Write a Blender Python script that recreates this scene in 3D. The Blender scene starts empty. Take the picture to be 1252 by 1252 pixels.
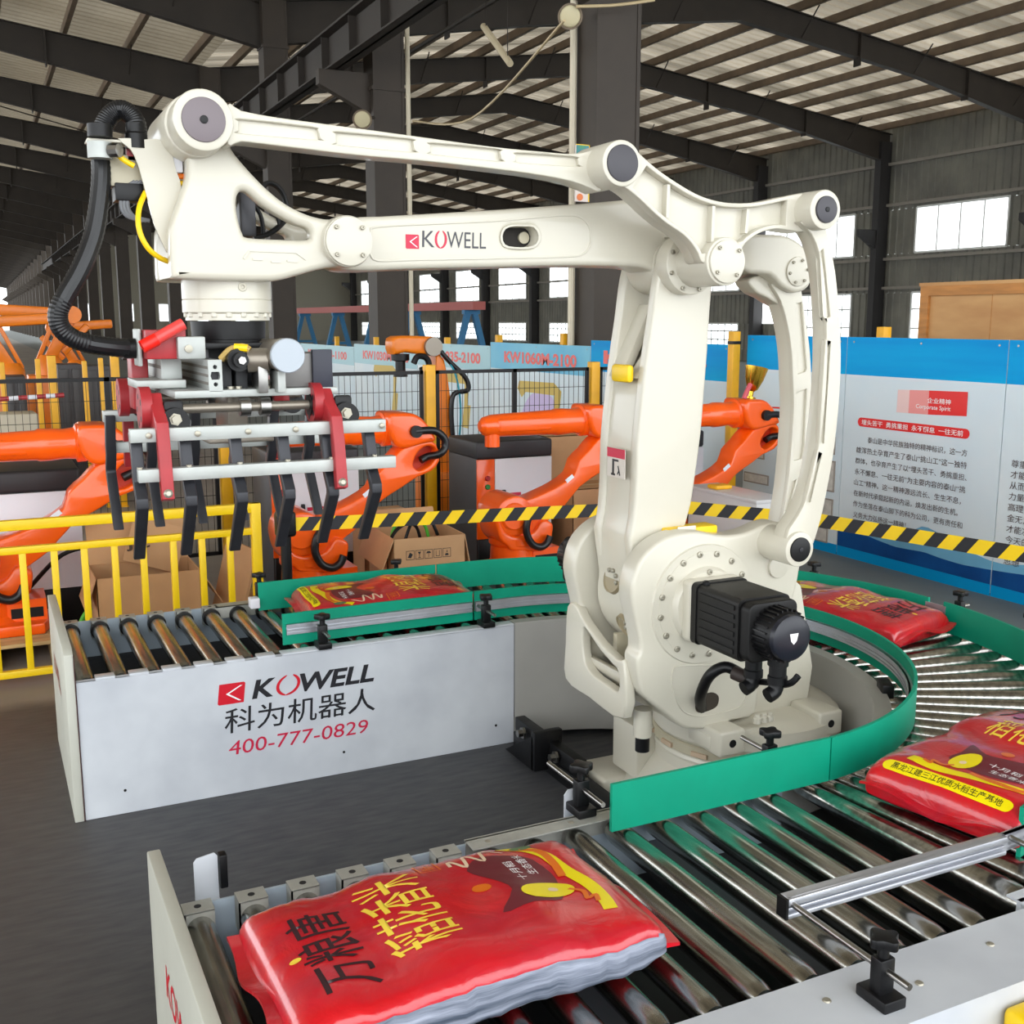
import bpy, bmesh, math, random
from mathutils import Vector, Matrix, noise
random.seed(7)
SC = bpy.context.scene
COL = SC.collection
PI = math.pi

# ------------------------------------------------------------------ camera
F_PX, HORIZON, CAM_H = 1340.0, 392.0, 2.0
PITCH = math.atan((626 - HORIZON) / F_PX)
YAW = PI / 2 - math.atan((3430 - 626) / math.hypot(F_PX, 626 - HORIZON))
cam = bpy.data.cameras.new('camera')
cam_o = bpy.data.objects.new('camera', cam)
COL.objects.link(cam_o)
cam_o.location = (0, 0, CAM_H)
cam_o.rotation_euler = (PI / 2 - PITCH, 0, -YAW)
cam.sensor_width = 36.0
cam.lens = 36.0 * F_PX / 1252.0
cam.clip_start, cam.clip_end = 0.05, 600
SC.camera = cam_o

# ------------------------------------------------------------------ light
w = bpy.data.worlds.new('overcast_sky')
SC.world = w
w.use_nodes = True
bg = w.node_tree.nodes['Background']
bg.inputs[0].default_value = (0.93, 0.97, 1.0, 1)
bg.inputs[1].default_value = 3.0
sun = bpy.data.lights.new('hazy_sun', 'SUN')
sun.energy = 0.12
sun.angle = math.radians(70)
sun.color = (1.0, 0.98, 0.95)
sun_o = bpy.data.objects.new('hazy_sun', sun)
COL.objects.link(sun_o)
sun_o.rotation_euler = (math.radians(60), 0, math.radians(12))
SC.view_settings.view_transform = 'Standard'
SC.view_settings.look = 'None'
SC.view_settings.gamma = 1.0
SC.view_settings.use_curve_mapping = False
SC.view_settings.exposure = 0.30

# ------------------------------------------------------------------ measuring: photo pixel -> point on a world plane
_F = Vector((math.sin(YAW) * math.cos(PITCH), math.cos(YAW) * math.cos(PITCH), -math.sin(PITCH)))
_R = Vector((math.cos(YAW), -math.sin(YAW), 0))
_U = Vector((math.sin(YAW) * math.sin(PITCH), math.cos(YAW) * math.sin(PITCH), math.cos(PITCH)))
_C = Vector((0, 0, CAM_H))

def ray(x, y): return _F * F_PX + _R * (x - 626) - _U * (y - 626)
def atY(x, y, Y): d = ray(x, y); return _C + d * (Y / d.y)
def atX(x, y, X): d = ray(x, y); return _C + d * (X / d.x)
def atZ(x, y, Z): d = ray(x, y); return _C + d * ((Z - CAM_H) / d.z)
def crop(ox, oy, k, pts): return [(ox + a * k, oy + b * k) for a, b in pts]
def prof(pts, Y): return [(p.x, p.z) for p in (atY(a, b, Y) for a, b in pts)]

def smooth(pts, n=4, closed=True):
    out, m = [], len(pts)
    for i in range(m if closed else m - 1):
        g = lambda j: pts[j % m] if closed else pts[max(0, min(m - 1, j))]
        p0, p1, p2, p3 = g(i - 1), g(i), g(i + 1), g(i + 2)
        for k in range(n):
            t = k / n
            out.append(tuple(0.5 * ((2 * b) + (c - a) * t + (2 * a - 5 * b + 4 * c - d) * t * t + (-a + 3 * b - 3 * c + d) * t ** 3)
                             for a, b, c, d in zip(p0, p1, p2, p3)))
    if not closed: out.append(tuple(pts[-1]))
    return out

# ------------------------------------------------------------------ materials
def lin(c):
    return tuple((v / 255 / 12.92) if v / 255 <= 0.04045 else ((v / 255 + 0.055) / 1.055) ** 2.4 for v in c) + (1.0,)

MATS = {}
def mat(name, rgb, rough=0.5, metal=0.0, var=0.0, scale=6.0, bump=0.0, bscale=60.0, rgb2=None, stretch=(1, 1, 1), coat=0.0, spec=0.5, detail=4):
    if name in MATS: return MATS[name]
    m = bpy.data.materials.new(name); m.use_nodes = True
    nt = m.node_tree; N = nt.nodes; L = nt.links
    b = N['Principled BSDF']
    b.inputs['Base Color'].default_value = lin(rgb)
    b.inputs['Roughness'].default_value = rough
    b.inputs['Metallic'].default_value = metal
    b.inputs['Coat Weight'].default_value = coat
    b.inputs['Specular IOR Level'].default_value = spec
    if var or bump:
        tc = N.new('ShaderNodeTexCoord'); mp = N.new('ShaderNodeMapping'); mp.inputs['Scale'].default_value = stretch
        L.new(tc.outputs['Object'], mp.inputs[0])
    if var:
        nz = N.new('ShaderNodeTexNoise'); nz.inputs['Scale'].default_value = scale; nz.inputs['Detail'].default_value = detail
        L.new(mp.outputs[0], nz.inputs['Vector'])
        rp = N.new('ShaderNodeValToRGB'); rp.color_ramp.elements[0].position = 0.32; rp.color_ramp.elements[1].position = 0.68
        c2 = rgb2 or tuple(v * (1 - var) for v in rgb)
        rp.color_ramp.elements[0].color = lin(c2); rp.color_ramp.elements[1].color = lin(rgb)
        L.new(nz.outputs[0], rp.inputs[0]); L.new(rp.outputs[0], b.inputs['Base Color'])
    if bump:
        nb = N.new('ShaderNodeTexNoise'); nb.inputs['Scale'].default_value = bscale; nb.inputs['Detail'].default_value = 3
        L.new(mp.outputs[0], nb.inputs['Vector'])
        bp = N.new('ShaderNodeBump'); bp.inputs['Strength'].default_value = bump; bp.inputs['Distance'].default_value = 0.01
        L.new(nb.outputs[0], bp.inputs['Height']); L.new(bp.outputs[0], b.inputs['Normal'])
    MATS[name] = m
    return m

def sheet_mat(name, rgb, trans, band=None):
    # profiled roof sheet that lets some daylight through, with clearer skylight strips
    m = bpy.data.materials.new(name); m.use_nodes = True
    nt = m.node_tree; N = nt.nodes; L = nt.links
    N.remove(N['Principled BSDF']); out = N['Material Output']
    d = N.new('ShaderNodeBsdfDiffuse'); t = N.new('ShaderNodeBsdfTranslucent'); a = N.new('ShaderNodeAddShader')
    d.inputs[0].default_value = lin(rgb)
    tc = N.new('ShaderNodeTexCoord'); nz = N.new('ShaderNodeTexNoise'); mp = N.new('ShaderNodeMapping')
    mp.inputs['Scale'].default_value = band or (0.25, 0.25, 0.25)
    L.new(tc.outputs['Object'], mp.inputs[0]); L.new(mp.outputs[0], nz.inputs['Vector'])
    nz.inputs['Scale'].default_value = 1.0; nz.inputs['Detail'].default_value = 2
    rp = N.new('ShaderNodeValToRGB'); e = rp.color_ramp.elements
    e[0].position, e[1].position = 0.36, 0.72
    e[0].color = tuple(v for v in trans[0]) + (1,); e[1].color = tuple(v for v in trans[1]) + (1,)
    L.new(nz.outputs[0], rp.inputs[0]); L.new(rp.outputs[0], t.inputs[0])
    L.new(d.outputs[0], a.inputs[0]); L.new(t.outputs[0], a.inputs[1]); L.new(a.outputs[0], out.inputs[0])
    return m

def glass_mat(name, tint, glow=None):
    m = bpy.data.materials.new(name); m.use_nodes = True
    nt = m.node_tree; N = nt.nodes; L = nt.links
    N.remove(N['Principled BSDF']); out = N['Material Output']
    tr = N.new('ShaderNodeBsdfTransparent'); tr.inputs[0].default_value = lin(tint)
    tl = N.new('ShaderNodeBsdfTranslucent'); tl.inputs[0].default_value = lin(tint)
    gl = N.new('ShaderNodeBsdfGlossy'); gl.inputs['Roughness'].default_value = 0.1
    mx = N.new('ShaderNodeMixShader'); mx.inputs[0].default_value = 0.5
    m2 = N.new('ShaderNodeMixShader'); m2.inputs[0].default_value = 0.05
    L.new(tr.outputs[0], mx.inputs[1]); L.new(tl.outputs[0], mx.inputs[2])
    L.new(mx.outputs[0], m2.inputs[1]); L.new(gl.outputs[0], m2.inputs[2]); L.new(m2.outputs[0], out.inputs[0])
    return m

# ------------------------------------------------------------------ mesh building
class G:
    def __init__(s): s.v = []; s.f = []
    def add(s, vs, fs):
        o = len(s.v); s.v += [tuple(p) for p in vs]; s.f += [tuple(i + o for i in q) for q in fs]; return s
    def box(s, x0, x1, y0, y1, z0, z1):
        return s.add([(x0, y0, z0), (x1, y0, z0), (x1, y1, z0), (x0, y1, z0), (x0, y0, z1), (x1, y0, z1), (x1, y1, z1), (x0, y1, z1)],
                     [(0, 3, 2, 1), (4, 5, 6, 7), (0, 1, 5, 4), (1, 2, 6, 5), (2, 3, 7, 6), (3, 0, 4, 7)])
    def obox(s, c, size, M=None):
        g = G().box(-size[0] / 2, size[0] / 2, -size[1] / 2, size[1] / 2, -size[2] / 2, size[2] / 2)
        M = M or Matrix.Identity(3)
        return s.add([Vector(c) + M @ Vector(p) for p in g.v], g.f)
    def bar(s, p0, p1, wd, ht, up=(0, 0, 1)):
        p0, p1 = Vector(p0), Vector(p1); d = (p1 - p0); l = d.length; d.normalize()
        sd = d.cross(Vector(up))
        if sd.length < 1e-5: sd = d.cross(Vector((1, 0, 0)))
        sd.normalize(); u = sd.cross(d)
        vs = [p + sd * (a * wd / 2) + u * (b * ht / 2) for p in (p0, p1) for a, b in ((-1, -1), (1, -1), (1, 1), (-1, 1))]
        return s.add(vs, [(0, 1, 2, 3), (7, 6, 5, 4), (0, 4, 5, 1), (1, 5, 6, 2), (2, 6, 7, 3), (3, 7, 4, 0)])
    def cyl(s, p0, p1, r0, r1=None, n=24):
        p0, p1 = Vector(p0), Vector(p1); r1 = r0 if r1 is None else r1
        d = (p1 - p0).normalized(); a = d.orthogonal().normalized(); b = d.cross(a)
        vs = []
        for p, r in ((p0, r0), (p1, r1)):
            vs += [p + (a * math.cos(2 * PI * i / n) + b * math.sin(2 * PI * i / n)) * r for i in range(n)]
        fs = [(i, (i + 1) % n, n + (i + 1) % n, n + i) for i in range(n)] + [tuple(range(n - 1, -1, -1)), tuple(range(n, 2 * n))]
        return s.add(vs, fs)
    def lathe(s, p0, axis, prof_, n=28):
        # prof_: list of (distance along axis, radius)
        d = Vector(axis).normalized(); a = d.orthogonal().normalized(); b = d.cross(a); p0 = Vector(p0)
        vs = []
        for h, r in prof_:
            vs += [p0 + d * h + (a * math.cos(2 * PI * i / n) + b * math.sin(2 * PI * i / n)) * r for i in range(n)]
        m = len(prof_)
        fs = [(k * n + i, k * n + (i + 1) % n, (k + 1) * n + (i + 1) % n, (k + 1) * n + i) for k in range(m - 1) for i in range(n)]
        return s.add(vs, fs + [tuple(range(n - 1, -1, -1)), tuple(range((m - 1) * n, m * n))])
    def tube(s, pts, r, n=10, caps=True):
        pts = [Vector(p) for p in pts]; m = len(pts); vs = []
        t = (pts[1] - pts[0]).normalized(); a = t.orthogonal().normalized()
        for i, p in enumerate(pts):
            t2 = (pts[min(i + 1, m - 1)] - pts[max(i - 1, 0)]).normalized()
            a = (a - t2 * a.dot(t2)).normalized(); b = t2.cross(a)
            rr = r[i] if isinstance(r, (list, tuple)) else r
            vs += [p + (a * math.cos(2 * PI * j / n) + b * math.sin(2 * PI * j / n)) * rr for j in range(n)]
        fs = [(k * n + i, k * n + (i + 1) % n, (k + 1) * n + (i + 1) % n, (k + 1) * n + i) for k in range(m - 1) for i in range(n)]
        if caps: fs += [tuple(range(n - 1, -1, -1)), tuple(range((m - 1) * n, m * n))]
        return s.add(vs, fs)
    def prism(s, poly, y0, y1):
        # polygon in world XZ, extruded along Y
        n = len(poly)
        vs = [(x, y0, z) for x, z in poly] + [(x, y1, z) for x, z in poly]
        return s.add(vs, [tuple(range(n)), tuple(range(2 * n - 1, n - 1, -1))] + [(i, i + n, (i + 1) % n + n, (i + 1) % n) for i in range(n)])
    def prismz(s, poly, z0, z1):
        n = len(poly)
        vs = [(x, y, z0) for x, y in poly] + [(x, y, z1) for x, y in poly]
        return s.add(vs, [tuple(range(n)), tuple(range(2 * n - 1, n - 1, -1))] + [(i, i + n, (i + 1) % n + n, (i + 1) % n) for i in range(n)])
    def prismx(s, poly, x0, x1):
        n = len(poly)
        vs = [(x0, y, z) for y, z in poly] + [(x1, y, z) for y, z in poly]
        return s.add(vs, [tuple(range(n)), tuple(range(2 * n - 1, n - 1, -1))] + [(i, i + n, (i + 1) % n + n, (i + 1) % n) for i in range(n)])
    def fill(s, loops, y0, y1, bev=0.0, res=2):
        # outline plus holes in world XZ, extruded along Y with rounded edges
        cu = bpy.data.curves.new('tmp', 'CURVE'); cu.dimensions = '2D'; cu.fill_mode = 'BOTH'
        for lp in loops:
            sp = cu.splines.new('POLY'); sp.points.add(len(lp) - 1); sp.use_cyclic_u = True
            for q, (x, z) in zip(sp.points, lp): q.co = (x, z, 0, 1)
        cu.extrude = abs(y1 - y0) / 2 - bev; cu.bevel_depth = bev; cu.bevel_resolution = res; cu.offset = -bev
        ob = bpy.data.objects.new('tmp', cu); COL.objects.link(ob)
        me = bpy.data.meshes.new_from_object(ob.evaluated_get(bpy.context.evaluated_depsgraph_get()))
        ym = (y0 + y1) / 2
        s.add([(p.co.x, ym + p.co.z, p.co.y) for p in me.vertices], [tuple(p.vertices) for p in me.polygons])
        bpy.data.objects.remove(ob); bpy.data.curves.remove(cu); bpy.data.meshes.remove(me)
        return s
    def xf(s, M): s.v = [tuple(M @ Vector(p)) for p in s.v]; return s
    def mesh(s, name, m=None, bevel=0.0, seg=2, ang=35, sm=True):
        me = bpy.data.meshes.new(name); me.from_pydata(s.v, [], s.f)
        bm = bmesh.new(); bm.from_mesh(me)
        bmesh.ops.remove_doubles(bm, verts=bm.verts, dist=1e-5)
        bmesh.ops.recalc_face_normals(bm, faces=bm.faces)
        if bevel:
            es = [e for e in bm.edges if len(e.link_faces) == 2 and e.calc_face_angle(0) > math.radians(35)]
            bmesh.ops.bevel(bm, geom=es, offset=bevel, segments=seg, affect='EDGES', profile=0.5, clamp_overlap=True)
        bm.to_mesh(me); bm.free()
        if sm:
            me.polygons.foreach_set('use_smooth', [True] * len(me.polygons))
            me.set_sharp_from_angle(angle=math.radians(ang))
        if m: me.materials.append(m)
        return me

ORG = {}
def put(name, me, parent=None, origin=None):
    # link a mesh whose vertices are in world coordinates; its own origin goes to the foot of its bounding box
    if origin is None:
        xs = [v.co for v in me.vertices]
        origin = Vector(((min(p.x for p in xs) + max(p.x for p in xs)) / 2, (min(p.y for p in xs) + max(p.y for p in xs)) / 2, min(p.z for p in xs)))
    origin = Vector(origin)
    me.transform(Matrix.Translation(-origin))
    o = bpy.data.objects.new(name, me); COL.objects.link(o)
    if parent: o.parent = parent; o.location = origin - ORG[parent.name]
    else: o.location = origin
    ORG[o.name] = origin
    return o

def part(name, g, m, parent=None, bevel=0.0, seg=2, ang=35, sm=True, origin=None):
    return put(name, g.mesh(name, m, bevel, seg, ang, sm), parent, origin)

def tag(o, label=None, cat=None, group=None, kind=None):
    if label: o['label'] = label
    if cat: o['category'] = cat
    if group: o['group'] = group
    if kind: o['kind'] = kind
    return o

def thing(name, loc, label, cat, group=None):
    o = bpy.data.objects.new(name, None); COL.objects.link(o)
    o.empty_display_size = 0.1; o.location = loc; ORG[o.name] = Vector(loc)
    return tag(o, label, cat, group)

def clone(o, dx, parent=None):
    # same mesh at another place (dx: world offset) under the same or another parent
    c = o.copy(); COL.objects.link(c)
    if parent: c.parent = parent
    c.location = o.location + Vector(dx)
    ORG[c.name] = ORG.get(o.name, Vector()) + Vector(dx)
    return c

def copy_tree(o, parent=None):
    c = o.copy(); COL.objects.link(c)
    if parent: c.parent = parent
    for ch in list(o.children): copy_tree(ch, c)
    return c

# ------------------------------------------------------------------ lettering
def text_geo(body, size=1.0, bold=0.0, shear=0.0, spacing=1.0, res=3):
    cu = bpy.data.curves.new('tmp', 'FONT'); cu.body = body; cu.size = size; cu.offset = bold; cu.shear = shear
    cu.space_character = spacing; cu.resolution_u = res
    ob = bpy.data.objects.new('tmp', cu); COL.objects.link(ob)
    me = bpy.data.meshes.new_from_object(ob.evaluated_get(bpy.context.evaluated_depsgraph_get()))
    vs = [(p.co.x, p.co.y) for p in me.vertices]; fs = [tuple(p.vertices) for p in me.polygons]
    bpy.data.objects.remove(ob); bpy.data.curves.remove(cu); bpy.data.meshes.remove(me)
    return vs, fs

def fit(vs, x0, x1, y0, y1):
    ax = min(v[0] for v in vs); bx = max(v[0] for v in vs); ay = min(v[1] for v in vs); by = max(v[1] for v in vs)
    return [(x0 + (x - ax) / (bx - ax) * (x1 - x0), y0 + (y - ay) / (by - ay) * (y1 - y0)) for x, y in vs]

def flat_mesh(name, items, fn, m):
    # items: list of (2d verts, faces); fn maps (u, v) to world
    v, f = [], []
    for vs, fs in items:
        o = len(v); v += [tuple(fn(a, b)) for a, b in vs]; f += [tuple(i + o for i in q) for q in fs]
    me = bpy.data.meshes.new(name); me.from_pydata(v, [], f); me.materials.append(m)
    return me

def ring2d(cx, cy, rx, ry, a0, a1, wd, n=20):
    vs, fs = [], []
    for i in range(n + 1):
        a = math.radians(a0 + (a1 - a0) * i / n)
        t = math.sin(PI * i / n) ** 0.5 if wd < 0 else 1
        ww = abs(wd) * (0.25 + 0.75 * t)
        vs += [(cx + math.cos(a) * rx, cy + math.sin(a) * ry), (cx + math.cos(a) * (rx - ww), cy + math.sin(a) * (ry - ww))]
    for i in range(n): fs.append((2 * i, 2 * i + 2, 2 * i + 3, 2 * i + 1))
    return vs, fs

# ------------------------------------------------------------------ palette
CREAM = mat('cream robot paint', (207, 202, 186), 0.32, var=0.02, scale=3, coat=0.3)
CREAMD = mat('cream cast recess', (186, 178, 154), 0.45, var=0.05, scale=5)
DARKCAP = mat('dark grey plastic cap', (62, 60, 66), 0.45)
BLACK = mat('black plastic', (13, 13, 15), 0.42, spec=0.35)
BLACKM = mat('black cast motor', (14, 13, 13), 0.5, var=0.25, scale=12, spec=0.35)
RUBBER = mat('black rubber hose', (17, 18, 21), 0.36)
STEEL = mat('brushed steel', (178, 176, 172), 0.3, 1.0, var=0.15, scale=20)
CHROME = mat('worn roller steel', (190, 189, 182), 0.24, 1.0, var=0.25, scale=9, stretch=(6, 0.7, 6), bump=0.04, bscale=14)
ALU = mat('aluminium extrusion', (205, 207, 214), 0.38, 0.75, var=0.06, scale=10)
ALUP = mat('pale aluminium', (182, 186, 182), 0.45, 0.3, var=0.08, scale=10)
BOLT = mat('zinc bolt', (170, 165, 150), 0.4, 0.6)
PANEL = mat('pale grey sheet panel', (210, 214, 219), 0.30, var=0.06, scale=2.6, rgb2=(186, 190, 197))
PANELIN = mat('pale blue grey sheet', (176, 190, 202), 0.42, var=0.06, scale=4)
TABM = mat('dusty grey bracket steel', (178, 178, 170), 0.45, 0.2, var=0.08, scale=20)
ENDP = mat('off white end board', (196, 196, 184), 0.5, var=0.05, scale=3)
GREEN = mat('teal green plastic', (0, 152, 120), 0.5, var=0.08, scale=4, spec=0.3)
DARKIN = mat('dark grey steel', (42, 43, 46), 0.6, var=0.3, scale=9)  # dark grey, randomly mottled, for trays, tab holes and gripper parts
YELLOW = mat('yellow painted steel', (250, 208, 8), 0.42, var=0.04, scale=6)
YEL2 = mat('amber yellow post paint', (240, 176, 10), 0.45, var=0.08, scale=5)
ORANGE = mat('orange robot paint', (255, 96, 10), 0.28, var=0.05, scale=4, coat=0.4)
ORANGE2 = mat('amber orange paint', (240, 128, 20), 0.35, var=0.08, scale=4)
REDP = mat('dull red paint', (176, 44, 50), 0.42, var=0.1, scale=10)
WHITEP = mat('white enamel', (226, 226, 232), 0.4)
CARD = mat('brown cardboard', (200, 156, 112), 0.8, var=0.08, scale=3, bump=0.05, bscale=30)
CARDIN = mat('inner cardboard', (160, 116, 78), 0.85, var=0.1, scale=4)
WOOD = mat('raw pine wood', (206, 172, 118), 0.7, var=0.2, scale=3, stretch=(1, 8, 8))
PLY = mat('plywood crate board', (206, 160, 104), 0.6, var=0.22, scale=1.6, stretch=(0.6, 0.6, 2.2), rgb2=(176, 124, 72))
CABD = mat('charcoal cabinet paint', (62, 58, 60), 0.5, var=0.08, scale=6)
INK = mat('black print', (28, 28, 34), 0.5)
REDINK = mat('red print', (206, 18, 40), 0.45)
CRIMSON = mat('crimson print', (200, 28, 66), 0.45)
GREYINK = mat('charcoal print', (70, 70, 76), 0.5)
WHITEINK = mat('white print', (236, 236, 236), 0.5)
COLM = mat('dark brown steel column paint', (60, 51, 42), 0.6, var=0.12, scale=2)
RAFT = mat('dark roof steel', (52, 45, 38), 0.65, var=0.15, scale=1.5)
PURL = mat('dull galvanised purlin', (122, 104, 84), 0.6, var=0.15, scale=2)
# ================================================================== the hall
def floor_material():
    m = bpy.data.materials.new('worn factory floor'); m.use_nodes = True
    N = m.node_tree.nodes; L = m.node_tree.links; b = N['Principled BSDF']
    tc = N.new('ShaderNodeTexCoord'); sp = N.new('ShaderNodeSeparateXYZ'); L.new(tc.outputs['Object'], sp.inputs[0])
    n1 = N.new('ShaderNodeTexNoise'); n1.inputs['Scale'].default_value = 1.1; n1.inputs['Detail'].default_value = 6
    n2 = N.new('ShaderNodeTexNoise'); n2.inputs['Scale'].default_value = 9; n2.inputs['Detail'].default_value = 8
    st = N.new('ShaderNodeMapping'); st.inputs['Scale'].default_value = (0.8, 3.2, 1); L.new(tc.outputs['Object'], st.inputs[0])
    L.new(tc.outputs['Object'], n1.inputs['Vector']); L.new(st.outputs[0], n2.inputs['Vector'])
    dark = N.new('ShaderNodeValToRGB'); e = dark.color_ramp.elements
    e[0].position, e[1].position = 0.3, 0.72; e[0].color = lin((56, 57, 62)); e[1].color = lin((80, 80, 81))
    L.new(n2.outputs[0], dark.inputs[0])
    light = N.new('ShaderNodeValToRGB'); e = light.color_ramp.elements
    e[0].position, e[1].position = 0.35, 0.7; e[0].color = lin((128, 122, 116)); e[1].color = lin((158, 150, 144))
    L.new(n1.outputs[0], light.inputs[0])
    # painted dark lane inside the cell, bare concrete beyond it
    mu = N.new('ShaderNodeMath'); mu.operation = 'MULTIPLY_ADD'; mu.inputs[1].default_value = 0.35; L.new(n1.outputs[0], mu.inputs[0]); L.new(sp.outputs[1], mu.inputs[2])
    mr = N.new('ShaderNodeMapRange'); mr.inputs['From Min'].default_value = 6.2; mr.inputs['From Max'].default_value = 6.35; L.new(mu.outputs[0], mr.inputs[0])
    mx = N.new('ShaderNodeMix'); mx.data_type = 'RGBA'
    L.new(mr.outputs[0], mx.inputs['Factor']); L.new(dark.outputs[0], mx.inputs['A']); L.new(light.outputs[0], mx.inputs['B'])
    # brownish dust drifting in from the aisle on the left
    mr2 = N.new('ShaderNodeMapRange'); mr2.inputs['From Min'].default_value = 0.7; mr2.inputs['From Max'].default_value = -0.9; L.new(sp.outputs[0], mr2.inputs[0])
    mx2 = N.new('ShaderNodeMix'); mx2.data_type = 'RGBA'; mx2.inputs['B'].default_value = lin((92, 82, 76))
    mm = N.new('ShaderNodeMath'); mm.operation = 'MULTIPLY'; mm.inputs[1].default_value = 0.7; L.new(mr2.outputs[0], mm.inputs[0])
    L.new(mm.outputs[0], mx2.inputs['Factor']); L.new(mx.outputs[2], mx2.inputs['A'])
    # grey green coating on the aisle to the right
    mr3 = N.new('ShaderNodeMapRange'); mr3.inputs['From Min'].default_value = 3.75; mr3.inputs['From Max'].default_value = 3.85; L.new(sp.outputs[0], mr3.inputs[0])
    gg = N.new('ShaderNodeValToRGB'); e = gg.color_ramp.elements; e[0].color = lin((92, 98, 98)); e[1].color = lin((118, 122, 120)); L.new(n1.outputs[0], gg.inputs[0])
    mx3 = N.new('ShaderNodeMix'); mx3.data_type = 'RGBA'; L.new(mr3.outputs[0], mx3.inputs['Factor']); L.new(mx2.outputs[2], mx3.inputs['A']); L.new(gg.outputs[0], mx3.inputs['B'])
    L.new(mx3.outputs[2], b.inputs['Base Color'])
    b.inputs['Roughness'].default_value = 0.55
    bp = N.new('ShaderNodeBump'); bp.inputs['Strength'].default_value = 0.08; bp.inputs['Distance'].default_value = 0.01
    L.new(n2.outputs[0], bp.inputs['Height']); L.new(bp.outputs[0], b.inputs['Normal'])
    return m

YMIN, YMAX, YEND = -7.0, 110.0, 262.0
fl = part('floor', G().box(-24, 36, YMIN, YEND, -0.2, 0.0), floor_material(), sm=False, origin=(0, 0, 0)); tag(fl, kind='structure')

XC, XW = 7.1, 35.0             # inner column line, right wall
RIDGE_R, RIDGE_L = 21.05, -6.9
ZE, ZR = 9.9, 11.75            # roof sheet heights at eave and ridge
def roof_z(x):
    if x > XC: return ZR - abs(x - RIDGE_R) / (XW - RIDGE_R) * (ZR - ZE)
    return ZR - abs(x - RIDGE_L) / (XC - RIDGE_L) * (ZR - ZE)

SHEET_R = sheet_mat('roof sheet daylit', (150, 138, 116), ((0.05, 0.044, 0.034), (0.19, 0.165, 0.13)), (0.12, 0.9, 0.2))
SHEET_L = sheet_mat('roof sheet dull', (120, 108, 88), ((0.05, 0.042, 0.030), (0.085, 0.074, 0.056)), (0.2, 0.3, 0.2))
def ribbed_sheet(x0, x1, z0, z1, pitch=0.42):
    ye = YEND if x1 <= XC else YMAX
    g = G(); n = int((ye - YMIN) / pitch); vs = []; fs = []
    for i in range(n):
        y = YMIN + i * pitch
        for dy, dz in ((0, 0), (pitch * 0.7, 0), (pitch * 0.78, 0.06), (pitch * 0.92, 0.06)):
            vs += [(x0, y + dy, z0 + dz), (x1, y + dy, z1 + dz)]
    m = len(vs) // 2
    fs = [(2 * i, 2 * i + 1, 2 * i + 3, 2 * i + 2) for i in range(m - 1)]
    return g.add(vs, fs)
ceil = thing('ceiling', (0, 0, 9), None, None); tag(ceil, kind='structure')
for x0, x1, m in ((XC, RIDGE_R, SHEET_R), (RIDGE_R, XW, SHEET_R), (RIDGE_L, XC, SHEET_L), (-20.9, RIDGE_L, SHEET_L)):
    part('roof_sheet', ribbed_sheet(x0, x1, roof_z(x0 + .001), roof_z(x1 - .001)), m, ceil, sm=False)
# purlins run the length of the hall
def purlin(x):
    z = roof_z(x); YMAX = globals()['YMAX'] if x > XC else YEND
    return part('purlin', G().box(x - 0.035, x + 0.035, YMIN, YMAX, z - 0.26, z - 0.02).box(x - 0.035, x + 0.09, YMIN, YMAX, z - 0.27, z - 0.25), PURL, ceil, sm=False)
for i in range(20): purlin(XC + 0.7 + i * 1.395)
for i in range(9): purlin(XC - 0.6 - i * 1.75)
FRAMES = [12.0 + 8.0 * k for k in range(-2, 13)]; FRAMES2 = [12.0 + 8.0 * k for k in range(-2, 31)]
for y in FRAMES2:
    for xa, xb, da, db in ((XC, RIDGE_R, 1.0, 0.75), (RIDGE_R, XW, 0.75, 1.15), (RIDGE_L, XC, 0.8, 1.15)):
        if y > YMAX and xb > XC: continue
        za, zb = roof_z(xa + .001) - 0.28, roof_z(xb - .001) - 0.28
        g = G().prism([(xa, za), (xb, zb), (xb, zb - db), ((xa + xb) / 2, (za + zb) / 2 - 0.72), (xa, za - da)], y - 0.02, y + 0.02)
        for s_ in (0, 1):
            xs = (xa, (xa + xb) / 2, xb); zs = (za - da, (za + zb) / 2 - 0.72, zb - db) if s_ else (za, (za + zb) / 2, zb)
            for i in (0, 1):
                g.bar((xs[i], y, zs[i]), (xs[i + 1], y, zs[i + 1]), 0.26, 0.03)
        for t in (0.33, 0.67):
            xm = xa + (xb - xa) * t; zm = za + (zb - za) * t
            g.box(xm - 0.02, xm + 0.02, y - 0.15, y + 0.15, zm - 0.98, zm)
        part('rafter', g, RAFT, ceil, sm=False)
        for k in (range(1, 6, 2) if y < 80 else ()):      # fly braces from rafter flange up to the purlins
            t = k / 6; xm = xa + (xb - xa) * t; zm = za + (zb - za) * t
            part('fly_brace', G().bar((xm, y, zm - 0.7), (xm + 0.02, y - 0.75, zm + 0.1), 0.03, 0.03), RAFT, ceil, sm=False)
# wind bracing rods and eave tie pipes along the column line
for k, y in enumerate(FRAMES[2:-1]):
    for xa, xb in ((XC + 0.3, RIDGE_R), (RIDGE_L, XC - 0.3)):
        if k % 3 == 1:
            part('wind_brace', G().tube([(xa, y, roof_z(xa) - 0.4), (xb, y + 8, roof_z(xb) - 0.4)], 0.025, 5), RAFT, ceil, sm=False)

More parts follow.
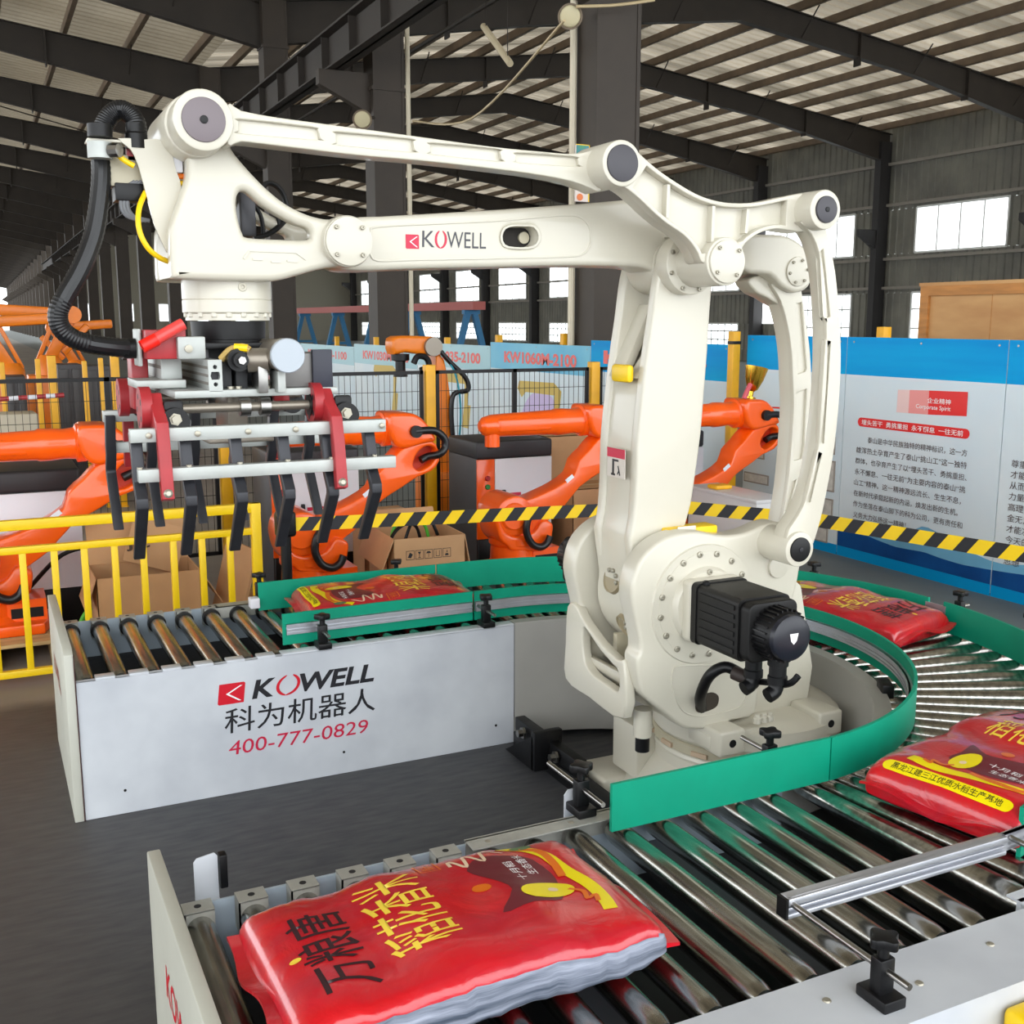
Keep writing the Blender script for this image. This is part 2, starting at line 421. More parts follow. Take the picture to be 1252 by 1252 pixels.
# inner columns: big H sections with stiffeners, from the floor to the valley
for k, y in enumerate(FRAMES2[2:]):
    g = G().box(XC - 0.30, XC - 0.25, y - 0.26, y + 0.26, 0, 9.6).box(XC + 0.25, XC + 0.30, y - 0.26, y + 0.26, 0, 9.6).box(XC - 0.26, XC + 0.26, y - 0.02, y + 0.02, 0, 9.6)
    g.box(XC - 0.29, XC + 0.29, y - 0.25, y - 0.2, 0, 9.6)
    g.box(XC - 0.33, XC + 0.33, y - 0.28, y + 0.28, 6.1, 6.16)
    g.box(XC - 0.33, XC + 0.33, y - 0.28, y + 0.28, 8.5, 8.56)
    c = part('column', g, COLM, sm=False); tag(c, kind='structure')
    # corbel carrying the crane beam
    part('corbel', G().prism([(XC - 0.3, 6.4), (XC - 1.25, 6.4), (XC - 1.25, 6.15), (XC - 0.3, 5.7)], y - 0.1, y + 0.1), COLM, c, sm=False)
    if k < 2:
        cx_, cy_ = ((XC - 0.36, y + 0.2), (XC + 0.36, y - 0.28))[k]
        part('conduit_pipe', G().tube([(cx_, cy_, 0), (cx_, cy_, 8)], 0.045, 8), mat('cream conduit', (214, 204, 180), 0.5), c)
for xx, zz in ((XC - 0.95, 6.4),):
    cb = part('crane_beam', G().box(xx - 0.16, xx + 0.16, YMIN, YMAX, zz, zz + 0.03).box(xx - 0.02, xx + 0.02, YMIN, YMAX, zz, zz + 0.62).box(xx - 0.2, xx + 0.2, YMIN, YMAX, zz + 0.6, zz + 0.64).box(xx - 0.04, xx + 0.04, YMIN, YMAX, zz + 0.64, zz + 0.74), RAFT, sm=False)
    tag(cb, kind='structure')
    for k in range(60):
        if xx < XC: part('stiffener', G().box(xx - 0.15, xx + 0.15, YMIN + 8 + k * 1.6, YMIN + 8.02 + k * 1.6, zz, zz + 0.62), RAFT, cb, sm=False)
for i, (x, z, r) in enumerate(((XC + 0.8, 7.9, 0.11), (XC + 1.5, 8.6, 0.06), (XC + 2.6, 8.2, 0.05))):
    tag(part('trim_%d' % (i + 1), G().tube([(x, 8, z), (x, YMAX, z)], r, 8), RAFT), kind='structure')

# right wall: ribbed cladding bands, girts, columns, two rows of windows
CLAD = mat('grey wall cladding', (128, 126, 114), 0.6, var=0.08, scale=0.8, rgb2=(104, 102, 94))
CLADD = mat('shaded grey dado cladding', (112, 108, 100), 0.6, var=0.1, scale=0.8)
def ribbed_wall(g, y0, y1, z0, z1, pitch=0.36):
    n = max(1, int((y1 - y0) / pitch)); p = (y1 - y0) / n; vs = []
    for i in range(n):
        for dy, dx in ((0, 0), (p * 0.68, 0), (p * 0.76, -0.05), (p * 0.92, -0.05)):
            vs += [(XW + dx, y0 + i * p + dy, z0), (XW + dx, y0 + i * p + dy, z1)]
    vs += [(XW, y1, z0), (XW, y1, z1)]
    return g.add(vs, [(2 * i, 2 * i + 2, 2 * i + 3, 2 * i + 1) for i in range(len(vs) // 2 - 1)])
WIN_U, WIN_L = (4.75, 6.55), (0.9, 3.15)
g = G()
YS = 44.0
def wins(y): return ((4.75, 6.55), (0.9, 3.15)) if y < YS else ((3.5, 5.85), (0.6, 1.85))
for ya_, yb_, (u_, l_) in ((YMIN, YS, wins(0)), (YS, YMAX, wins(60))):
    ribbed_wall(g, ya_, yb_, u_[1], 10.0); ribbed_wall(g, ya_, yb_, l_[1], u_[0]); ribbed_wall(g, ya_, yb_, 0, l_[0])
spans = []
for y in FRAMES[:-1]: spans.append((y + 1.75, y + 6.25))
edges = [YMIN] + [v for s_ in spans for v in s_] + [YMAX]
for i in range(0, len(edges), 2):
    for z0, z1 in wins(edges[i + 1] - 1 if i else 0): ribbed_wall(g, edges[i], edges[i + 1], z0, z1)
wall_r = part('wall_right', g, CLAD, sm=False); tag(wall_r, kind='structure')
for z in (4.55, 3.35, 6.75, 8.4): part('girt', G().box(XW - 0.2, XW - 0.06, YMIN, YMAX, z - 0.06, z + 0.06), mat('pale girt', (138, 132, 122), 0.6), wall_r, sm=False)
for y in FRAMES:
    g = G().box(XW - 0.62, XW - 0.58, y - 0.17, y + 0.17, 0, 9.3).box(XW - 0.1, XW - 0.06, y - 0.17, y + 0.17, 0, 9.3).box(XW - 0.6, XW - 0.08, y - 0.02, y + 0.02, 0, 9.3)
    g.box(XW - 0.61, XW - 0.07, y - 0.165, y - 0.13, 0, 9.3)
    c = part('column', g, mat('charcoal wall column', (44, 42, 42), 0.6), sm=False); tag(c, kind='structure')
    part('corbel', G().prism([(XW - 0.6, 5.75), (XW - 1.5, 5.75), (XW - 1.5, 5.5), (XW - 0.6, 4.95)], y - 0.09, y + 0.09), mat('charcoal wall column', (0, 0, 0)), c, sm=False)
GLASS = glass_mat('bright hazy window glass', (250, 252, 252))
FRAMEW = mat('white window frame', (226, 226, 222), 0.5)
wn = 0
for (y0, y1) in spans:
    if y1 < 12: continue
    for z0, z1 in wins(y0):
        wn += 1
        g = G()
        for yy in (y0, y1): g.box(XW - 0.08, XW + 0.02, yy - 0.04, yy + 0.04, z0, z1)
        for zz in (z0, z1): g.box(XW - 0.08, XW + 0.02, y0, y1, zz - 0.04, zz + 0.04)
        nb = 4
        for i in range(1, nb): yy = y0 + (y1 - y0) * i / nb; g.box(XW - 0.06, XW, yy - 0.03, yy + 0.03, z0, z1)
        if z0 < 2:
            for i in range(1, 8, 2): yy = y0 + (y1 - y0) * i / 8; g.box(XW - 0.06, XW, yy - 0.02, yy + 0.02, z0, z1)
            for zz in (z0 + (z1 - z0) * 0.35, z0 + (z1 - z0) * 0.7): g.box(XW - 0.06, XW, y0, y1, zz - 0.03, zz + 0.03)
        wf = part('window_%d' % wn, g, FRAMEW, sm=False); tag(wf, kind='structure')
        for i in range(nb):
            a = y0 + (y1 - y0) * i / nb
            part('pane', G().box(XW - 0.035, XW - 0.025, a + 0.03, a + (y1 - y0) / nb - 0.03, z0 + 0.04, z1 - 0.04), GLASS, wf, sm=False)
# far gable wall with small windows
FARW = mat('pale far wall', (150, 146, 132), 0.7)
g = G(); xs = [XC + 0.3]; zs0, zs1 = 1.9, 3.6
wx = [(1.6 + i * 3.6, 3.0 + i * 3.6) for i in range(2, 8)]
for a, b in wx: xs += [a, b]
xs.append(36.0)
g.box(XC + 0.3, 36, YMAX, YMAX + 0.2, 0, zs0).box(XC + 0.3, 36, YMAX, YMAX + 0.2, zs1, 12)
for i in range(0, len(xs), 2): g.box(xs[i], xs[i + 1], YMAX, YMAX + 0.2, zs0, zs1)
tag(part('wall_far', g, FARW, sm=False), kind='structure')
for a, b in wx:
    wn += 1
    g = G().box(a, b, YMAX - .03, YMAX + 0.05, zs0, zs0 + .06).box(a, b, YMAX - .03, YMAX + 0.05, zs1 - .06, zs1).box(a, a + .06, YMAX - .03, YMAX + .05, zs0, zs1).box(b - .06, b, YMAX - .03, YMAX + .05, zs0, zs1)
    wf = part('window_%d' % wn, g, FRAMEW, sm=False); tag(wf, kind='structure')
    part('pane', G().box(a + .05, b - .05, YMAX, YMAX + .01, zs0 + .05, zs1 - .05), GLASS, wf, sm=False)
# ================================================================== roller conveyors
CX, CY = 2.2, 3.55             # centre of the U turn
RI, RO = 0.96, 1.86            # inner and outer frame radius
PITCHR = 0.13
ZT = 0.60                      # top of the side frames
def arc(r, a0, a1, n=24): return [(CX + r * math.cos(math.radians(a0 + (a1 - a0) * i / n)), CY + r * math.sin(math.radians(a0 + (a1 - a0) * i / n))) for i in range(n + 1)]
def strip(g, path, th, z0, z1):
    # vertical strip of thickness th along a plan path
    n = len(path); L_, R_ = [], []
    for i, p in enumerate(path):
        a = Vector(path[max(i - 1, 0)]); b = Vector(path[min(i + 1, n - 1)]); d = (b - a).normalized(); q = Vector((-d.y, d.x))
        L_.append(Vector(p) + q * th / 2); R_.append(Vector(p) - q * th / 2)
    vs = []
    for a, b in zip(L_, R_): vs += [(a.x, a.y, z0), (b.x, b.y, z0), (b.x, b.y, z1), (a.x, a.y, z1)]
    fs = []
    for i in range(n - 1):
        o, e = 4 * i, 4 * i + 4
        fs += [(o, e, e + 1, o + 1), (o + 1, e + 1, e + 2, o + 2), (o + 2, e + 2, e + 3, o + 3), (o + 3, e + 3, e, o)]
    fs += [(0, 1, 2, 3), (4 * n - 1, 4 * n - 2, 4 * n - 3, 4 * n - 4)]
    return g.add(vs, fs)

def roller_geo(p0, p1, r0, r1):
    d = (Vector(p1) - Vector(p0)); l = d.length
    return G().lathe(p0, d, [(0, 0.012), (0.012, 0.012), (0.012, r0 * 0.82), (0.03, r0 * 0.95), (0.045, r0), (l - 0.045, r1), (l - 0.03, r1 * 0.95), (l - 0.012, r1 * 0.82), (l - 0.012, 0.012), (l, 0.012)], 20)

def bracket_tab(x, y, sgn):
    # folded tab with a fixing hole that holds a roller end; sgn: towards the rollers
    g = G()
    g.box(x - 0.036, x + 0.036, min(y, y + sgn * 0.055), max(y, y + sgn * 0.055), ZT - 0.004, ZT)
    g.box(x - 0.036, x + 0.036, y + sgn * 0.052 - 0.003, y + sgn * 0.052 + 0.003, ZT - 0.07, ZT - 0.002)
    g.box(x - 0.036, x - 0.032, min(y, y + sgn * 0.055), max(y, y + sgn * 0.055), ZT - 0.09, ZT - 0.002)
    return g
def tab_hole(x, y, sgn): return G().cyl((x, y + sgn * 0.028, ZT), (x, y + sgn * 0.028, ZT + 0.0008), 0.009, n=10)

def straight_conveyor(label, x0, x1, ya, yb, first_roller, n, cover_from, name='roller_conveyor'):
    t = thing(name, ((x0 + x1) / 2, (ya + yb) / 2, 0), label, 'conveyor', None)
    r0 = part('roller', roller_geo((first_roller, ya + 0.02, 0.553), (first_roller, yb - 0.02, 0.553), 0.035, 0.035), CHROME, t)
    for i in range(1, n): clone(r0, (PITCHR * i, 0, 0))
    return t

# --- near conveyor with the big bag
YA, YB = 1.66, 2.57
near = straight_conveyor('pale grey roller conveyor in the foreground, carrying the nearest red rice bag', 0.335, 2.2, YA, YB, 0.385, 14, 1.1)
part('side_frame', G().box(0.34, 2.2, YB, YB + 0.008, 0.14, ZT - 0.012).box(0.34, 2.2, YB, YB + 0.03, 0.14, 0.16), PANELIN, near, sm=False)
for i in range(6):
    tb = part('mounting_tab', bracket_tab(0.385 + PITCHR * i, YB, -1), TABM, near, sm=False); part('tab_hole', tab_hole(0.385 + PITCHR * i, YB, -1), DARKIN, tb)
part('cover_strip', G().box(1.105, 1.72, YB - 0.055, YB + 0.008, ZT - 0.004, ZT).box(1.105, 1.72, YB - 0.004, YB + 0.002, ZT - 0.07, ZT), TABM, near, sm=False)
for x in (1.16, 1.42, 1.66): part('rivet', G().lathe((x, YB - 0.028, ZT), (0, 0, 1), [(0, 0.009), (0.002, 0.007), (0.003, 0.003)], 10), BOLT, near)
g = G().box(0.335, 2.2, YA - 0.2, YA, ZT - 0.004, ZT).box(0.335, 2.2, YA - 0.206, YA - 0.2, 0.06, ZT)
part('side_cover', g, PANEL, near, sm=False)
part('side_frame', G().box(0.34, 2.2, YA - 0.01, YA, 0.14, ZT - 0.004), PANELIN, near, sm=False)
for x in (1.22, 1.36, 1.72, 1.98, 2.12, 1.50): part('rivet', G().lathe((x, YA - 0.075 - 0.04 * (int(x * 100) % 3), ZT), (0, 0, 1), [(0, 0.01), (0.003, 0.008), (0.004, 0.003)], 10), BOLT, near)
part('end_panel', G().box(0.300, 0.333, YA - 0.21, 2.765, 0.0, 0.66), ENDP, near, bevel=0.004)
part('under_tray', G().box(0.34, 2.2, YA, YB, 0.36, 0.37), DARKIN, near, sm=False)
for x in (0.62, 1.15, 1.7): part('cross_member', G().box(x - 0.05, x + 0.05, YA, YB, 0.44, 0.47), mat('grey cross member', (96, 102, 110), 0.5, 0.3), near, sm=False)
g = G().prism([(0.40, ZT - 0.06), (0.46, ZT - 0.06), (0.46, ZT + 0.055), (0.452, ZT + 0.065), (0.408, ZT + 0.058), (0.40, ZT + 0.048)], YB + 0.10, YB + 0.104)
part('sensor_plate', g, PANEL, near, sm=False)
part('sensor_arm', G().box(0.40, 0.46, YB + 0.008, YB + 0.104, ZT - 0.062, ZT - 0.058), PANEL, near, sm=False)
part('sensor_body', G().box(0.462, 0.482, YB + 0.085, YB + 0.115, ZT - 0.03, ZT + 0.06), BLACK, near, bevel=0.003)
g = G().prism([(1.44, ZT - 0.06), (1.485, ZT - 0.06), (1.485, ZT + 0.06), (1.452, ZT + 0.06), (1.44, ZT + 0.045)], YB + 0.05, YB + 0.054).box(1.485, 1.50, YB + 0.04, YB + 0.054, ZT + 0.02, ZT + 0.06)
part('sensor_plate', g, PANEL, near, sm=False)
part('yellow_bumper', G().box(1.86, 2.30, YA - 0.30, YA - 0.21, 0.30, 0.565), YELLOW, near, bevel=0.02, seg=3)
for x in (0.45, 2.1):
    for y in (YA + 0.03, YB - 0.03): part('leg', G().box(x - 0.03, x + 0.03, y - 0.03, y + 0.03, 0, 0.36), PANELIN, near, sm=False)

# --- far conveyor with the lettering on its side panel
YC, YD = 4.53, 5.44
far = straight_conveyor('pale grey roller conveyor with red and black lettering on its long side panel', 0.22, 2.2, YC, YD, 0.305, 15, 1.0)
part('side_panel', G().box(0.262, 2.196, YC - 0.025, YC - 0.02, 0.0, 0.585).box(0.262, 2.196, YC - 0.025, YC, 0.58, 0.585), PANEL, far, bevel=0.0015, seg=1)
part('side_frame', G().box(0.262, 2.2, YD, YD + 0.008, 0.14, ZT - 0.012), PANELIN, far, sm=False)
part('side_frame', G().box(0.262, 2.2, YC - 0.008, YC, 0.14, ZT - 0.03), PANELIN, far, sm=False)
for i in range(6):
    tb = part('mounting_tab', bracket_tab(0.305 + PITCHR * i, YD, -1), TABM, far, sm=False); part('tab_hole', tab_hole(0.305 + PITCHR * i, YD, -1), DARKIN, tb)
part('cover_strip', G().box(0.98, 2.2, YD - 0.06, YD + 0.01, ZT - 0.004, ZT).box(0.98, 2.2, YD - 0.06, YD - 0.055, ZT - 0.06, ZT), TABM, far, sm=False)
bs = part('end_bush', G().cyl((0.305, YD - 0.075, 0.553), (0.305, YD - 0.045, 0.553), 0.043, n=20), BLACK, far)
for i in range(1, 15): clone(bs, (PITCHR * i, 0, 0))
tb = part('edge_tab', G().box(0.335, 0.41, YC - 0.026, YC + 0.03, 0.581, 0.592), PANEL, far, bevel=0.002)
for i in range(1, 6): clone(tb, (PITCHR * i, 0, 0))
part('cover_strip', G().box(1.09, 2.196, YC - 0.026, YC + 0.035, 0.582, 0.59), PANEL, far, bevel=0.002)
part('end_panel', G().prismx([(YC - 0.03, 0.0), (5.50, 0.0), (5.50, 0.72), (YC + 0.01, 0.72), (YC - 0.03, 0.70)], 0.222, 0.258), ENDP, far, bevel=0.003)
part('end_edging', G().box(0.258, 0.2605, YC - 0.035, YC - 0.022, 0.0, 0.70), mat('dark seam rubber', (70, 34, 34), 0.7), far, sm=False)
part('under_tray', G().box(0.27, 2.2, YC, YD, 0.40, 0.41), DARKIN, far, sm=False)
for x, z in ((0.42, 0.1), (1.35, 0.1), (2.1, 0.1)): part('screw', G().cyl((x, YC - 0.025, z), (x, YC - 0.027, z), 0.006, n=8), BLACK, far)
for x in (0.4, 2.1): part('leg', G().box(x - 0.03, x + 0.03, YD - 0.06, YD, 0, 0.4), PANELIN, far, sm=False)

# lettering on the far conveyor panel: mark, KOWELL, company name, phone number
def panel_uv(pts):
    out = []
    for a, b in pts:
        p = atY(a, b, YC - 0.0256); out.append(p)
    return out
UL, UR = atY(266, 862, YC - .0256), atY(456, 838, YC - .0256)
pf = lambda u, v: Vector((u, YC - 0.0265, v))
pf2 = lambda u, v: Vector((u, YC - 0.0272, v))
def W(x, y): p = atY(x, y, YC - .0256); return p.x, p.z
def logo_mark(x0, x1, z0, z1, sh=0.12):
    d = (z1 - z0) * sh
    q = lambda u, v: (x0 + d * v + (x1 - x0 - d) * u, z0 + (z1 - z0) * v)
    red = ([q(0.06, 0), q(1, 0), q(1, 0.94), q(0.94, 1), q(0, 1), q(0, 0.06)], [(0, 1, 2, 3, 4, 5)])
    wh = ([q(0.80, 0.86), q(0.28, 0.5), q(0.80, 0.12), q(0.90, 0.12), q(0.40, 0.5), q(0.90, 0.86)], [(0, 1, 4, 5), (1, 2, 3, 4)])
    return red, wh
def wordmark(x0, x1, z0, z1, sh, dark, red, fn, parent, bold=0.02):
    wd = x1 - x0
    vs, fs = text_geo('K', 1, bold, sh); k = (fit(vs, x0, x0 + wd * 0.19, z0, z1), fs)
    vs, fs = text_geo('WELL', 1, bold, sh); wl = (fit(vs, x0 + wd * 0.385, x1, z0, z1), fs)
    put('letter', flat_mesh('letter', [k], fn, dark), parent); put('wordmark', flat_mesh('wordmark', [wl], fn, dark), parent)
    cx, cz, rx, rz = x0 + wd * 0.29, (z0 + z1) / 2, wd * 0.095, (z1 - z0) * 0.56
    a = ring2d(cx, cz, rx, rz, 105, 265, -(z1 - z0) * 0.16); b = ring2d(cx, cz, rx, rz, 75, -95, -(z1 - z0) * 0.16)
    a = ([(x + sh * (z - cz), z) for x, z in a[0]], a[1]); b = ([(x + sh * (z - cz), z) for x, z in b[0]], b[1])
    put('wordmark_ring', flat_mesh('wordmark_ring', [a, b], fn, red), parent)
x0, z0 = W(266, 863); x1, z1 = W(300, 833)
r_, w_ = logo_mark(x0, x1, z0, z1)
mk = put('logo_mark', flat_mesh('logo_mark', [r_], pf, REDINK), far)
put('chevron', flat_mesh('chevron', [w_], pf2, WHITEINK), mk)
x0, z0 = W(308, 855); x1, z1 = W(457, 812); z1 = W(380, 822)[1]
wordmark(x0, x1, z0 + 0.0, z1, 0.22, INK, REDINK, pf, far, 0.03)
vs, fs = text_geo('科为机器人', 1, 0.004, 0.05)
x0, z0 = W(275, 898); x1, z1 = W(458, 845); z1 = W(370, 853)[1]
put('company_name', flat_mesh('company_name', [(fit(vs, x0, x1, z0, z1), fs)], pf, INK), far)
vs, fs = text_geo('400-777-0829', 1, 0.0, 0.1)
x0, z0 = W(280, 924); x1, z1 = W(450, 880); z1 = W(365, 893)[1]
put('phone_number', flat_mesh('phone_number', [(fit(vs, x0, x1, z0, z1), fs)], pf, CRIMSON), far)
# red mark on the outer face of both end panels
vs, fs = text_geo('KOWELL', 1, 0.02, 0.15)
put('end_lettering', flat_mesh('end_lettering', [(fit(vs, 0, 0.42, 0, 0.09), fs)], lambda u, v: Vector((0.2212, 5.28 - u, 0.42 + v)), mat('brown red faded print', (150, 70, 50), 0.6)), far)
put('end_lettering', flat_mesh('end_lettering', [(fit(vs, 0, 0.42, 0, 0.09), fs)], lambda u, v: Vector((0.2992, 2.52 - u, 0.40 + v)), REDINK), near)

# --- the U turn
turn = thing('curved_roller_conveyor', (CX, CY, 0), 'curved roller conveyor bending round the white robot', 'conveyor')
nr = 43
for i in range(nr):
    a = math.radians(-90 + 180 * (i + 0.5) / nr)
    d = Vector((math.cos(a), math.sin(a), 0))
    if i == 0:
        r0 = part('roller', roller_geo((RI + 0.02, 0, 0.0), (RO - 0.02, 0, 0.0), 0.026, 0.044), CHROME, turn, origin=(0, 0, 0))
        o = r0
    else:
        o = r0.copy(); COL.objects.link(o)
    o.location = (0, 0, 0.553); o.rotation_euler = (0, 0, a)
g = G(); strip(g, arc(RI, -90, 90, 48), 0.012, 0.03, 0.585); part('inner_side_panel', g, mat('grey curved panel', (172, 170, 164), 0.42, var=0.06, scale=3), turn, ang=50)
g = G(); strip(g, arc(RI + 0.025, -90, 90, 48), 0.06, 0.583, 0.592); part('inner_flange', g, mat('grey curved panel', (0, 0, 0)), turn, ang=50)
g = G(); strip(g, arc(RO, -90, 90, 60), 0.012, 0.03, ZT); part('outer_side_panel', g, PANEL, turn, ang=50)
g = G(); strip(g, arc(RO + 0.02, -90, 90, 60), 0.11, ZT - 0.006, ZT); part('outer_flange', g, PANEL, turn, ang=50)
pts = arc(RI + .01, -90, 90, 40) + arc(RO - .01, 90, -90, 60)
n1 = 41; vs = [(x, y, 0.42) for x, y in arc(RI + .01, -90, 90, 60)] + [(x, y, 0.42) for x, y in arc(RO - .01, -90, 90, 60)]
part('under_tray', G().add(vs, [(i, i + 1, 61 + i + 1, 61 + i) for i in range(60)]), DARKIN, turn, sm=False)
part('chain_cover', G().obox((CX + 1.02 * math.cos(math.radians(-31)), CY + 1.02 * math.sin(math.radians(-31)), 0.60), (0.045, 0.10, 0.05), Matrix.Rotation(math.radians(-31), 3, 'Z')), BLACK, turn, bevel=0.006)
for a in (-80, -20, 40, 80):
    x, y = arc(RO - 0.04, a, a, 1)[0]
    part('leg', G().box(x - 0.03, x + 0.03, y - 0.03, y + 0.03, 0, 0.42), PANELIN, turn, sm=False)

# --- guide rails with clamps
GZ0, GZ1 = 0.592, 0.732
def clamp(parent, x, y, z, dx, dy, r_in, r_out, knob=True):
    # black clamp block standing on a frame, holding a rod that points (dx, dy) to the guide
    d = Vector((dx, dy, 0)).normalized(); s = Vector((-d.y, d.x, 0)); M = Matrix((d, s, Vector((0, 0, 1)))).transposed()
    b = Vector((x, y, z))
    g = G().obox(b + Vector((0, 0, 0.013)), (0.085, 0.06, 0.026), M).obox(b + Vector((0, 0, 0.06)), (0.032, 0.04, 0.085), M)
    c = part('clamp', g, BLACK, parent, bevel=0.004)
    part('rod', G().cyl(b + Vector((0, 0, 0.075)) + d * r_in, b + Vector((0, 0, 0.075)) - d * r_out, 0.0075, n=12), STEEL, c)
    if knob:
        vs = []
        for i in range(24):
            a = 2 * PI * i / 24; rr = 0.03 * (1 + 0.22 * math.cos(4 * a)); vs.append((b.x + rr * math.cos(a + x), b.y + rr * math.sin(a + x)))
        k = part('knob', G().prismz(vs, b.z + 0.128, b.z + 0.150), BLACK, c, bevel=0.004)
        clampneck = part('knob_stem', G().cyl(b + Vector((0, 0, 0.10)), b + Vector((0, 0, 0.13)), 0.012, n=12), BLACK, c)
    return c
RGI, RGO = 1.09, 1.71
def guide_strips(t, paths, zz=(GZ0, GZ1), m=None):
    for p in paths: part('guide_strip', strip(G(), p, 0.012, *zz), m or GREEN, t, ang=50)
def extrusion(t, path, off, z=0.662, hz=0.046):
    # three ribbed slot profile bolted behind the strip
    n = len(path); q = []
    for i, p in enumerate(path):
        a = Vector(path[max(i - 1, 0)]); b = Vector(path[min(i + 1, n - 1)]); d = (b - a).normalized()
        q.append(tuple(Vector(p) + Vector((-d.y, d.x)) * off))
    g = G(); strip(g, q, 0.016, z - hz / 2, z + hz / 2)
    q2 = [tuple(Vector(a) + (Vector(a) - Vector(b)) * 0.5) for a, b in zip(q, path)]
    for dz in (-0.018, 0.018, -0.004): strip(g, q2, 0.012, z + dz - 0.005, z + dz + 0.005)
    return part('aluminium_profile', g, ALU, t, ang=50)
YGN, YGF = CY - RGI, CY + RGI
gi = thing('inner_guide_rail', (CX + 0.8, CY, 0.6), 'green plastic guide rail curving round inside the conveyor bend, next to the white robot', 'guide rail')
guide_strips(gi, [[(1.50, YGN), (2.285, YGN + 0.004)], [(2.29, YGN + 0.004)] + arc(RGI, -84, 86, 44) + [(2.05, YGF)], [(2.04, YGF), (1.6, YGF), (1.125, YGF - 0.01)]])
extrusion(gi, [(1.14, YGF), (2.03, YGF)], -0.014)
extrusion(gi, [(2.05, YGF)] + arc(RGI, 88, -84, 44), -0.014)
clamp(gi, 1.475, YGN + 0.125, ZT, 0, -1, 0.125, 0.20)
clamp(gi, 2.15, YGN + 0.12, ZT - 0.01, 0, -1, 0.12, 0.14)
clamp(gi, 1.275, YC - 0.005, 0.59, 0, 1, 0.09, 0.10)
clamp(gi, 2.06, YC - 0.005, 0.59, 0, 1, 0.09, 0.10)
go = thing('outer_guide_rail', (CX + 0.9, CY + 0.3, 0.6), 'green plastic guide rail along the far outer edge of the conveyors', 'guide rail')
YGO = CY + RGO
guide_strips(go, [[(1.165, YGO), (2.10, YGO)], [(2.11, YGO)] + arc(RGO, 89, 2, 44), arc(RGO, -1, -40, 20)])
part('joint_plate', strip(G(), arc(RGO - 0.004, 2.5, -1.5, 4), 0.006, GZ0 + 0.01, GZ1 - 0.02), ALU, go)
part('end_block', G().box(1.12, 1.165, YGO - 0.03, YGO + 0.03, 0.61, 0.66), WHITEP, go, bevel=0.004)
for x in (1.20, 1.93): clamp(go, x, YGO + 0.13, ZT, 0, -1, 0.12, 0.08)
for a in (26, 1.0, -12, 55):
    x, y = arc(RO + 0.02, a, a, 1)[0]; clamp(go, x, y, ZT, -math.cos(math.radians(a)), -math.sin(math.radians(a)), 0.16, 0.06)
gn = thing('aluminium_guide_rail', (2.0, 1.85, 0.6), 'bare aluminium guide rail held by a black clamp above the nearest rollers', 'guide rail')
YN = CY - RGO
g = G().box(1.587, 2.30, YN - 0.010, YN + 0.008, 0.640, 0.690).box(1.587, 2.30, YN - 0.026, YN - 0.010, 0.640, 0.652).box(1.587, 2.30, YN - 0.026, YN - 0.010, 0.672, 0.690).box(1.587, 2.30, YN - 0.020, YN - 0.010, 0.657, 0.664)
ap = part('aluminium_profile', g, ALU, gn, bevel=0.003)
part('profile_end', G().box(1.580, 1.587, YN - 0.026, YN + 0.008, 0.640, 0.690), BLACK, ap, sm=False)
p = arc(RGO, -88, -71, 8)
extrusion(gn, [(2.30, YN)] + p, -0.004)
guide_strips(gn, [[(2.40, YN + 0.018)] + arc(RGO - 0.012, -82, -71, 6)])
clamp(gn, 1.60, 1.535, ZT, 0, 1, 0.29, 0.075)
clamp(gn, 2.33, 1.56, ZT, 0, 1, 0.27, 0.075)
# ================================================================== rice bags
def bag_material():
    m = bpy.data.materials.new('printed red woven rice bag'); m.use_nodes = True
    N = m.node_tree.nodes; L = m.node_tree.links; b = N['Principled BSDF']
    b.inputs['Roughness'].default_value = 0.3; b.inputs['Coat Weight'].default_value = 0.8; b.inputs['Coat Roughness'].default_value = 0.1
    tc = N.new('ShaderNodeTexCoord')
    n1 = N.new('ShaderNodeTexNoise'); n1.inputs['Scale'].default_value = 3.2; n1.inputs['Detail'].default_value = 5
    mp = N.new('ShaderNodeMapping'); mp.inputs['Scale'].default_value = (1.2, 5, 3); L.new(tc.outputs['Object'], mp.inputs[0]); L.new(mp.outputs[0], n1.inputs['Vector'])
    rp = N.new('ShaderNodeValToRGB'); e = rp.color_ramp.elements
    e[0].position, e[1].position = 0.35, 0.7; e[0].color = lin((202, 4, 22)); e[1].color = lin((184, 30, 48))
    L.new(n1.outputs[0], rp.inputs[0]); L.new(rp.outputs[0], b.inputs['Base Color'])
    n2 = N.new('ShaderNodeTexNoise'); n2.inputs['Scale'].default_value = 9; n2.inputs['Detail'].default_value = 4; n2.inputs['Distortion'].default_value = 1.4
    L.new(tc.outputs['Object'], n2.inputs['Vector'])
    bp = N.new('ShaderNodeBump'); bp.inputs['Strength'].default_value = 0.45; bp.inputs['Distance'].default_value = 0.012
    L.new(n2.outputs[0], bp.inputs['Height']); L.new(bp.outputs[0], b.inputs['Normal'])
    return m
BAGM = bag_material()
BAGSIDE = mat('dusty white bag gusset', (158, 164, 180), 0.6, var=0.5, scale=6, stretch=(0.6, 3, 9), rgb2=(66, 76, 92), bump=0.3, bscale=18)
BYEL = mat('yellow bag print', (240, 208, 70), 0.35)
BYEL2 = mat('bright yellow bag print', (236, 216, 0), 0.35)
BORG = mat('orange bag print', (222, 110, 20), 0.35)
BBLK = mat('black bag print', (52, 26, 32), 0.4)
BWHT = mat('pale bag print', (226, 200, 170), 0.4)
BTEAL = mat('teal bag print', (90, 120, 80), 0.4)

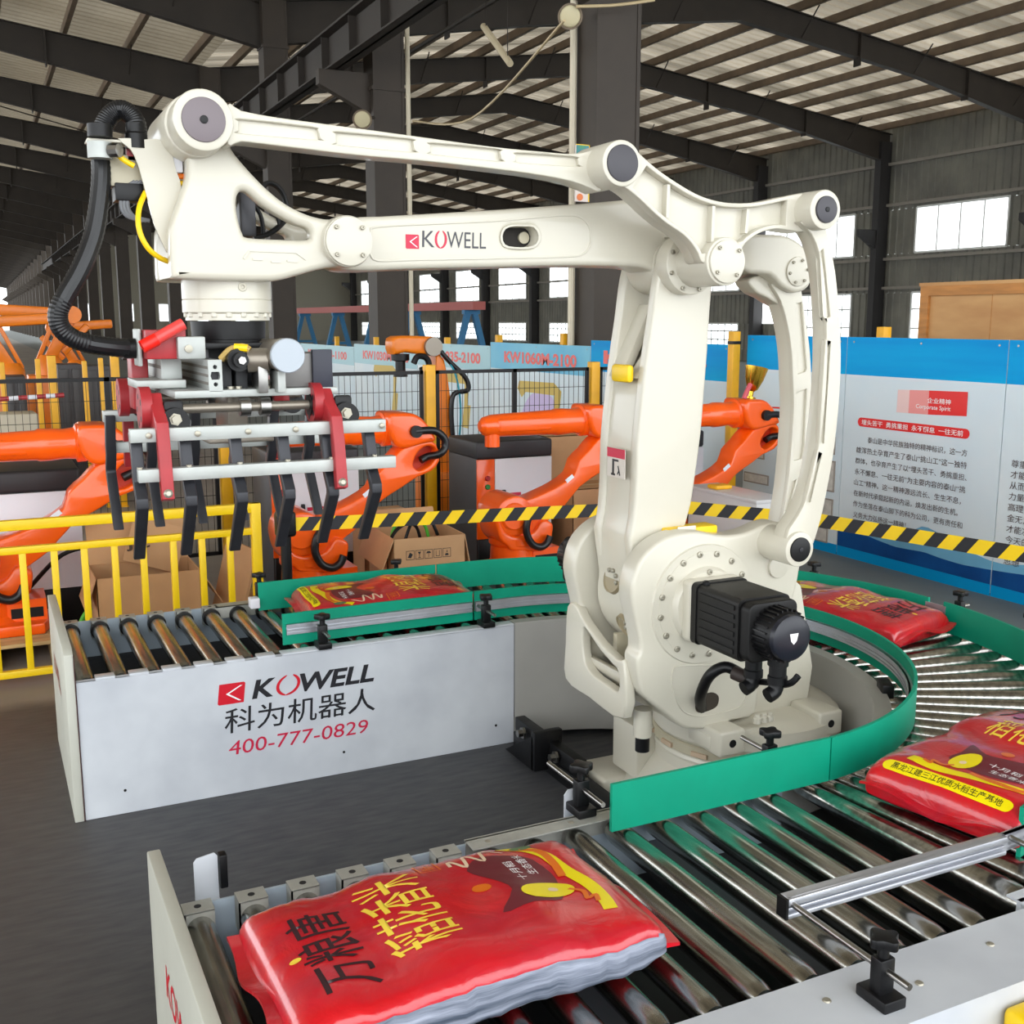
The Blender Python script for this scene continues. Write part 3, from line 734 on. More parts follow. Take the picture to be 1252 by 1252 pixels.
def make_bag(loc, rot, label, seed, L_=0.84, W_=0.48, H_=0.132, flip=False, side=True, sag=0.0, prints=True):
    rnd = random.Random(seed)
    hx, hy = L_ / 2, W_ / 2
    ph = [rnd.uniform(0, 6) for _ in range(6)]
    def outline_scale(u):            # slightly pinched ends
        return 1 - 0.05 * abs(u) ** 4
    def top(x, y):
        u, v = max(-1, min(1, x / hx)), max(-1, min(1, y / hy))
        e = (1 - abs(u) ** 4.5) ** 0.5 * (1 - abs(v) ** 5) ** 0.5
        w_ = 0.004 * math.sin(7 * u + ph[0]) * math.cos(5 * v + ph[1]) + 0.003 * math.sin(13 * u + 9 * v + ph[2]) + 0.002 * math.sin(22 * u - 6 * v + ph[3])
        return H_ * (0.30 + 0.70 * e) + w_ * e + 0.010 * (1 - u * u) * (1 - v * v)
    n, mth = 44, 26
    g = G(); idx = {}
    # cross-sections along the length, each a rounded loop
    prof_n = 40
    vs = []
    for i in range(n + 1):
        u = -1 + 2 * i / n
        us = math.copysign(1 - (1 - abs(u)) ** 1.5, u) if abs(u) > 0 else 0
        x = us * hx
        endf = max(0.0, 1 - abs(us) ** 9) ** 0.5
        hh = H_ * (0.24 + 0.76 * endf) * (1 + 0.05 * math.sin(5 * us + ph[0]) + 0.03 * math.sin(11 * us + ph[4]))
        ww = hy * (0.93 + 0.07 * endf) * (1 + 0.018 * math.sin(8 * us + ph[1]) + 0.01 * math.sin(17 * us + ph[5]))
        for j in range(prof_n):
            a = 2 * PI * j / prof_n
            c, s_ = math.cos(a), math.sin(a)
            y = ww * math.copysign(abs(c) ** 0.34, c)
            zz = math.copysign(abs(s_) ** 0.42, s_)
            z = hh / 2 + hh / 2 * zz
            if s_ > 0:
                v = y / ww
                z += (0.013 * (1 - us * us) * (1 - v * v) + 0.004 * math.sin(9 * us + ph[2]) * math.cos(6 * v + ph[3]) * (1 - v ** 4)) * zz
            if abs(s_) < 0.75 and abs(c) > .3:
                y += math.copysign(0.004 * math.sin(30 * us + ph[4] + 3 * s_) + 0.006 * math.sin(14 * us + ph[0]), y)
            z += (0.18 * H_) * (abs(us) ** 14)       # ends lift a little off the rollers
            vs.append((x, y, z))
    fs = []
    for i in range(n):
        for j in range(prof_n):
            fs.append((i * prof_n + j, i * prof_n + (j + 1) % prof_n, (i + 1) * prof_n + (j + 1) % prof_n, (i + 1) * prof_n + j))
    fs += [tuple(range(prof_n - 1, -1, -1)), tuple(range(n * prof_n, (n + 1) * prof_n))]
    g.add(vs, fs)
    t = thing('rice_bag', loc, label, 'bag', 'red rice bags on the conveyors')
    t.rotation_euler = (0, 0, rot)
    me = g.mesh('sack', BAGM, ang=80)
    if side:
        me.materials.append(BAGSIDE)
        for p in me.polygons:
            c = p.center
            if p.normal.y * (1 if flip else -1) > 0.62 and c.z < H_ * 0.66: p.material_index = 1
    sack = bpy.data.objects.new('sack', me); COL.objects.link(sack); sack.parent = t; ORG[sack.name] = Vector(loc)
    # sewn end strips
    for s_ in (-1, 1):
        vs = []; k = 24
        for i in range(k + 1):
            y = (-1 + 2 * i / k) * hy * 0.95
            zc = H_ * 0.42 + 0.008 * math.sin(16 * y + ph[1] * s_)
            for dx, dz in ((hx * 0.975, -0.006), (hx * 0.975, 0.006), (hx + 0.028 + 0.006 * math.sin(25 * y), 0.006 + 0.01 * math.sin(19 * y + ph[2])), (hx + 0.028 + 0.006 * math.sin(25 * y), -0.002 + 0.01 * math.sin(19 * y + ph[2]))):
                vs.append((s_ * dx, y, zc + dz))
        fs = []
        for i in range(k):
            for j in range(4): fs.append((4 * i + j, 4 * i + (j + 1) % 4, 4 * i + 4 + (j + 1) % 4, 4 * i + 4 + j))
        fs += [(0, 1, 2, 3), (4 * k + 3, 4 * k + 2, 4 * k + 1, 4 * k)]
        e = G().add(vs, fs).mesh('end_seam', BAGM, ang=60); o = bpy.data.objects.new('end_seam', e); COL.objects.link(o); o.parent = t
    if not prints: return t
    # prints follow the bag top; look straight down on the finished sack
    bm = bmesh.new(); bm.from_mesh(me)
    from mathutils.bvhtree import BVHTree
    bv = BVHTree.FromBMesh(bm); bm.free()
    def on(u, v, off=0.0012):
        hit = bv.ray_cast(Vector((u * hx, v * hy, 1)), Vector((0, 0, -1)))
        z = hit[0].z if hit[0] else H_ * 0.5
        return Vector((u * hx, v * hy, z + off))
    def dec(name, items, m, off=0.0012):
        v, f = [], []
        for vs_, fs_ in items:
            # subdivide long spans by using bmesh
            o = len(v); v += [(a, b, 0) for a, b in vs_]; f += [tuple(i + o for i in q) for q in fs_]
        me_ = bpy.data.meshes.new(name); me_.from_pydata(v, [], f)
        b_ = bmesh.new(); b_.from_mesh(me_)
        bmesh.ops.triangulate(b_, faces=b_.faces)
        for _ in range(4):
            es = [e for e in b_.edges if math.hypot((e.verts[0].co.x - e.verts[1].co.x) * hx, (e.verts[0].co.y - e.verts[1].co.y) * hy) > 0.03]
            if not es: break
            bmesh.ops.subdivide_edges(b_, edges=es, cuts=1)
            bmesh.ops.triangulate(b_, faces=b_.faces)
        for q in b_.verts: q.co = on(q.co.x, q.co.y, off)
        b_.to_mesh(me_); b_.free(); me_.materials.append(m)
        me_.polygons.foreach_set('use_smooth', [True] * len(me_.polygons))
        o = bpy.data.objects.new(name, me_); COL.objects.link(o); o.parent = t
        return o
    def rot_text(body, u0, u1, v0, v1, bold=0.0):
        # reads along +v (lettering turned a quarter), glyph tops towards -u
        vs_, fs_ = text_geo(body, 1, bold); q = fit(vs_, 0, 1, 0, 1)
        return [(u0 + (1 - b) * (u1 - u0), v0 + a * (v1 - v0)) for a, b in q], fs_
    def poly(pts): return pts, [tuple(range(len(pts)))]
    def ell(cx, cy, rx, ry, n_=22, rt=0.0):
        return poly([(cx + rx * math.cos(2 * PI * i / n_) * math.cos(rt) - ry * math.sin(2 * PI * i / n_) * math.sin(rt), cy + rx * math.cos(2 * PI * i / n_) * math.sin(rt) + ry * math.sin(2 * PI * i / n_) * math.cos(rt)) for i in range(n_)])
    def line(pts, wd):
        v_, f_ = [], []
        for i, p in enumerate(pts):
            a = Vector(pts[max(0, i - 1)]); b = Vector(pts[min(len(pts) - 1, i + 1)]); d = (b - a).normalized(); q = Vector((-d.y, d.x * 1.0)) * wd / 2
            v_ += [tuple(Vector(p) + q), tuple(Vector(p) - q)]
        return v_, [(2 * i, 2 * i + 1, 2 * i + 3, 2 * i + 2) for i in range(len(pts) - 1)]
    # dark scene painted behind the rice
    dec('dark_field', [poly(smooth([(0.20, -0.35), (0.34, -0.05), (0.30, 0.2), (0.22, 0.5), (0.36, 0.72), (0.60, 0.62), (0.66, 0.2), (0.62, -0.1), (0.56, -0.32), (0.40, -0.30)], 3))], mat('dark plum bag print', (104, 30, 40), 0.35), 0.0009)
    dec('bag_title', [rot_text('稻花香米', -0.44, -0.06, -0.52, 0.72, 0.004)], BYEL)
    dec('bag_brand', [rot_text('万粮唐', -0.84, -0.53, -0.72, 0.50, 0.006)], BBLK)
    dec('seal', [line([(-0.02, 0.66), (-0.02, 0.90), (0.10, 0.90), (0.10, 0.66), (-0.02, 0.66)], 0.012), rot_text('御米', 0.0, 0.08, 0.69, 0.87)], BORG)
    dec('sun', [ell(0.20, 0.10, 0.055, 0.075)], BORG)
    dec('brush_stroke', [line(smooth([(0.16, 0.66), (0.18, 0.80), (0.24, 0.58), (0.28, 0.84), (0.36, 0.62), (0.40, 0.88), (0.52, 0.78)], 5, False), 0.022)], BWHT)
    dec('river', [line(smooth([(0.52, 0.93), (0.66, 0.82), (0.73, 0.55), (0.75, 0.2), (0.79, -0.15), (0.785, -0.42), (0.76, -0.62)], 5, False), 0.085)], BYEL2)
    dec('ridge', [line(smooth([(0.60, 0.88), (0.72, 0.70), (0.73, 0.4), (0.70, 0.1)], 5, False), 0.05)], BORG, 0.0016)
    dec('tea_leaf', [ell(0.66, 0.86, 0.07, 0.06)], BTEAL, 0.0018)
    dec('rice_grain', [ell(0.54, -0.12, 0.16, 0.15, rt=-0.35)], BYEL2, 0.0018)
    dec('grain_shine', [ell(0.57, -0.12, 0.03, 0.04)], BWHT, 0.0022)
    dec('ear_of_rice', [line(smooth([(0.66, -0.14), (0.72, -0.24), (0.70, -0.38), (0.76, -0.34), (0.74, -0.46)], 4, False), 0.03)], BORG, 0.002)
    dec('small_lettering', [rot_text('十月稻', 0.44, 0.50, 0.12, 0.52), rot_text('生态香米', 0.53, 0.59, 0.22, 0.66)], WHITEINK, 0.0018)
    band = [(-0.03 + 0.0 * i, 0) for i in range(1)]
    pill = [(0.905 + 0.042 * math.cos(a), 0.74 + 0.08 * math.sin(a)) for a in [PI * i / 8 for i in range(9)]] + [(0.905 + 0.042 * math.cos(a), -0.74 + 0.08 * math.sin(a)) for a in [PI + PI * i / 8 for i in range(9)]]
    if not side: dec('origin_band', [poly(pill)], BYEL2, 0.0020)
    if not side: dec('origin_lettering', [rot_text('黑龙江建三江优质水稻生产基地', 0.878, 0.932, -0.70, 0.70, 0.01)], mat('olive print', (70, 70, 10), 0.5), 0.0026)
    dec('gold_drop', [ell(-0.86, -0.10, 0.03, 0.035)], BYEL)
    return t
ROLLTOP = 0.589
make_bag((0.855, 2.065, ROLLTOP), math.radians(1.5), 'red rice bag nearest the camera, lying on the foreground rollers', 3)
make_bag((2.74, 2.165, ROLLTOP + 0.004), math.radians(12 + 180), 'red rice bag on the bend at the right edge, yellow printed band facing the camera', 5, side=False)
make_bag((3.56, 3.81, ROLLTOP + 0.004), math.radians(104), 'red rice bag behind the black motor, lying between the two green curved rails', 8, side=False)
make_bag((1.72, 4.965, ROLLTOP), math.radians(177), 'red rice bag on the far conveyor, half hidden by the green rail', 11, side=False)
# ================================================================== palletising robot
J2 = (2.38, 0.955); EL = (2.328, 2.199); YM = 3.53
rob = thing('palletizing_robot', (2.78, YM, 0), 'large cream white palletising robot arm standing inside the conveyor bend', 'robot')
def inset(poly, d):
    n = len(poly); A = sum(poly[i][0] * poly[(i + 1) % n][1] - poly[(i + 1) % n][0] * poly[i][1] for i in range(n)); s = 1 if A > 0 else -1
    out = []
    for i in range(n):
        a, b, c = Vector(poly[i - 1]), Vector(poly[i]), Vector(poly[(i + 1) % n])
        e1 = (b - a).normalized(); e2 = (c - b).normalized(); nn = (Vector((-e1.y, e1.x)) + Vector((-e2.y, e2.x)))
        if nn.length < 1e-6: nn = Vector((-e1.y, e1.x))
        out.append(tuple(b + nn.normalized() * s * d))
    return out
def circ(cx, cz, r, n=40, a0=0, a1=360): return [(cx + r * math.cos(math.radians(a0 + (a1 - a0) * i / n)), cz + r * math.sin(math.radians(a0 + (a1 - a0) * i / n))) for i in range(n + (0 if a1 - a0 == 360 else 1))]
def rrect(x0, x1, z0, z1, r, n=6):
    out = []
    for cx, cz, a in ((x1 - r, z1 - r, 0), (x0 + r, z1 - r, 90), (x0 + r, z0 + r, 180), (x1 - r, z0 + r, 270)):
        out += [(cx + r * math.cos(math.radians(a + 90 * i / n)), cz + r * math.sin(math.radians(a + 90 * i / n))) for i in range(n + 1)]
    return out
def hub(name, x, z, y0, y1, r, m, parent, bev=0.006):
    # round boss on a Y axis, y0 = face towards the camera
    return part(name, G().lathe((x, y0, z), (0, 1, 0), [(0, r - bev), (bev * 0.3, r - bev * 0.3), (bev, r), (y1 - y0, r)], 40), m, parent)
def bolts_ring(parent, x, z, y, r, n, br=0.011, a0=0.0, proto=None, dep=0.008):
    o0 = None
    for i in range(n):
        a = math.radians(a0 + 360 * i / n)
        p = (x + r * math.cos(a), y, z + r * math.sin(a))
        if o0 is None:
            g = G().lathe((p[0], y, p[2]), (0, -1, 0), [(0, br), (dep * 0.8, br), (dep, br * 0.8), (dep, br * 0.45), (dep * 0.4, br * 0.4)], 12)
            o0 = part('bolt', g, BOLT, parent); b0 = p
        else: clone(o0, (p[0] - b0[0], 0, p[2] - b0[2]))

# --- base: footing, pedestal, slewing ring
g = G(); ax, ay = 2.80, YM
g.lathe((ax, ay, 0.02), (0, 0, 1), [(0, 0.53), (0.03, 0.53), (0.05, 0.50), (0.20, 0.378), (0.27, 0.375)], 48)
base = part('base', g, CREAM, rob)
for sx, sy in ((-1, -1), (-1, 1), (1, -1), (1, 1)):
    part('foot', G().obox((ax + sx * 0.40, ay + sy * 0.36, 0.04), (0.28, 0.24, 0.08)), CREAM, base, bevel=0.02, seg=3)
part('cable_box', G().box(ax - 0.44, ax - 0.25, ay + 0.14, ay + 0.34, 0.10, 0.33), CREAM, base, bevel=0.012)
part('slewing_ring', G().lathe((ax, ay, 0.285), (0, 0, 1), [(0, 0.372), (0.012, 0.372), (0.012, 0.385), (0.05, 0.385), (0.055, 0.378)], 48), CREAMD, base)
part('base_lip', G().lathe((ax, ay, 0.262), (0, 0, 1), [(0, 0.378), (0.012, 0.382), (0.024, 0.378)], 48), CREAM, base)
for i in range(14):
    a = 2 * PI * i / 14
    part('ring_block', G().obox((ax + 0.383 * math.cos(a), ay + 0.383 * math.sin(a), 0.31), (0.02, 0.07, 0.018), Matrix.Rotation(a, 3, 'Z')), mat('tan adhesive pad', (196, 172, 146), 0.6), base)
# --- turret: two cheek plates and a bridging body
tur = part('turret', G().lathe((ax, ay, 0.335), (0, 0, 1), [(0, 0.37), (0.02, 0.385), (0.09, 0.38), (0.11, 0.35), (0.115, 0.3)], 48), CREAM, rob)
YN0, YN1 = 3.27, 3.37
def T2(p): return prof(crop(680, 620, 0.27157, p), YN0)
cheek = T2([(340, 400), (352, 310), (385, 235), (440, 175), (505, 135), (580, 115), (650, 112), (720, 125), (780, 128), (850, 118), (900, 100), (950, 78), (1010, 70), (1080, 110), (1110, 200), (1100, 280), (1085, 360), (1060, 440),
            (1000, 620), (920, 760), (900, 930), (790, 965), (760, 985), (660, 1003), (580, 998), (525, 962), (470, 915), (395, 850), (372, 770), (365, 690), (380, 650), (378, 600), (358, 500)])
cheek = smooth(cheek, 3)
yf0, yf1 = 2 * YM - YN1, 2 * YM - YN0
part('cheek_plate', G().fill([cheek], YN0, YN1, 0.016, 3), CREAM, tur, ang=50)
part('cheek_plate', G().fill([[q for q in cheek if q[0] < 2.37]], yf0 + 0.01, yf1 + 0.01, 0.016, 3), CREAM, tur, ang=50)
# front apron sweeping between the plates under the lower arm
apr = smooth(T2([(384, 800), (396, 850), (470, 915), (560, 985), (640, 1000), (760, 985), (700, 900), (560, 885), (470, 850), (425, 805)]), 3)
def fillx(loops, x0, x1, bev=0.0, res=2):
    g_ = G().fill(loops, x0, x1, bev, res); g_.v = [(b, a, c) for a, b, c in g_.v]; return g_
kk = 0.27157
wq = lambda p: [(q.y, q.z) for q in (atX(680 + a * kk, 620 + b * kk, 2.075) for a, b in p)]
zf_ = T2([(372, 790)])[0][1]
fwo = smooth([(YN1 - 0.03, 0.53), (3.60, 0.53), (yf1 + 0.0, 0.55), (yf1 + 0.004, 0.70), (yf1 - 0.01, 0.86), (yf1 - 0.08, 0.88), (yf1 - 0.15, 0.83), (3.50, 0.77), (YN1 + 0.02, 0.745), (YN1 - 0.03, 0.74)], 3)
fwh = smooth([(YN1 + 0.01, 0.625), (YN1 + 0.10, 0.625), (YN1 + 0.21, 0.635), (YN1 + 0.265, 0.67), (YN1 + 0.285, 0.74), (YN1 + 0.28, 0.80), (YN1 + 0.25, 0.80), (YN1 + 0.15, 0.75), (YN1 + 0.06, 0.72), (YN1 + 0.01, 0.70)], 3)
part('front_wall', fillx([fwo, fwh], 2.082, 2.125, 0.008, 2), CREAM, tur, ang=50)
part('apron', G().fill([apr], YN0 + 0.02, yf1 - 0.01, 0.012, 2), CREAM, tur, ang=50)
rear = [(2.50, 0.44), (2.98, 0.44), (3.0, 0.60), (2.92, 0.95), (2.80, 1.05), (2.62, 0.98), (2.56, 0.70)]
part('rear_body', G().fill([rear], YN1 - 0.02, yf0 + 0.02, 0.01), CREAM, tur)
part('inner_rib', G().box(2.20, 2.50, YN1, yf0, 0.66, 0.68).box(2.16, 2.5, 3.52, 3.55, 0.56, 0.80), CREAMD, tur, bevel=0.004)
part('foot_block', G().box(2.40, 2.96, YN0 - 0.045, YN1, 0.385, 0.445), CREAM, tur, bevel=0.01)
for x in (2.475, 2.955):
    fb = part('jacking_lug', G().box(x - 0.07, x + 0.05, YN0 - 0.10, YN1 - 0.02, 0.375, 0.475), CREAM, tur, bevel=0.012, seg=3)
    part('lug_hole', G().cyl((x - 0.01, YN0 - 0.1005, 0.425), (x - 0.01, YN0 - 0.095, 0.425), 0.016, n=16), BLACK, fb)
px_ = atY(789, 885, 3.34)
part('cable_post', G().lathe((2.21, 3.40, 0.42), (0, 0, 1), [(0, 0.036), (0.11, 0.036)], 20), CREAM, tur)
part('post_plug', G().lathe((2.21, 3.40, 0.36), (0, 0, 1), [(0, 0.028), (0.065, 0.028)], 20), BLACK, tur)
# J2 gearbox flange with its bolt circle
fl_ = part('gearbox_flange', G().lathe((J2[0], YN0 - 0.012, J2[1]), (0, 1, 0), [(0, 0.150), (0.002, 0.20), (0.004, 0.2), (0.004, 0.226), (0.012, 0.230), (0.02, 0.236), (0.03, 0.236)], 64), CREAM, tur)
part('gearbox_face', G().lathe((J2[0], YN0 - 0.035, J2[1]), (0, 1, 0), [(0, 0.135), (0.006, 0.142), (0.03, 0.15)], 56), CREAM, tur)
bolts_ring(fl_, J2[0], J2[1], YN0 - 0.008, 0.195, 16, 0.012, 8)
bolts_ring(fl_, J2[0] + 0.02, J2[1] + 0.02, YN0 - 0.034, 0.112, 5, 0.011, 100)
part('motor_mount', G().box(J2[0] - 0.115, J2[0] + 0.115, YN0 - 0.085, YN0 - 0.02, J2[1] - 0.115, J2[1] + 0.115), CREAM, tur, bevel=0.02, seg=3)
# access pocket with the cable outlet
pk = smooth(T2([(525, 730), (560, 712), (700, 708), (850, 690), (862, 760), (855, 860), (820, 905), (740, 930), (640, 945), (570, 920), (535, 860), (518, 790)]), 3)
part('pocket_rim', G().fill([pk, inset(pk, 0.005)], YN0 - 0.004, YN0 + 0.004, 0.001, 1), CREAM, tur)
c_ = atY(680 + 675 * .27157, 620 + 880 * .27157, YN0)
part('cable_outlet', G().fill([smooth([(c_.x - 0.05, c_.z - 0.01), (c_.x - 0.035, c_.z + 0.025), (c_.x + 0.02, c_.z + 0.038), (c_.x + 0.055, c_.z + 0.018), (c_.x + 0.05, c_.z - 0.02), (c_.x + 0.01, c_.z - 0.034), (c_.x - 0.035, c_.z - 0.034)], 4)], YN0 - 0.003, YN0 + 0.01), mat('dark cable outlet', (58, 50, 40), 0.7), tur)
def T3(x, y, Y): return atY(680 + x * .27157, 620 + y * .27157, Y)
part('motor_cable', G().tube(smooth([tuple(T3(655, 905, 3.28)), tuple(T3(650, 850, 3.22)), tuple(T3(690, 760, 3.16)), tuple(T3(760, 720, 3.12)), tuple(T3(830, 750, 3.08)), tuple(T3(890, 780, 3.02))], 6, False), 0.021, 12), BLACK, tur)
part('cable_sleeve', G().tube([tuple(T3(800, 745, 3.09)), tuple(T3(905, 790, 3.0))], 0.026, 12), mat('dark brown sleeve', (48, 38, 34), 0.6), tur)
for dx in (0, 0.03, 0.06):
    part('grease_fitting', G().lathe((2.60 + dx, 3.20, 0.475), (0, 0, 1), [(0, 0.016), (0.02, 0.016), (0.024, 0.010), (0.034, 0.010)], 10), CREAM, tur)
# --- motors on both sides
def motor(y0, sgn, name='motor'):
    d = lambda v: y0 + sgn * v
    x, z = J2; g = G(); h = 0.110
    y_a, y_b = sorted((d(0.0), d(0.03)))
    g.fill([rrect(x - h - 0.004, x + h + 0.004, z - h - 0.004, z + h + 0.004, 0.02)], y_a, y_b)
    y_a, y_b = sorted((d(0.03), d(0.27)))
    g.fill([rrect(x - h, x + h, z - h, z + h, 0.022)], y_a, y_b)
    mo = part(name, g, BLACKM, rob, ang=40)
    for k in range(6):       # cooling ribs along the body
        for zz in (-0.078 + k * 0.031,):
            for sx in (-1, 1):
                ya, yb = sorted((d(0.05), d(0.25)))
                part('cooling_rib', G().box(x + sx * h - 0.004, x + sx * h + 0.005, ya, yb, z + zz - 0.008, z + zz + 0.008), BLACKM, mo, sm=False)
    ya, yb = sorted((d(0.27), d(0.32)))
    part('motor_end', G().fill([rrect(x - h + 0.006, x + h - 0.006, z - h + 0.006, z + h - 0.006, 0.03)], ya, yb, 0.006), BLACKM, mo)
    fan = part('fan_housing', G().lathe((x, d(0.30), z), (0, sgn, 0), [(0, 0.086), (0.09, 0.086), (0.10, 0.08)], 36), BLACK, mo)
    for i in range(28):
        a = 2 * PI * i / 28
        part('fan_fin', G().obox((x + 0.088 * math.cos(a), d(0.355), z + 0.088 * math.sin(a)), (0.012, 0.07, 0.006), Matrix.Rotation(-a, 3, 'Y')), BLACK, fan, sm=False)
    part('fan_cap', G().lathe((x, d(0.40), z), (0, sgn, 0), [(0, 0.08), (0.018, 0.078), (0.026, 0.066), (0.028, 0.02)], 36), mat('blue black cap', (26, 28, 38), 0.35), mo)
    for dy, l in ((0.20, 0.10), (0.33, 0.085)):
        cn = part('connector', G().lathe((x + 0.02, d(dy), z - 0.07), (0, 0, -1), [(0, 0.036), (0.05, 0.036), (0.052, 0.030), (l, 0.030), (l + 0.004, 0.034), (l + 0.03, 0.034), (l + 0.034, 0.02)], 18), BLACK, mo)
        part('elbow_plug', G().tube(smooth([(x + 0.02, d(dy), z - 0.07 - l - 0.02), (x + 0.01, d(dy) , z - 0.07 - l - 0.055), (x - 0.02, d(dy) - 0.0, z - 0.07 - l - 0.07)], 4, False), 0.026, 12), BLACK, cn)
    return mo
mo = motor(YN0 - 0.085, -1)
part('eye_bolt', G().lathe((J2[0] - 0.075, YN0 - 0.12, J2[1] + 0.10), (0, 0, 1), [(0, 0.014), (0.02, 0.014), (0.024, 0.008)], 12), BLACK, mo)
ye = YN0 - 0.085 - 0.4285
put('cap_emblem', flat_mesh('cap_emblem', [([(-0.018, 0.02), (0.018, 0.02), (0.012, -0.006), (0.0, -0.018), (-0.012, -0.006)], [(0, 4, 3, 2, 1)])], lambda u, v: Vector((J2[0] + u, ye - 0.0006, J2[1] + v)), WHITEINK), mo)
vs, fs = text_geo('drive', 1, 0.0)
put('cap_lettering', flat_mesh('cap_lettering', [(fit(vs, -0.012, 0.012, -0.045, -0.036), fs)], lambda u, v: Vector((J2[0] + u, ye - 0.0006, J2[1] + v)), WHITEINK), mo) if False else None
part('motor_lead', G().tube(smooth([tuple(T3(900, 785, 3.0)), tuple(T3(960, 790, 2.94)), tuple(T3(1010, 800, 2.86)), tuple(T3(1060, 790, 2.80)), tuple(T3(1090, 760, 2.78))], 5, False), 0.012, 8), BLACK, mo)
mf = motor(yf1 + 0.07, 1)
part('far_motor_mount', G().box(J2[0] - 0.115, J2[0] + 0.115, yf1, yf1 + 0.075, J2[1] - 0.115, J2[1] + 0.115), CREAM, tur, bevel=0.02)
# yellow stop block on the turret crown
sb = T3(560, 110, 3.42)
part('yellow_stop', G().box(atY(806, 655, 3.40).x, atY(866, 650, 3.40).x, 3.34, 3.42, 1.08, atY(840, 641, 3.40).z), YELLOW, tur, bevel=0.008)
part('stop_plate', G().box(atY(828, 650, 3.34).x, atY(850, 650, 3.34).x, 3.335, 3.34, 1.12, atY(840, 643, 3.34).z), CREAM, tur, bevel=0.003)

# --- lower arm
LA0, LA1 = 3.385, 3.66
armpx = [(831, 297), (817, 305), (808, 325), (803, 350), (798, 390), (792, 430), (787, 470), (782, 515), (779, 550), (778, 590), (775, 635), (770, 660)]
armpr = [(838, 645), (846, 615), (852, 575), (858, 530), (862, 480), (866, 430), (869, 380), (872, 345), (874, 325)]
YF = 3.385
L1 = prof(armpx, YF); L2 = prof(armpr, YF)
hubc = [q for q in circ(J2[0], J2[1], 0.232, 30, 165, 390)]
top_c = [q for q in circ(EL[0], EL[1], 0.112, 14, -5, 120)]
arm_out = smooth(L1, 2, False) + hubc + smooth(L2, 2, False) + top_c
la = part('lower_arm', G().fill([arm_out], LA0, LA0 + 0.05, 0.012, 3), CREAM, rob, ang=50)
part('far_arm_plate', G().fill([arm_out], LA1 - 0.05, LA1, 0.012, 3), CREAM, la, ang=50)
def cutpoly(poly, z0, z1): return [q for q in poly if z0 <= q[1] <= z1]
lo = [(x, z) for x, z in L1 if z < 1.79]; hi_r = [(x, z) for x, z in L2 if z < 1.80]
web = [(x + 0.012, z) for x, z in smooth(L1, 2, False) if 1.1 < z < 1.80] + [(2.145, 1.06), (2.145, 0.95), (2.50, 0.92)] + [(x - 0.012, z) for x, z in smooth(L2, 2, False) if 1.1 < z < 2.05]
part('arm_web', G().fill([web], LA0 + 0.02, LA1 - 0.02, 0.004), CREAM, la, ang=50)
# sloping pocket floor in the fork
part('fork_web', G().prism([(2.175, 1.79), (2.20, 1.79), (2.40, 2.02), (2.40, 2.08), (2.36, 2.05)], LA0 + 0.045, LA0 + 0.12), CREAM, la, bevel=0.004)
part('fork_web', G().prism([(2.16, 1.79), (2.20, 1.79), (2.33, 2.06), (2.29, 2.06)], LA1 - 0.13, LA1 - 0.045), CREAM, la, bevel=0.004)
wp = smooth(prof(crop(680, 620, .27157, [(240, 255), (290, 240), (340, 260), (348, 330), (300, 380), (245, 385), (222, 340)]), 3.5), 3)
# raised discs on the hub front, pocket shade put into their colour, with bolts
hx0 = 2.19
part('hub_drum', G().lathe((J2[0], LA0 + 0.03, J2[1]), (0, 1, 0), [(0, 0.236), (LA1 - LA0 - 0.06, 0.236)], 56), CREAM, la)
for (zc, yc, r) in ((1.02, 3.535, 0.060), (0.855, 3.47, 0.045)):
    a = math.asin(max(-1, min(1, (zc - J2[1]) / 0.236))); xs = J2[0] - 0.236 * math.cos(a)
    pkt = part('hub_pocket', G().lathe((xs + 0.01, yc, zc), (-math.cos(a), 0, math.sin(a)), [(0, r * 1.08), (0.021, r), (0.0215, r * 0.92), (0.0175, r * 0.88)], 20), mat('cream darkened as pocket shade', (150, 138, 110), 0.5), la)
    for q in range(4):
        b = 1.1 + q * 0.75
        part('bolt', G().lathe((xs - 0.006, yc + r * 0.6 * math.cos(b), zc + r * 0.6 * math.sin(b)), (-1, 0, 0), [(0, 0.009), (0.012, 0.009), (0.014, 0.006)], 10), BOLT, pkt)
p = atX(762, 457, 2.16)
part('yellow_stop', G().box(2.135, 2.165, p.y - 0.07, p.y + 0.05, p.z - 0.03, p.z + 0.035), YELLOW, la, bevel=0.012)
# warning label on the narrow front face
p0, p1 = atX(746, 546, 2.142), atX(767, 586, 2.142)
ya, yb = p0.y, p1.y
lb = part('warning_label', G().box(2.130, 2.1325, min(ya, yb), max(ya, yb), p1.z, p0.z), mat('pale label', (214, 206, 196), 0.5), la, sm=False)
part('label_band', G().box(2.1293, 2.1300, min(ya, yb), max(ya, yb), p0.z - 0.035, p0.z), CRIMSON, lb, sm=False)
ym_ = (ya + yb) / 2; zl = p1.z
part('label_pictogram', G().box(2.1293, 2.13, ym_ + .012, ym_ + .026, zl + .012, zl + .06).box(2.1293, 2.13, ym_ - .018, ym_ + .026, zl + .06, zl + .068).box(2.1293, 2.13, ym_ + .005, ym_ + .033, zl + .006, zl + .014), INK, lb, sm=False)
part('label_pictogram', G().bar((2.1293, ym_ - .03, zl + .01), (2.1293, ym_ - .016, zl + .045), .0006, .007, (0, 1, 0)).bar((2.1293, ym_ - .012, zl + .012), (2.1293, ym_ - .024, zl + .03), .0006, .006, (0, 1, 0)), INK, lb, sm=False)
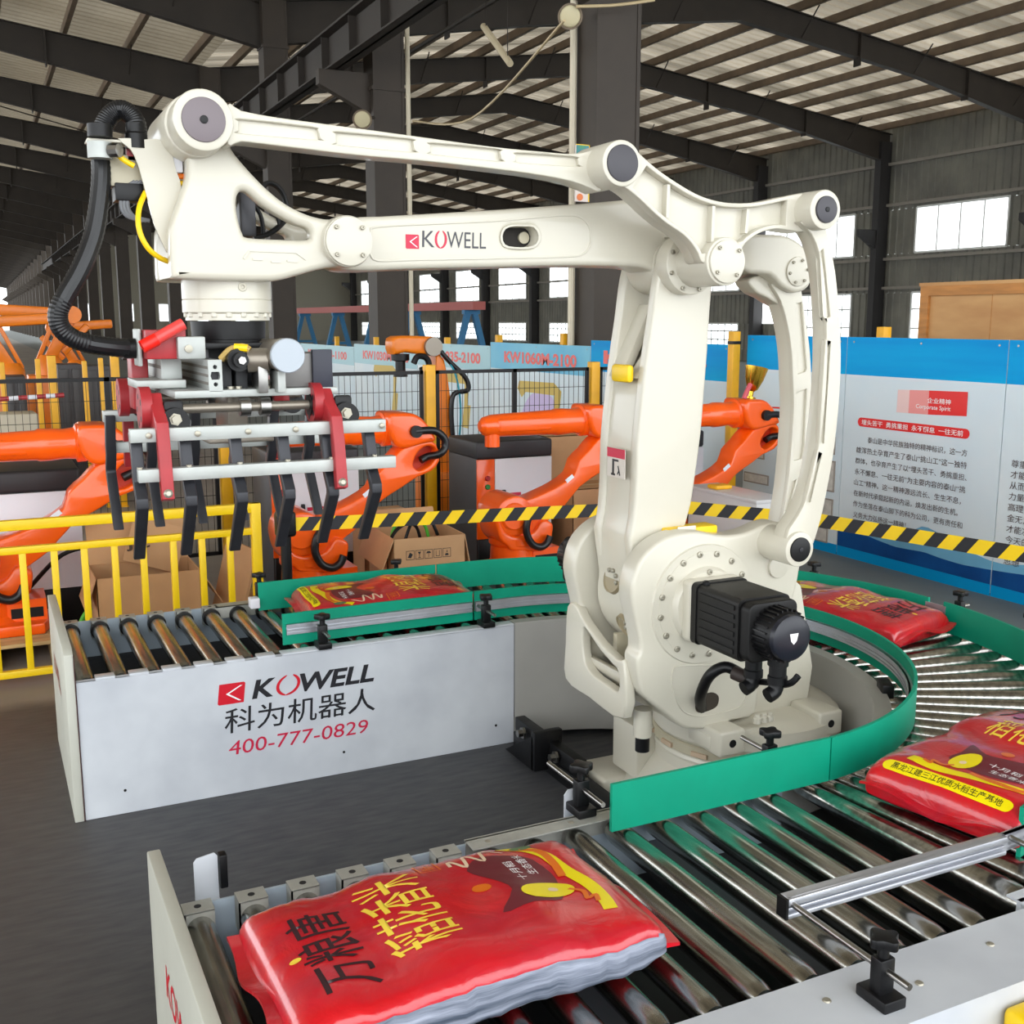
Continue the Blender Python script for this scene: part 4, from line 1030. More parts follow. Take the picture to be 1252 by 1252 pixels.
# --- elbow
hub('elbow_boss', EL[0], EL[1], LA0 - 0.06, LA0 + 0.01, 0.108, CREAM, la)
bolts_ring(la, EL[0], EL[1], LA0 - 0.062, 0.094, 8, 0.008, 20)
hub('elbow_drum', EL[0], EL[1], LA0 + 0.04, LA1 - 0.04, 0.10, CREAM, la)
# --- forearm
FA0, FA1 = 3.43, 3.61
fpx = [(432, 266), (470, 264), (540, 260), (610, 256), (680, 251), (735, 247), (776, 244), (812, 250), (850, 268), (890, 285), (925, 289), (950, 287), (968, 293), (984, 308), (990, 330), (986, 348), (972, 358), (958, 353), (945, 342), (930, 334), (905, 331), (870, 336), (835, 345), (810, 340), (795, 330), (770, 326), (700, 325), (600, 327), (500, 329), (432, 331), (408, 322), (400, 300), (410, 276)]
fo = prof(fpx, FA0)
slot = smooth(prof([(614, 289), (618, 280), (628, 277), (640, 277), (652, 278), (658, 288), (655, 298), (645, 302), (628, 302), (617, 299)], FA0), 2)
fa = part('forearm', G().fill([smooth(fo, 3), slot], FA0, FA1, 0.018, 3), CREAM, rob, ang=50)
rim = smooth(prof([(462, 276), (540, 272), (620, 268), (690, 262), (712, 266), (722, 280), (722, 300), (712, 312), (690, 315), (600, 317), (500, 319), (462, 320), (452, 312), (450, 298), (452, 284)], FA0), 3)
part('panel_rim', G().fill([rim, inset(rim, 0.006)], FA0 - 0.004, FA0 + 0.004, 0.0015, 1), CREAM, fa)
part('slot_rim', G().fill([[(q[0] + (q[0] - atY(636, 289, FA0).x) * 0.12, q[1] + (q[1] - atY(636, 289, FA0).z) * 0.2) for q in slot], slot], FA0 - 0.004, FA0 + 0.004, 0.001, 1), CREAM, fa)
part('slot_shade', G().fill([[(q[0] + (q[0] - atY(636, 289, FA0).x) * 0.3, q[1] + (q[1] - atY(636, 289, FA0).z) * 0.3) for q in slot]], FA0 + 0.06, FA0 + 0.065), mat('painted cavity shade', (38, 34, 30), 0.8), fa)  # dark sheet standing in for the shade inside the hollow arm
part('inner_tube', G().cyl((atY(636, 289, FA0).x + 0.04, FA0 + 0.05, atY(636, 289, FA0).z), (atY(636, 289, FA0).x + 0.04, FA0 + 0.062, atY(636, 289, FA0).z), 0.02), CREAMD, fa)
# tail yoke with its round cover
tl = atY(975, 332, FA0 - 0.02)
part('tail_housing', G().fill([smooth(prof([(900, 292), (935, 287), (962, 290), (982, 305), (990, 328), (986, 350), (970, 358), (952, 350), (938, 336), (905, 330)], FA0), 3)], FA0 - 0.02, FA1 + 0.03, 0.016, 3), CREAM, fa, ang=50)
tc_ = hub('tail_cover', tl.x, tl.z, FA0 - 0.028, FA0 - 0.015, 0.056, CREAM, fa, 0.003)
bolts_ring(tc_, tl.x, tl.z, FA0 - 0.028, 0.044, 6, 0.006, 10)
# wordmark on the forearm
ff = lambda u, v: Vector((u, FA0 - 0.0012, v)); ff2 = lambda u, v: Vector((u, FA0 - 0.002, v))
def WF(x, y): p = atY(x, y, FA0); return p.x, p.z
x0, z0 = WF(496, 304); x1, z1 = WF(512, 287)
r_, w_ = logo_mark(x0, x1, z0, z1, 0.0)
mk = put('logo_mark', flat_mesh('logo_mark', [r_], ff, CRIMSON), fa); put('chevron', flat_mesh('chevron', [w_], ff2, WHITEINK), mk)
x0, z0 = WF(516, 302); x1, z1 = WF(594, 282)
wordmark(x0, x1, z0, z0 + 0.052, 0.03, GREYINK, CRIMSON, ff, fa, 0.0)
# --- triangle link at the elbow
TR0, TR1 = 3.15, 3.25
TP = lambda p: prof(crop(700, 150, 0.26358, p), TR0)
tri = smooth(TP([(215, 90), (255, 98), (290, 122), (335, 165), (400, 220), (480, 275), (570, 328), (650, 358), (740, 373), (850, 370), (940, 352), (1020, 335), (1085, 328), (1135, 350), (1158, 400), (1150, 460), (1110, 500), (1050, 505), (960, 492), (900, 500), (850, 522), (800, 562), (782, 610), (782, 660), (755, 720), (705, 742), (655, 720), (630, 660), (600, 645), (580, 600), (550, 555), (510, 515), (440, 468), (380, 418), (330, 370), (270, 318), (225, 292), (175, 270), (148, 225), (142, 175), (168, 115)]), 3)
tin = inset(tri, 0.014)
tk = part('triangle_link', G().fill([tri], TR0 + 0.035, TR1, 0.008, 2), CREAM, rob, ang=50)
def keep(poly, cs): return [q for q in poly if all(math.hypot(q[0] - a, q[1] - b) > r for a, b, r in cs)]
c1 = TP([(222, 190)])[0]; c2 = TP([(1098, 413)])[0]; c3 = TP([(705, 645)])[0]
tin2 = keep(tin, [(c1[0], c1[1], 0.085), (c2[0], c2[1], 0.10), (c3[0], c3[1], 0.09)])
part('link_flange', G().fill([tri, tin2], TR0, TR0 + 0.045, 0.003, 1), CREAM, tk, ang=50)
for a, b in (((452, 285), (447, 440)), ((662, 385), (655, 552)), ((822, 400), (812, 512))):
    A, B = TP([a, b]); part('rib', G().bar((A[0], TR0 + 0.022, A[1]), (B[0], TR0 + 0.022, B[1]), 0.03, 0.012, (1, 0, 0)), CREAM, tk)
hb = hub('elbow_hub', c3[0], c3[1], TR0 - 0.01, LA0 - 0.04, 0.082, CREAM, tk)
cv = hub('elbow_cover', c3[0], c3[1], TR0 - 0.02, TR0 - 0.008, 0.073, CREAM, tk, 0.003)
bolts_ring(cv, c3[0], c3[1], TR0 - 0.021, 0.058, 4, 0.007, 40)
hub('upper_hub', c1[0], c1[1], TR0 - 0.012, TR1 + 0.10, 0.073, CREAM, tk)
hub('pin_cap', c1[0], c1[1], TR0 - 0.018, TR0 - 0.010, 0.058, DARKCAP, tk, 0.003)
# --- outer link rod
LR0, LR1 = 3.17, 3.24
hub('rear_hub', c2[0], c2[1], TR0 - 0.085, TR1, 0.068, CREAM, tk)
rp_ = hub('pin_cap', c2[0], c2[1], TR0 - 0.094, TR0 - 0.083, 0.046, DARKCAP, tk, 0.003)
hub('pin_screw', c2[0], c2[1], TR0 - 0.097, TR0 - 0.09, 0.009, BLACK, rp_, 0.001)
P6 = lambda p, Y: prof(crop(640, 280, 0.33546, p), Y)
rl = P6([(985, -25), (1030, 20), (1058, 90), (1073, 180), (1082, 300), (1085, 430), (1078, 600), (1062, 750), (1036, 900), (1000, 1010), (950, 1090)], TR0)
rr = P6([(1072, -25), (1090, 30), (1115, 150), (1130, 300), (1137, 450), (1132, 600), (1115, 780), (1090, 930), (1062, 1060), (1038, 1140)], TR0)
low = P6([(978, 1160)], TR0)[0]
rod = smooth(rl, 3, False) + [q for q in circ(low[0], low[1], 0.062, 16, 150, 370)] + smooth(list(reversed(rr)), 3, False)
rpk = [inset(P6(q, TR0 - 0.03), 0.006) for q in ([(1078, 80), (1096, 66), (1124, 320), (1116, 328), (1096, 328), (1090, 320)], [(1098, 402), (1104, 396), (1127, 402), (1102, 785), (1094, 792), (1074, 782)], [(1068, 808), (1074, 802), (1096, 812), (1052, 1000), (1044, 1006), (1024, 1000)])]
lr = part('outer_link_rod', G().fill([rod] + rpk, TR0 - 0.03, TR0 - 0.008, 0.003, 2).fill([rod], TR0 - 0.018, TR0 + 0.05, 0.006, 2), CREAM, rob, ang=40)
hub('lower_hub', low[0], low[1], TR0 - 0.045, YN0 + 0.02, 0.066, CREAM, lr)
lc = hub('pin_cap', low[0], low[1], TR0 - 0.052, TR0 - 0.043, 0.046, BLACK, lr, 0.003)
hub('pin_screw', low[0], low[1], TR0 - 0.055, TR0 - 0.05, 0.009, INK, lc, 0.001)
hub('small_cover', low[0] + 0.035, low[1] - 0.10, YN0 - 0.012, YN0 + 0.01, 0.045, CREAM, tur, 0.003)
# --- inner drive rod behind it
il = P6([(868, 200), (905, 262), (930, 350), (945, 450), (950, 550), (953, 650), (944, 800), (930, 950), (908, 1080), (890, 1180)], 3.45)
ir = P6([(1010, 200), (1030, 330), (1045, 450), (1050, 560), (1048, 650), (1035, 800), (1012, 900), (985, 1000), (955, 1100), (940, 1180)], 3.45)
il = [(x + 0.045, z) for x, z in il]
dpo = smooth(il, 3, False) + smooth(list(reversed(ir)), 3, False)
dpk = [inset(P6(q, 3.45), 0.006) for q in ([(992, 268), (1018, 262), (1038, 510), (1030, 525), (1000, 535), (994, 528)], [(990, 600), (1000, 590), (1036, 578), (1028, 790), (1018, 842), (986, 850), (980, 842)], [(975, 920), (1000, 908), (968, 1030), (950, 1030)])]
dr = part('drive_rod', G().fill([dpo] + dpk, 3.45, 3.472, 0.003, 2).fill([dpo], 3.462, 3.54, 0.006, 2), CREAM, rob, ang=40)
part('rod_head', G().fill([smooth(P6([(820, 190), (860, 170), (900, 190), (930, 240), (960, 250), (1000, 240), (1000, 300), (940, 280), (890, 250), (850, 230)], 3.47), 3)], 3.47, 3.56, 0.008), CREAM, dr)
# --- top rod
RD0, RD1 = 3.24, 3.33
PW = lambda p, Y: prof(crop(190, 100, 0.21565, p), Y)
wt = PW([(265, 222)], RD0)[0]
top = prof([(278, 128), (295, 135), (330, 142), (380, 149), (440, 157), (520, 168), (600, 179), (660, 185), (700, 188), (722, 184), (735, 180), (745, 205), (735, 233), (722, 230), (700, 222), (660, 214), (600, 206), (520, 197), (440, 190), (380, 183), (330, 177), (295, 173), (278, 176)], RD0)
k2 = 0.33546
pks = []
for a0, a1, t0, t1, b0, b1 in ((35, 315, 480, 508, 528, 553), (378, 632, 520, 545, 562, 586), (690, 915, 556, 573, 592, 606)):
    pks.append(crop(400, 0, k2, [(a0, t0 + 8), (a0 + 8, t0 + 1), (a1 - 14, t1 - 2), (a1 - 2, t1 + 6), (a1 + 2, b1 - 6), (a1 - 4, b1 + 1), (a0 + 10, b0), (a0 + 1, b0 - 6)]))
pks.append(crop(190, 100, 0.21565, [(476, 225), (488, 212), (880, 256), (920, 272), (932, 322), (912, 328), (485, 292), (474, 280)]))
pks = [smooth(prof(q, RD0), 2) for q in pks]
tr = part('top_link_rod', G().fill([smooth(top, 3)] + pks, RD0, RD0 + 0.026, 0.004, 2).fill([smooth(top, 3)], RD0 + 0.016, RD1, 0.006, 2), CREAM, rob, ang=40)
hub('rod_eye', wt[0], wt[1], RD0 - 0.02, RD1, 0.083, CREAM, tr)
pc = hub('pin_cap', wt[0], wt[1], RD0 - 0.027, RD0 - 0.018, 0.060, mat('grey pin cap', (118, 108, 112), 0.45), tr, 0.003)
hub('pin_screw', wt[0], wt[1], RD0 - 0.031, RD0 - 0.025, 0.011, BLACK, pc, 0.001)
hub('rear_eye', c1[0], c1[1], TR1 - 0.005, RD1 + 0.02, 0.07, CREAM, tr)
# --- wrist head
WH0, WH1 = 3.35, 3.69
wo = PW([(190, 380), (186, 450), (180, 540), (140, 660), (97, 780), (84, 850), (88, 1000), (96, 1095), (130, 1118), (380, 1128), (620, 1132), (720, 1122), (830, 1092), (960, 1058), (1070, 1045), (1160, 1020), (1195, 960), (1203, 905), (1190, 840), (1150, 795), (1070, 772), (1000, 778), (940, 772), (850, 745), (740, 688), (640, 608), (560, 528), (490, 450), (440, 385), (400, 300), (330, 230), (265, 210), (215, 260)], WH0)
hole = smooth(PW([(470, 640), (490, 618), (530, 628), (600, 690), (700, 755), (800, 806), (858, 826), (884, 856), (868, 895), (700, 893), (530, 883), (498, 855), (475, 780), (462, 690)], WH0), 3)
wh = part('wrist_head', G().fill([smooth(wo, 3), hole], WH0, WH0 + 0.07, 0.02, 3), CREAM, rob, ang=50)
part('far_head_plate', G().fill([smooth(wo, 3), hole], WH1 - 0.07, WH1, 0.02, 3), CREAM, wh, ang=50)
wl_ = PW([(190, 380), (186, 450), (180, 540), (140, 660), (97, 780), (84, 850), (88, 1000), (96, 1095), (130, 1118), (380, 1128), (620, 1132), (720, 1122), (760, 1100), (740, 960), (520, 930), (440, 860), (400, 620), (380, 400), (330, 300)], WH0)
part('head_core', G().fill([inset(smooth(wl_, 2), 0.004)], WH0 + 0.04, WH1 - 0.04), CREAM, wh, ang=50)
hub('upper_boss', wt[0] - 0.002, wt[1], RD1 - 0.01, WH1 - 0.02, 0.088, CREAM, wh)
wp_ = PW([(1078, 908)], WH0)[0]
hub('pivot_boss', wp_[0], wp_[1], WH0 - 0.03, WH0 + 0.05, 0.078, CREAM, wh)
cv = hub('pivot_cover', wp_[0], wp_[1], WH0 - 0.042, WH0 - 0.028, 0.074, CREAM, wh, 0.003)
bolts_ring(cv, wp_[0], wp_[1], WH0 - 0.043, 0.058, 4, 0.007, 45)
q = PW([(495, 1000), (530, 952), (800, 962), (858, 1005), (850, 1012), (796, 972), (535, 962), (505, 1008)], WH0)
part('raised_outline', G().prism(q, WH0 - 0.004, WH0 + 0.002), CREAM, wh)
for a, b in (((550, 1005), (610, 1008)), ((655, 1020), (710, 1022)), ((745, 1015), (805, 1020))):
    A, B = PW([a, b], WH0); part('raised_mark', G().bar((A[0], WH0 - 0.002, A[1]), (B[0], WH0 - 0.002, B[1]), 0.004, 0.006), CREAM, wh)
WX, WY = 0.722, YM
zt = atY(272, 344, WY).z
nk = part('wrist_neck', G().lathe((WX, WY, zt + 0.03), (0, 0, -1), [(0, 0.136), (0.085, 0.136), (0.087, 0.134), (0.089, 0.136), (0.125, 0.136), (0.130, 0.128), (0.150, 0.128)], 48), CREAM, rob)
part('plug_screw', G().lathe((WX + 0.02, WY - 0.134, zt - 0.02), (0, -1, 0), [(0, 0.014), (0.004, 0.013), (0.004, 0.006), (0.001, 0.005)], 14), BOLT, nk)
for i in range(18):
    a = 2 * PI * i / 18
    part('bolt', G().lathe((WX + 0.125 * math.cos(a), WY + 0.125 * math.sin(a), zt - 0.097), (0, 0, -1), [(0, 0.010), (0.012, 0.010), (0.014, 0.007)], 8), CREAM, nk)
# --- hose bracket and hoses at the wrist
k1 = 0.33546
bp_ = prof(crop(0, 0, k1, [(430, 505), (520, 510), (605, 516), (640, 620), (660, 690), (632, 760), (626, 860), (622, 935), (598, 900), (562, 820), (535, 720), (505, 610), (475, 545)]), 3.44)
hb_ = part('hose_bracket', G().fill([smooth(bp_, 2)], 3.434, 3.446), CREAM, rob)
q0, q1 = atY(112, 169, 3.42), atY(150, 169, 3.42)
part('bracket_arm', G().box(q0.x - 0.01, q1.x + 0.06, 3.44, 3.52, q0.z - 0.004, q0.z + 0.004), CREAM, hb_, bevel=0.002)
for zc_, m_, r_c, h_ in ((184, ALUP, 0.034, 0.045), (160, BLACK, 0.034, 0.035)):
    q = atY(122, zc_, 3.44)
    part('hose_clamp', G().lathe((q.x, q.y, q.z - h_ / 2), (0, 0, 1), [(0, r_c), (h_, r_c)], 20), m_, hb_)
q = atY(135, 184, 3.42); part('clamp_bolt', G().lathe((q.x, q.y, q.z), (0.7, -0.6, 0), [(0, 0.02), (0.03, 0.02), (0.034, 0.012)], 10), STEEL, hb_)
hp = [(168, 166), (166, 150), (158, 139), (147, 134), (136, 140), (128, 152), (124, 166), (123, 186), (124, 215), (121, 250), (115, 285), (106, 312), (94, 338), (80, 362), (71, 382), (74, 400), (88, 413), (108, 420), (135, 424), (160, 426)]
pts = smooth([tuple(atY(a, b, 3.46 + 0.04 * math.sin(i * 0.33))) for i, (a, b) in enumerate(hp)], 10, False)
part('corrugated_hose', G().tube(pts, [0.0285 if i % 2 else 0.0272 for i in range(len(pts))], 14), RUBBER, rob, ang=25)
q = atY(163, 426, 3.46)
hc = part('hose_coupling', G().lathe((q.x - 0.03, q.y, q.z), (1, 0, 0), [(0, 0.030), (0.05, 0.030), (0.05, 0.026), (0.075, 0.026)], 18), BLACK, rob)
q = atY(166, 160, 3.46); part('hose_coupling', G().lathe((q.x, q.y, q.z - 0.05), (0, 0, 1), [(0, 0.032), (0.04, 0.032), (0.045, 0.028), (0.07, 0.028)], 18), BLACK, rob)
part('yellow_cable', G().tube(smooth([tuple(atY(a, b, Y)) for a, b, Y in ((178, 235, 3.45), (170, 255, 3.42), (170, 280, 3.40), (180, 302, 3.40), (195, 315, 3.42), (212, 322, 3.46))], 5, False), 0.008, 10), YELLOW, rob)
part('yellow_cable', G().tube(smooth([tuple(atY(a, b, 3.42)) for a, b in ((143, 188), (152, 196), (164, 203))], 4, False), 0.008, 10), YELLOW, rob)
for j in range(3):
    part('grey_cable', G().tube(smooth([tuple(atY(a + j * 4, b, 3.47)) for a, b in ((165, 222), (152, 232), (148, 250), (155, 264), (175, 270))], 5, False), 0.006, 8), mat('grey cable', (110, 112, 116), 0.5), rob)
q = atY(146, 212, 3.5); part('valve_block', G().box(q.x - 0.03, q.x + 0.06, 3.47, 3.55, q.z - 0.04, q.z + 0.05), CREAMD, rob, bevel=0.004)
q = atY(152, 234, 3.5); part('valve_coil', G().box(q.x - 0.03, q.x + 0.05, 3.46, 3.54, q.z - 0.03, q.z + 0.02), BLACK, rob, bevel=0.004)
q = atY(158, 190, 3.5); part('red_fitting', G().box(q.x - 0.01, q.x + 0.03, 3.47, 3.50, q.z - 0.02, q.z + 0.02), REDP, rob, bevel=0.003)
q = atY(214, 196, 3.45); part('solenoid_valve', G().box(q.x - 0.02, q.x + 0.02, 3.44, 3.54, q.z - 0.035, q.z + 0.025), WHITEP, rob, bevel=0.003)
for dz, m_ in ((-0.045, BORG), (-0.065, YELLOW)):
    part('air_fitting', G().cyl((q.x, 3.45, q.z + dz), (q.x + 0.05, 3.45, q.z + dz), 0.008), m_, rob)
# loose cables and valves seen through the head opening
for j, pts_ in enumerate((((305, 262), (325, 225), (345, 235), (350, 265), (330, 285), (310, 290)), ((310, 245), (330, 250), (342, 275), (325, 288)), ((298, 235), (318, 262), (322, 288)))):
    part('black_cable', G().tube(smooth([tuple(atY(a, b, 3.62)) for a, b in pts_], 5, False), 0.009 - 0.001 * j, 8), BLACK, rob)
q = atY(298, 262, 3.62); part('cylinder_barrel', G().box(q.x - 0.02, q.x + 0.03, 3.58, 3.66, q.z - 0.07, q.z + 0.10), mat('dark cylinder', (70, 70, 74), 0.4, 0.4), rob, bevel=0.006)
# ================================================================== bag gripper under the wrist
gr = thing('bag_gripper', (WX, YM, 1.36), 'red, silver and black bag gripper with bent claw fingers hanging from the white robot wrist', 'gripper')
GK = 0.23962
def gp(x, y, Y): return atY(140 + x * GK, 360 + y * GK, Y)
zb = zt - 0.122
part('tool_flange', G().lathe((WX, YM, zb), (0, 0, -1), [(0, 0.115), (0.055, 0.112), (0.057, 0.125), (0.065, 0.125)], 44), BLACK, gr)
part('adapter_plate', G().box(WX - 0.15, WX + 0.16, YM - 0.16, YM + 0.16, zb - 0.082, zb - 0.064), BLACK, gr, bevel=0.003)
zp = gp(700, 500, 3.30).z
part('base_plate', G().box(gp(300, 500, 3.3).x, gp(1130, 500, 3.3).x, 3.28, 3.80, zp - 0.011, zp + 0.011), ALUP, gr, bevel=0.003)
part('centre_column', G().box(WX - 0.08, WX + 0.08, YM - 0.08, YM + 0.08, zp, zb - 0.07), DARKIN, gr, bevel=0.004)
# red clamp block and silver block
q = gp(350, 330, 3.34); part('red_block', G().box(q.x - 0.10, q.x + 0.015, 3.36, 3.46, q.z, q.z + 0.085), REDP, gr, bevel=0.004)
q = gp(390, 330, 3.33); sb_ = part('clamp_block', G().box(q.x - 0.035, q.x + 0.045, 3.335, 3.37, q.z, q.z + 0.065), ALUP, gr, bevel=0.004)
part('bolt', G().lathe((q.x - 0.005, 3.334, q.z + 0.03), (0, -1, 0), [(0, 0.012), (0.008, 0.012), (0.009, 0.006)], 8), BOLT, sb_)
# slotted aluminium profiles running front to back
def profile_bar(x, z, y0, y1, hx=0.020, hz=0.046):
    out = [(x - hx, z - hz), (x + hx, z - hz), (x + hx, z + hz), (x - hx, z + hz)]
    holes = [circ(x, z + hz * 0.55, hx * 0.32, 10), circ(x, z - hz * 0.55, hx * 0.32, 10), [(x - hx * .55, z - hz * .25), (x + hx * .55, z - hz * .25), (x + hx * .7, z), (x + hx * .55, z + hz * .25), (x - hx * .55, z + hz * .25), (x - hx * .7, z)]]
    o = part('slotted_profile', G().fill([out] + holes, y0, y1), ALUP, gr)
    for dz in (-0.5, 0.0, 0.5):
        part('slot', G().box(x - hx - 0.0015, x - hx + 0.002, y0 + 0.002, y1, z + hz * dz - 0.004, z + hz * dz + 0.004), mat('shadow grey slot', (120, 116, 108), 0.6), o, sm=False)
    part('bore', G().box(x - hx * .7, x + hx * .7, y0 + 0.02, y0 + 0.03, z - hz * .8, z + hz * .8), INK, o, sm=False)
q = gp(515, 415, 3.28); profile_bar(q.x, q.z, 3.28, 4.0)
part('rear_profile', G().box(q.x - 0.125, q.x - 0.065, 3.46, 4.0, q.z - 0.046, q.z + 0.046), ALUP, gr, bevel=0.003)
for dz in (-0.02, 0.02): part('rear_profile_slot', G().box(q.x - 0.1265, q.x - 0.124, 3.47, 3.99, q.z + dz - 0.005, q.z + dz + 0.005), mat('shadow grey slot', (0, 0, 0)), gr, sm=False)
q2 = gp(135, 455, 3.45); part('profile_foot', G().box(q2.x - 0.02, q2.x + 0.12, 3.38, 3.60, q2.z - 0.012, q2.z + 0.012), ALUP, gr, bevel=0.002)
# red air line stub and hose end
part('red_hose', G().tube([tuple(gp(150, 262, 3.32)), tuple(gp(350, 150, 3.33))], 0.018, 12), mat('translucent red hose', (226, 70, 66), 0.3), gr)
part('red_hose_end', G().tube([tuple(gp(140, 268, 3.32)), tuple(gp(215, 228, 3.323))], 0.019, 12), mat('signal red', (240, 30, 16), 0.4), gr)
part('hose_plate', G().obox(gp(118, 270, 3.46), (0.012, 0.10, 0.11)), ALUP, gr, bevel=0.004)
q = gp(115, 420, 3.60); part('red_bracket', G().box(q.x - 0.02, q.x + 0.03, 3.56, 3.66, q.z - 0.10, q.z + 0.08), REDP, gr, bevel=0.006)
# air cylinder with its bright turned end cap
q = gp(880, 312, 3.20)
cy = part('air_cylinder', G().lathe((q.x, 3.20, q.z), (0, 1, 0), [(0, 0.046), (0.002, 0.050), (0.05, 0.050), (0.052, 0.046), (0.34, 0.046)], 36), mat('bronze grey barrel', (140, 132, 120), 0.35, 0.6), gr)
part('end_cap', G().lathe((q.x, 3.185, q.z), (0, 1, 0), [(0, 0.048), (0.003, 0.0505), (0.018, 0.0505)], 40), mat('bright turned aluminium', (172, 180, 188), 0.5, 0.25), cy)
part('cylinder_bracket', G().box(q.x - 0.075, q.x - 0.045, 3.25, 3.34, zp, q.z + 0.0), STEEL, gr, bevel=0.004)
part('cylinder_bracket', G().box(q.x - 0.02, q.x + 0.005, 3.24, 3.34, zp, q.z - 0.045), ALUP, gr, bevel=0.004)
q3 = gp(640, 335, 3.26); rg = part('pressure_fitting', G().lathe((q3.x, 3.24, q3.z), (0, 1, 0), [(0, 0.022), (0.03, 0.022), (0.03, 0.034), (0.07, 0.034)], 18), BLACK, gr)
part('fitting_nut', G().lathe((q3.x, 3.225, q3.z), (0, 1, 0), [(0, 0.012), (0.02, 0.014)], 6), STEEL, rg)
part('tan_hose', G().tube(smooth([tuple(gp(545, 330, 3.32)), tuple(gp(590, 285, 3.30)), tuple(gp(650, 268, 3.28)), tuple(gp(690, 285, 3.27))], 5, False), 0.011, 10), mat('tan cable', (190, 160, 90), 0.5), gr)
part('yellow_hose', G().tube([tuple(gp(612, 270, 3.285)), tuple(gp(680, 275, 3.27))], 0.012, 10), YELLOW, gr)
part('rod_nut', G().lathe(tuple(gp(735, 335, 3.28)), (0.95, -0.3, 0), [(-0.03, 0.036), (0.03, 0.036), (0.034, 0.02), (0.05, 0.02)], 16), mat('bronze grey barrel', (0, 0, 0)), gr)
for x in (560, 640): q = gp(x, 400, 3.34); part('valve', G().box(q.x - 0.015, q.x + 0.02, 3.33, 3.40, zp, zp + 0.09), DARKIN, gr, bevel=0.003)
q = gp(950, 415, 3.30); bx_ = part('junction_box', G().box(q.x - 0.06, q.x + 0.085, 3.30, 3.44, zp + 0.012, zp + 0.115), mat('grey zinc box', (120, 118, 116), 0.4, 0.3), gr, bevel=0.004)
q = gp(1058, 415, 3.28); part('box_lid', G().box(q.x - 0.026, q.x + 0.036, 3.285, 3.305, zp + 0.005, zp + 0.125), mat('navy black cover', (40, 42, 56), 0.45), bx_, bevel=0.003)
for x in (600, 640, 790, 850): q = gp(x, 472, 3.29); part('bolt', G().lathe((q.x, 3.31, zp + 0.011), (0, 0, 1), [(0, 0.010), (0.008, 0.010)], 6), BOLT, gr)
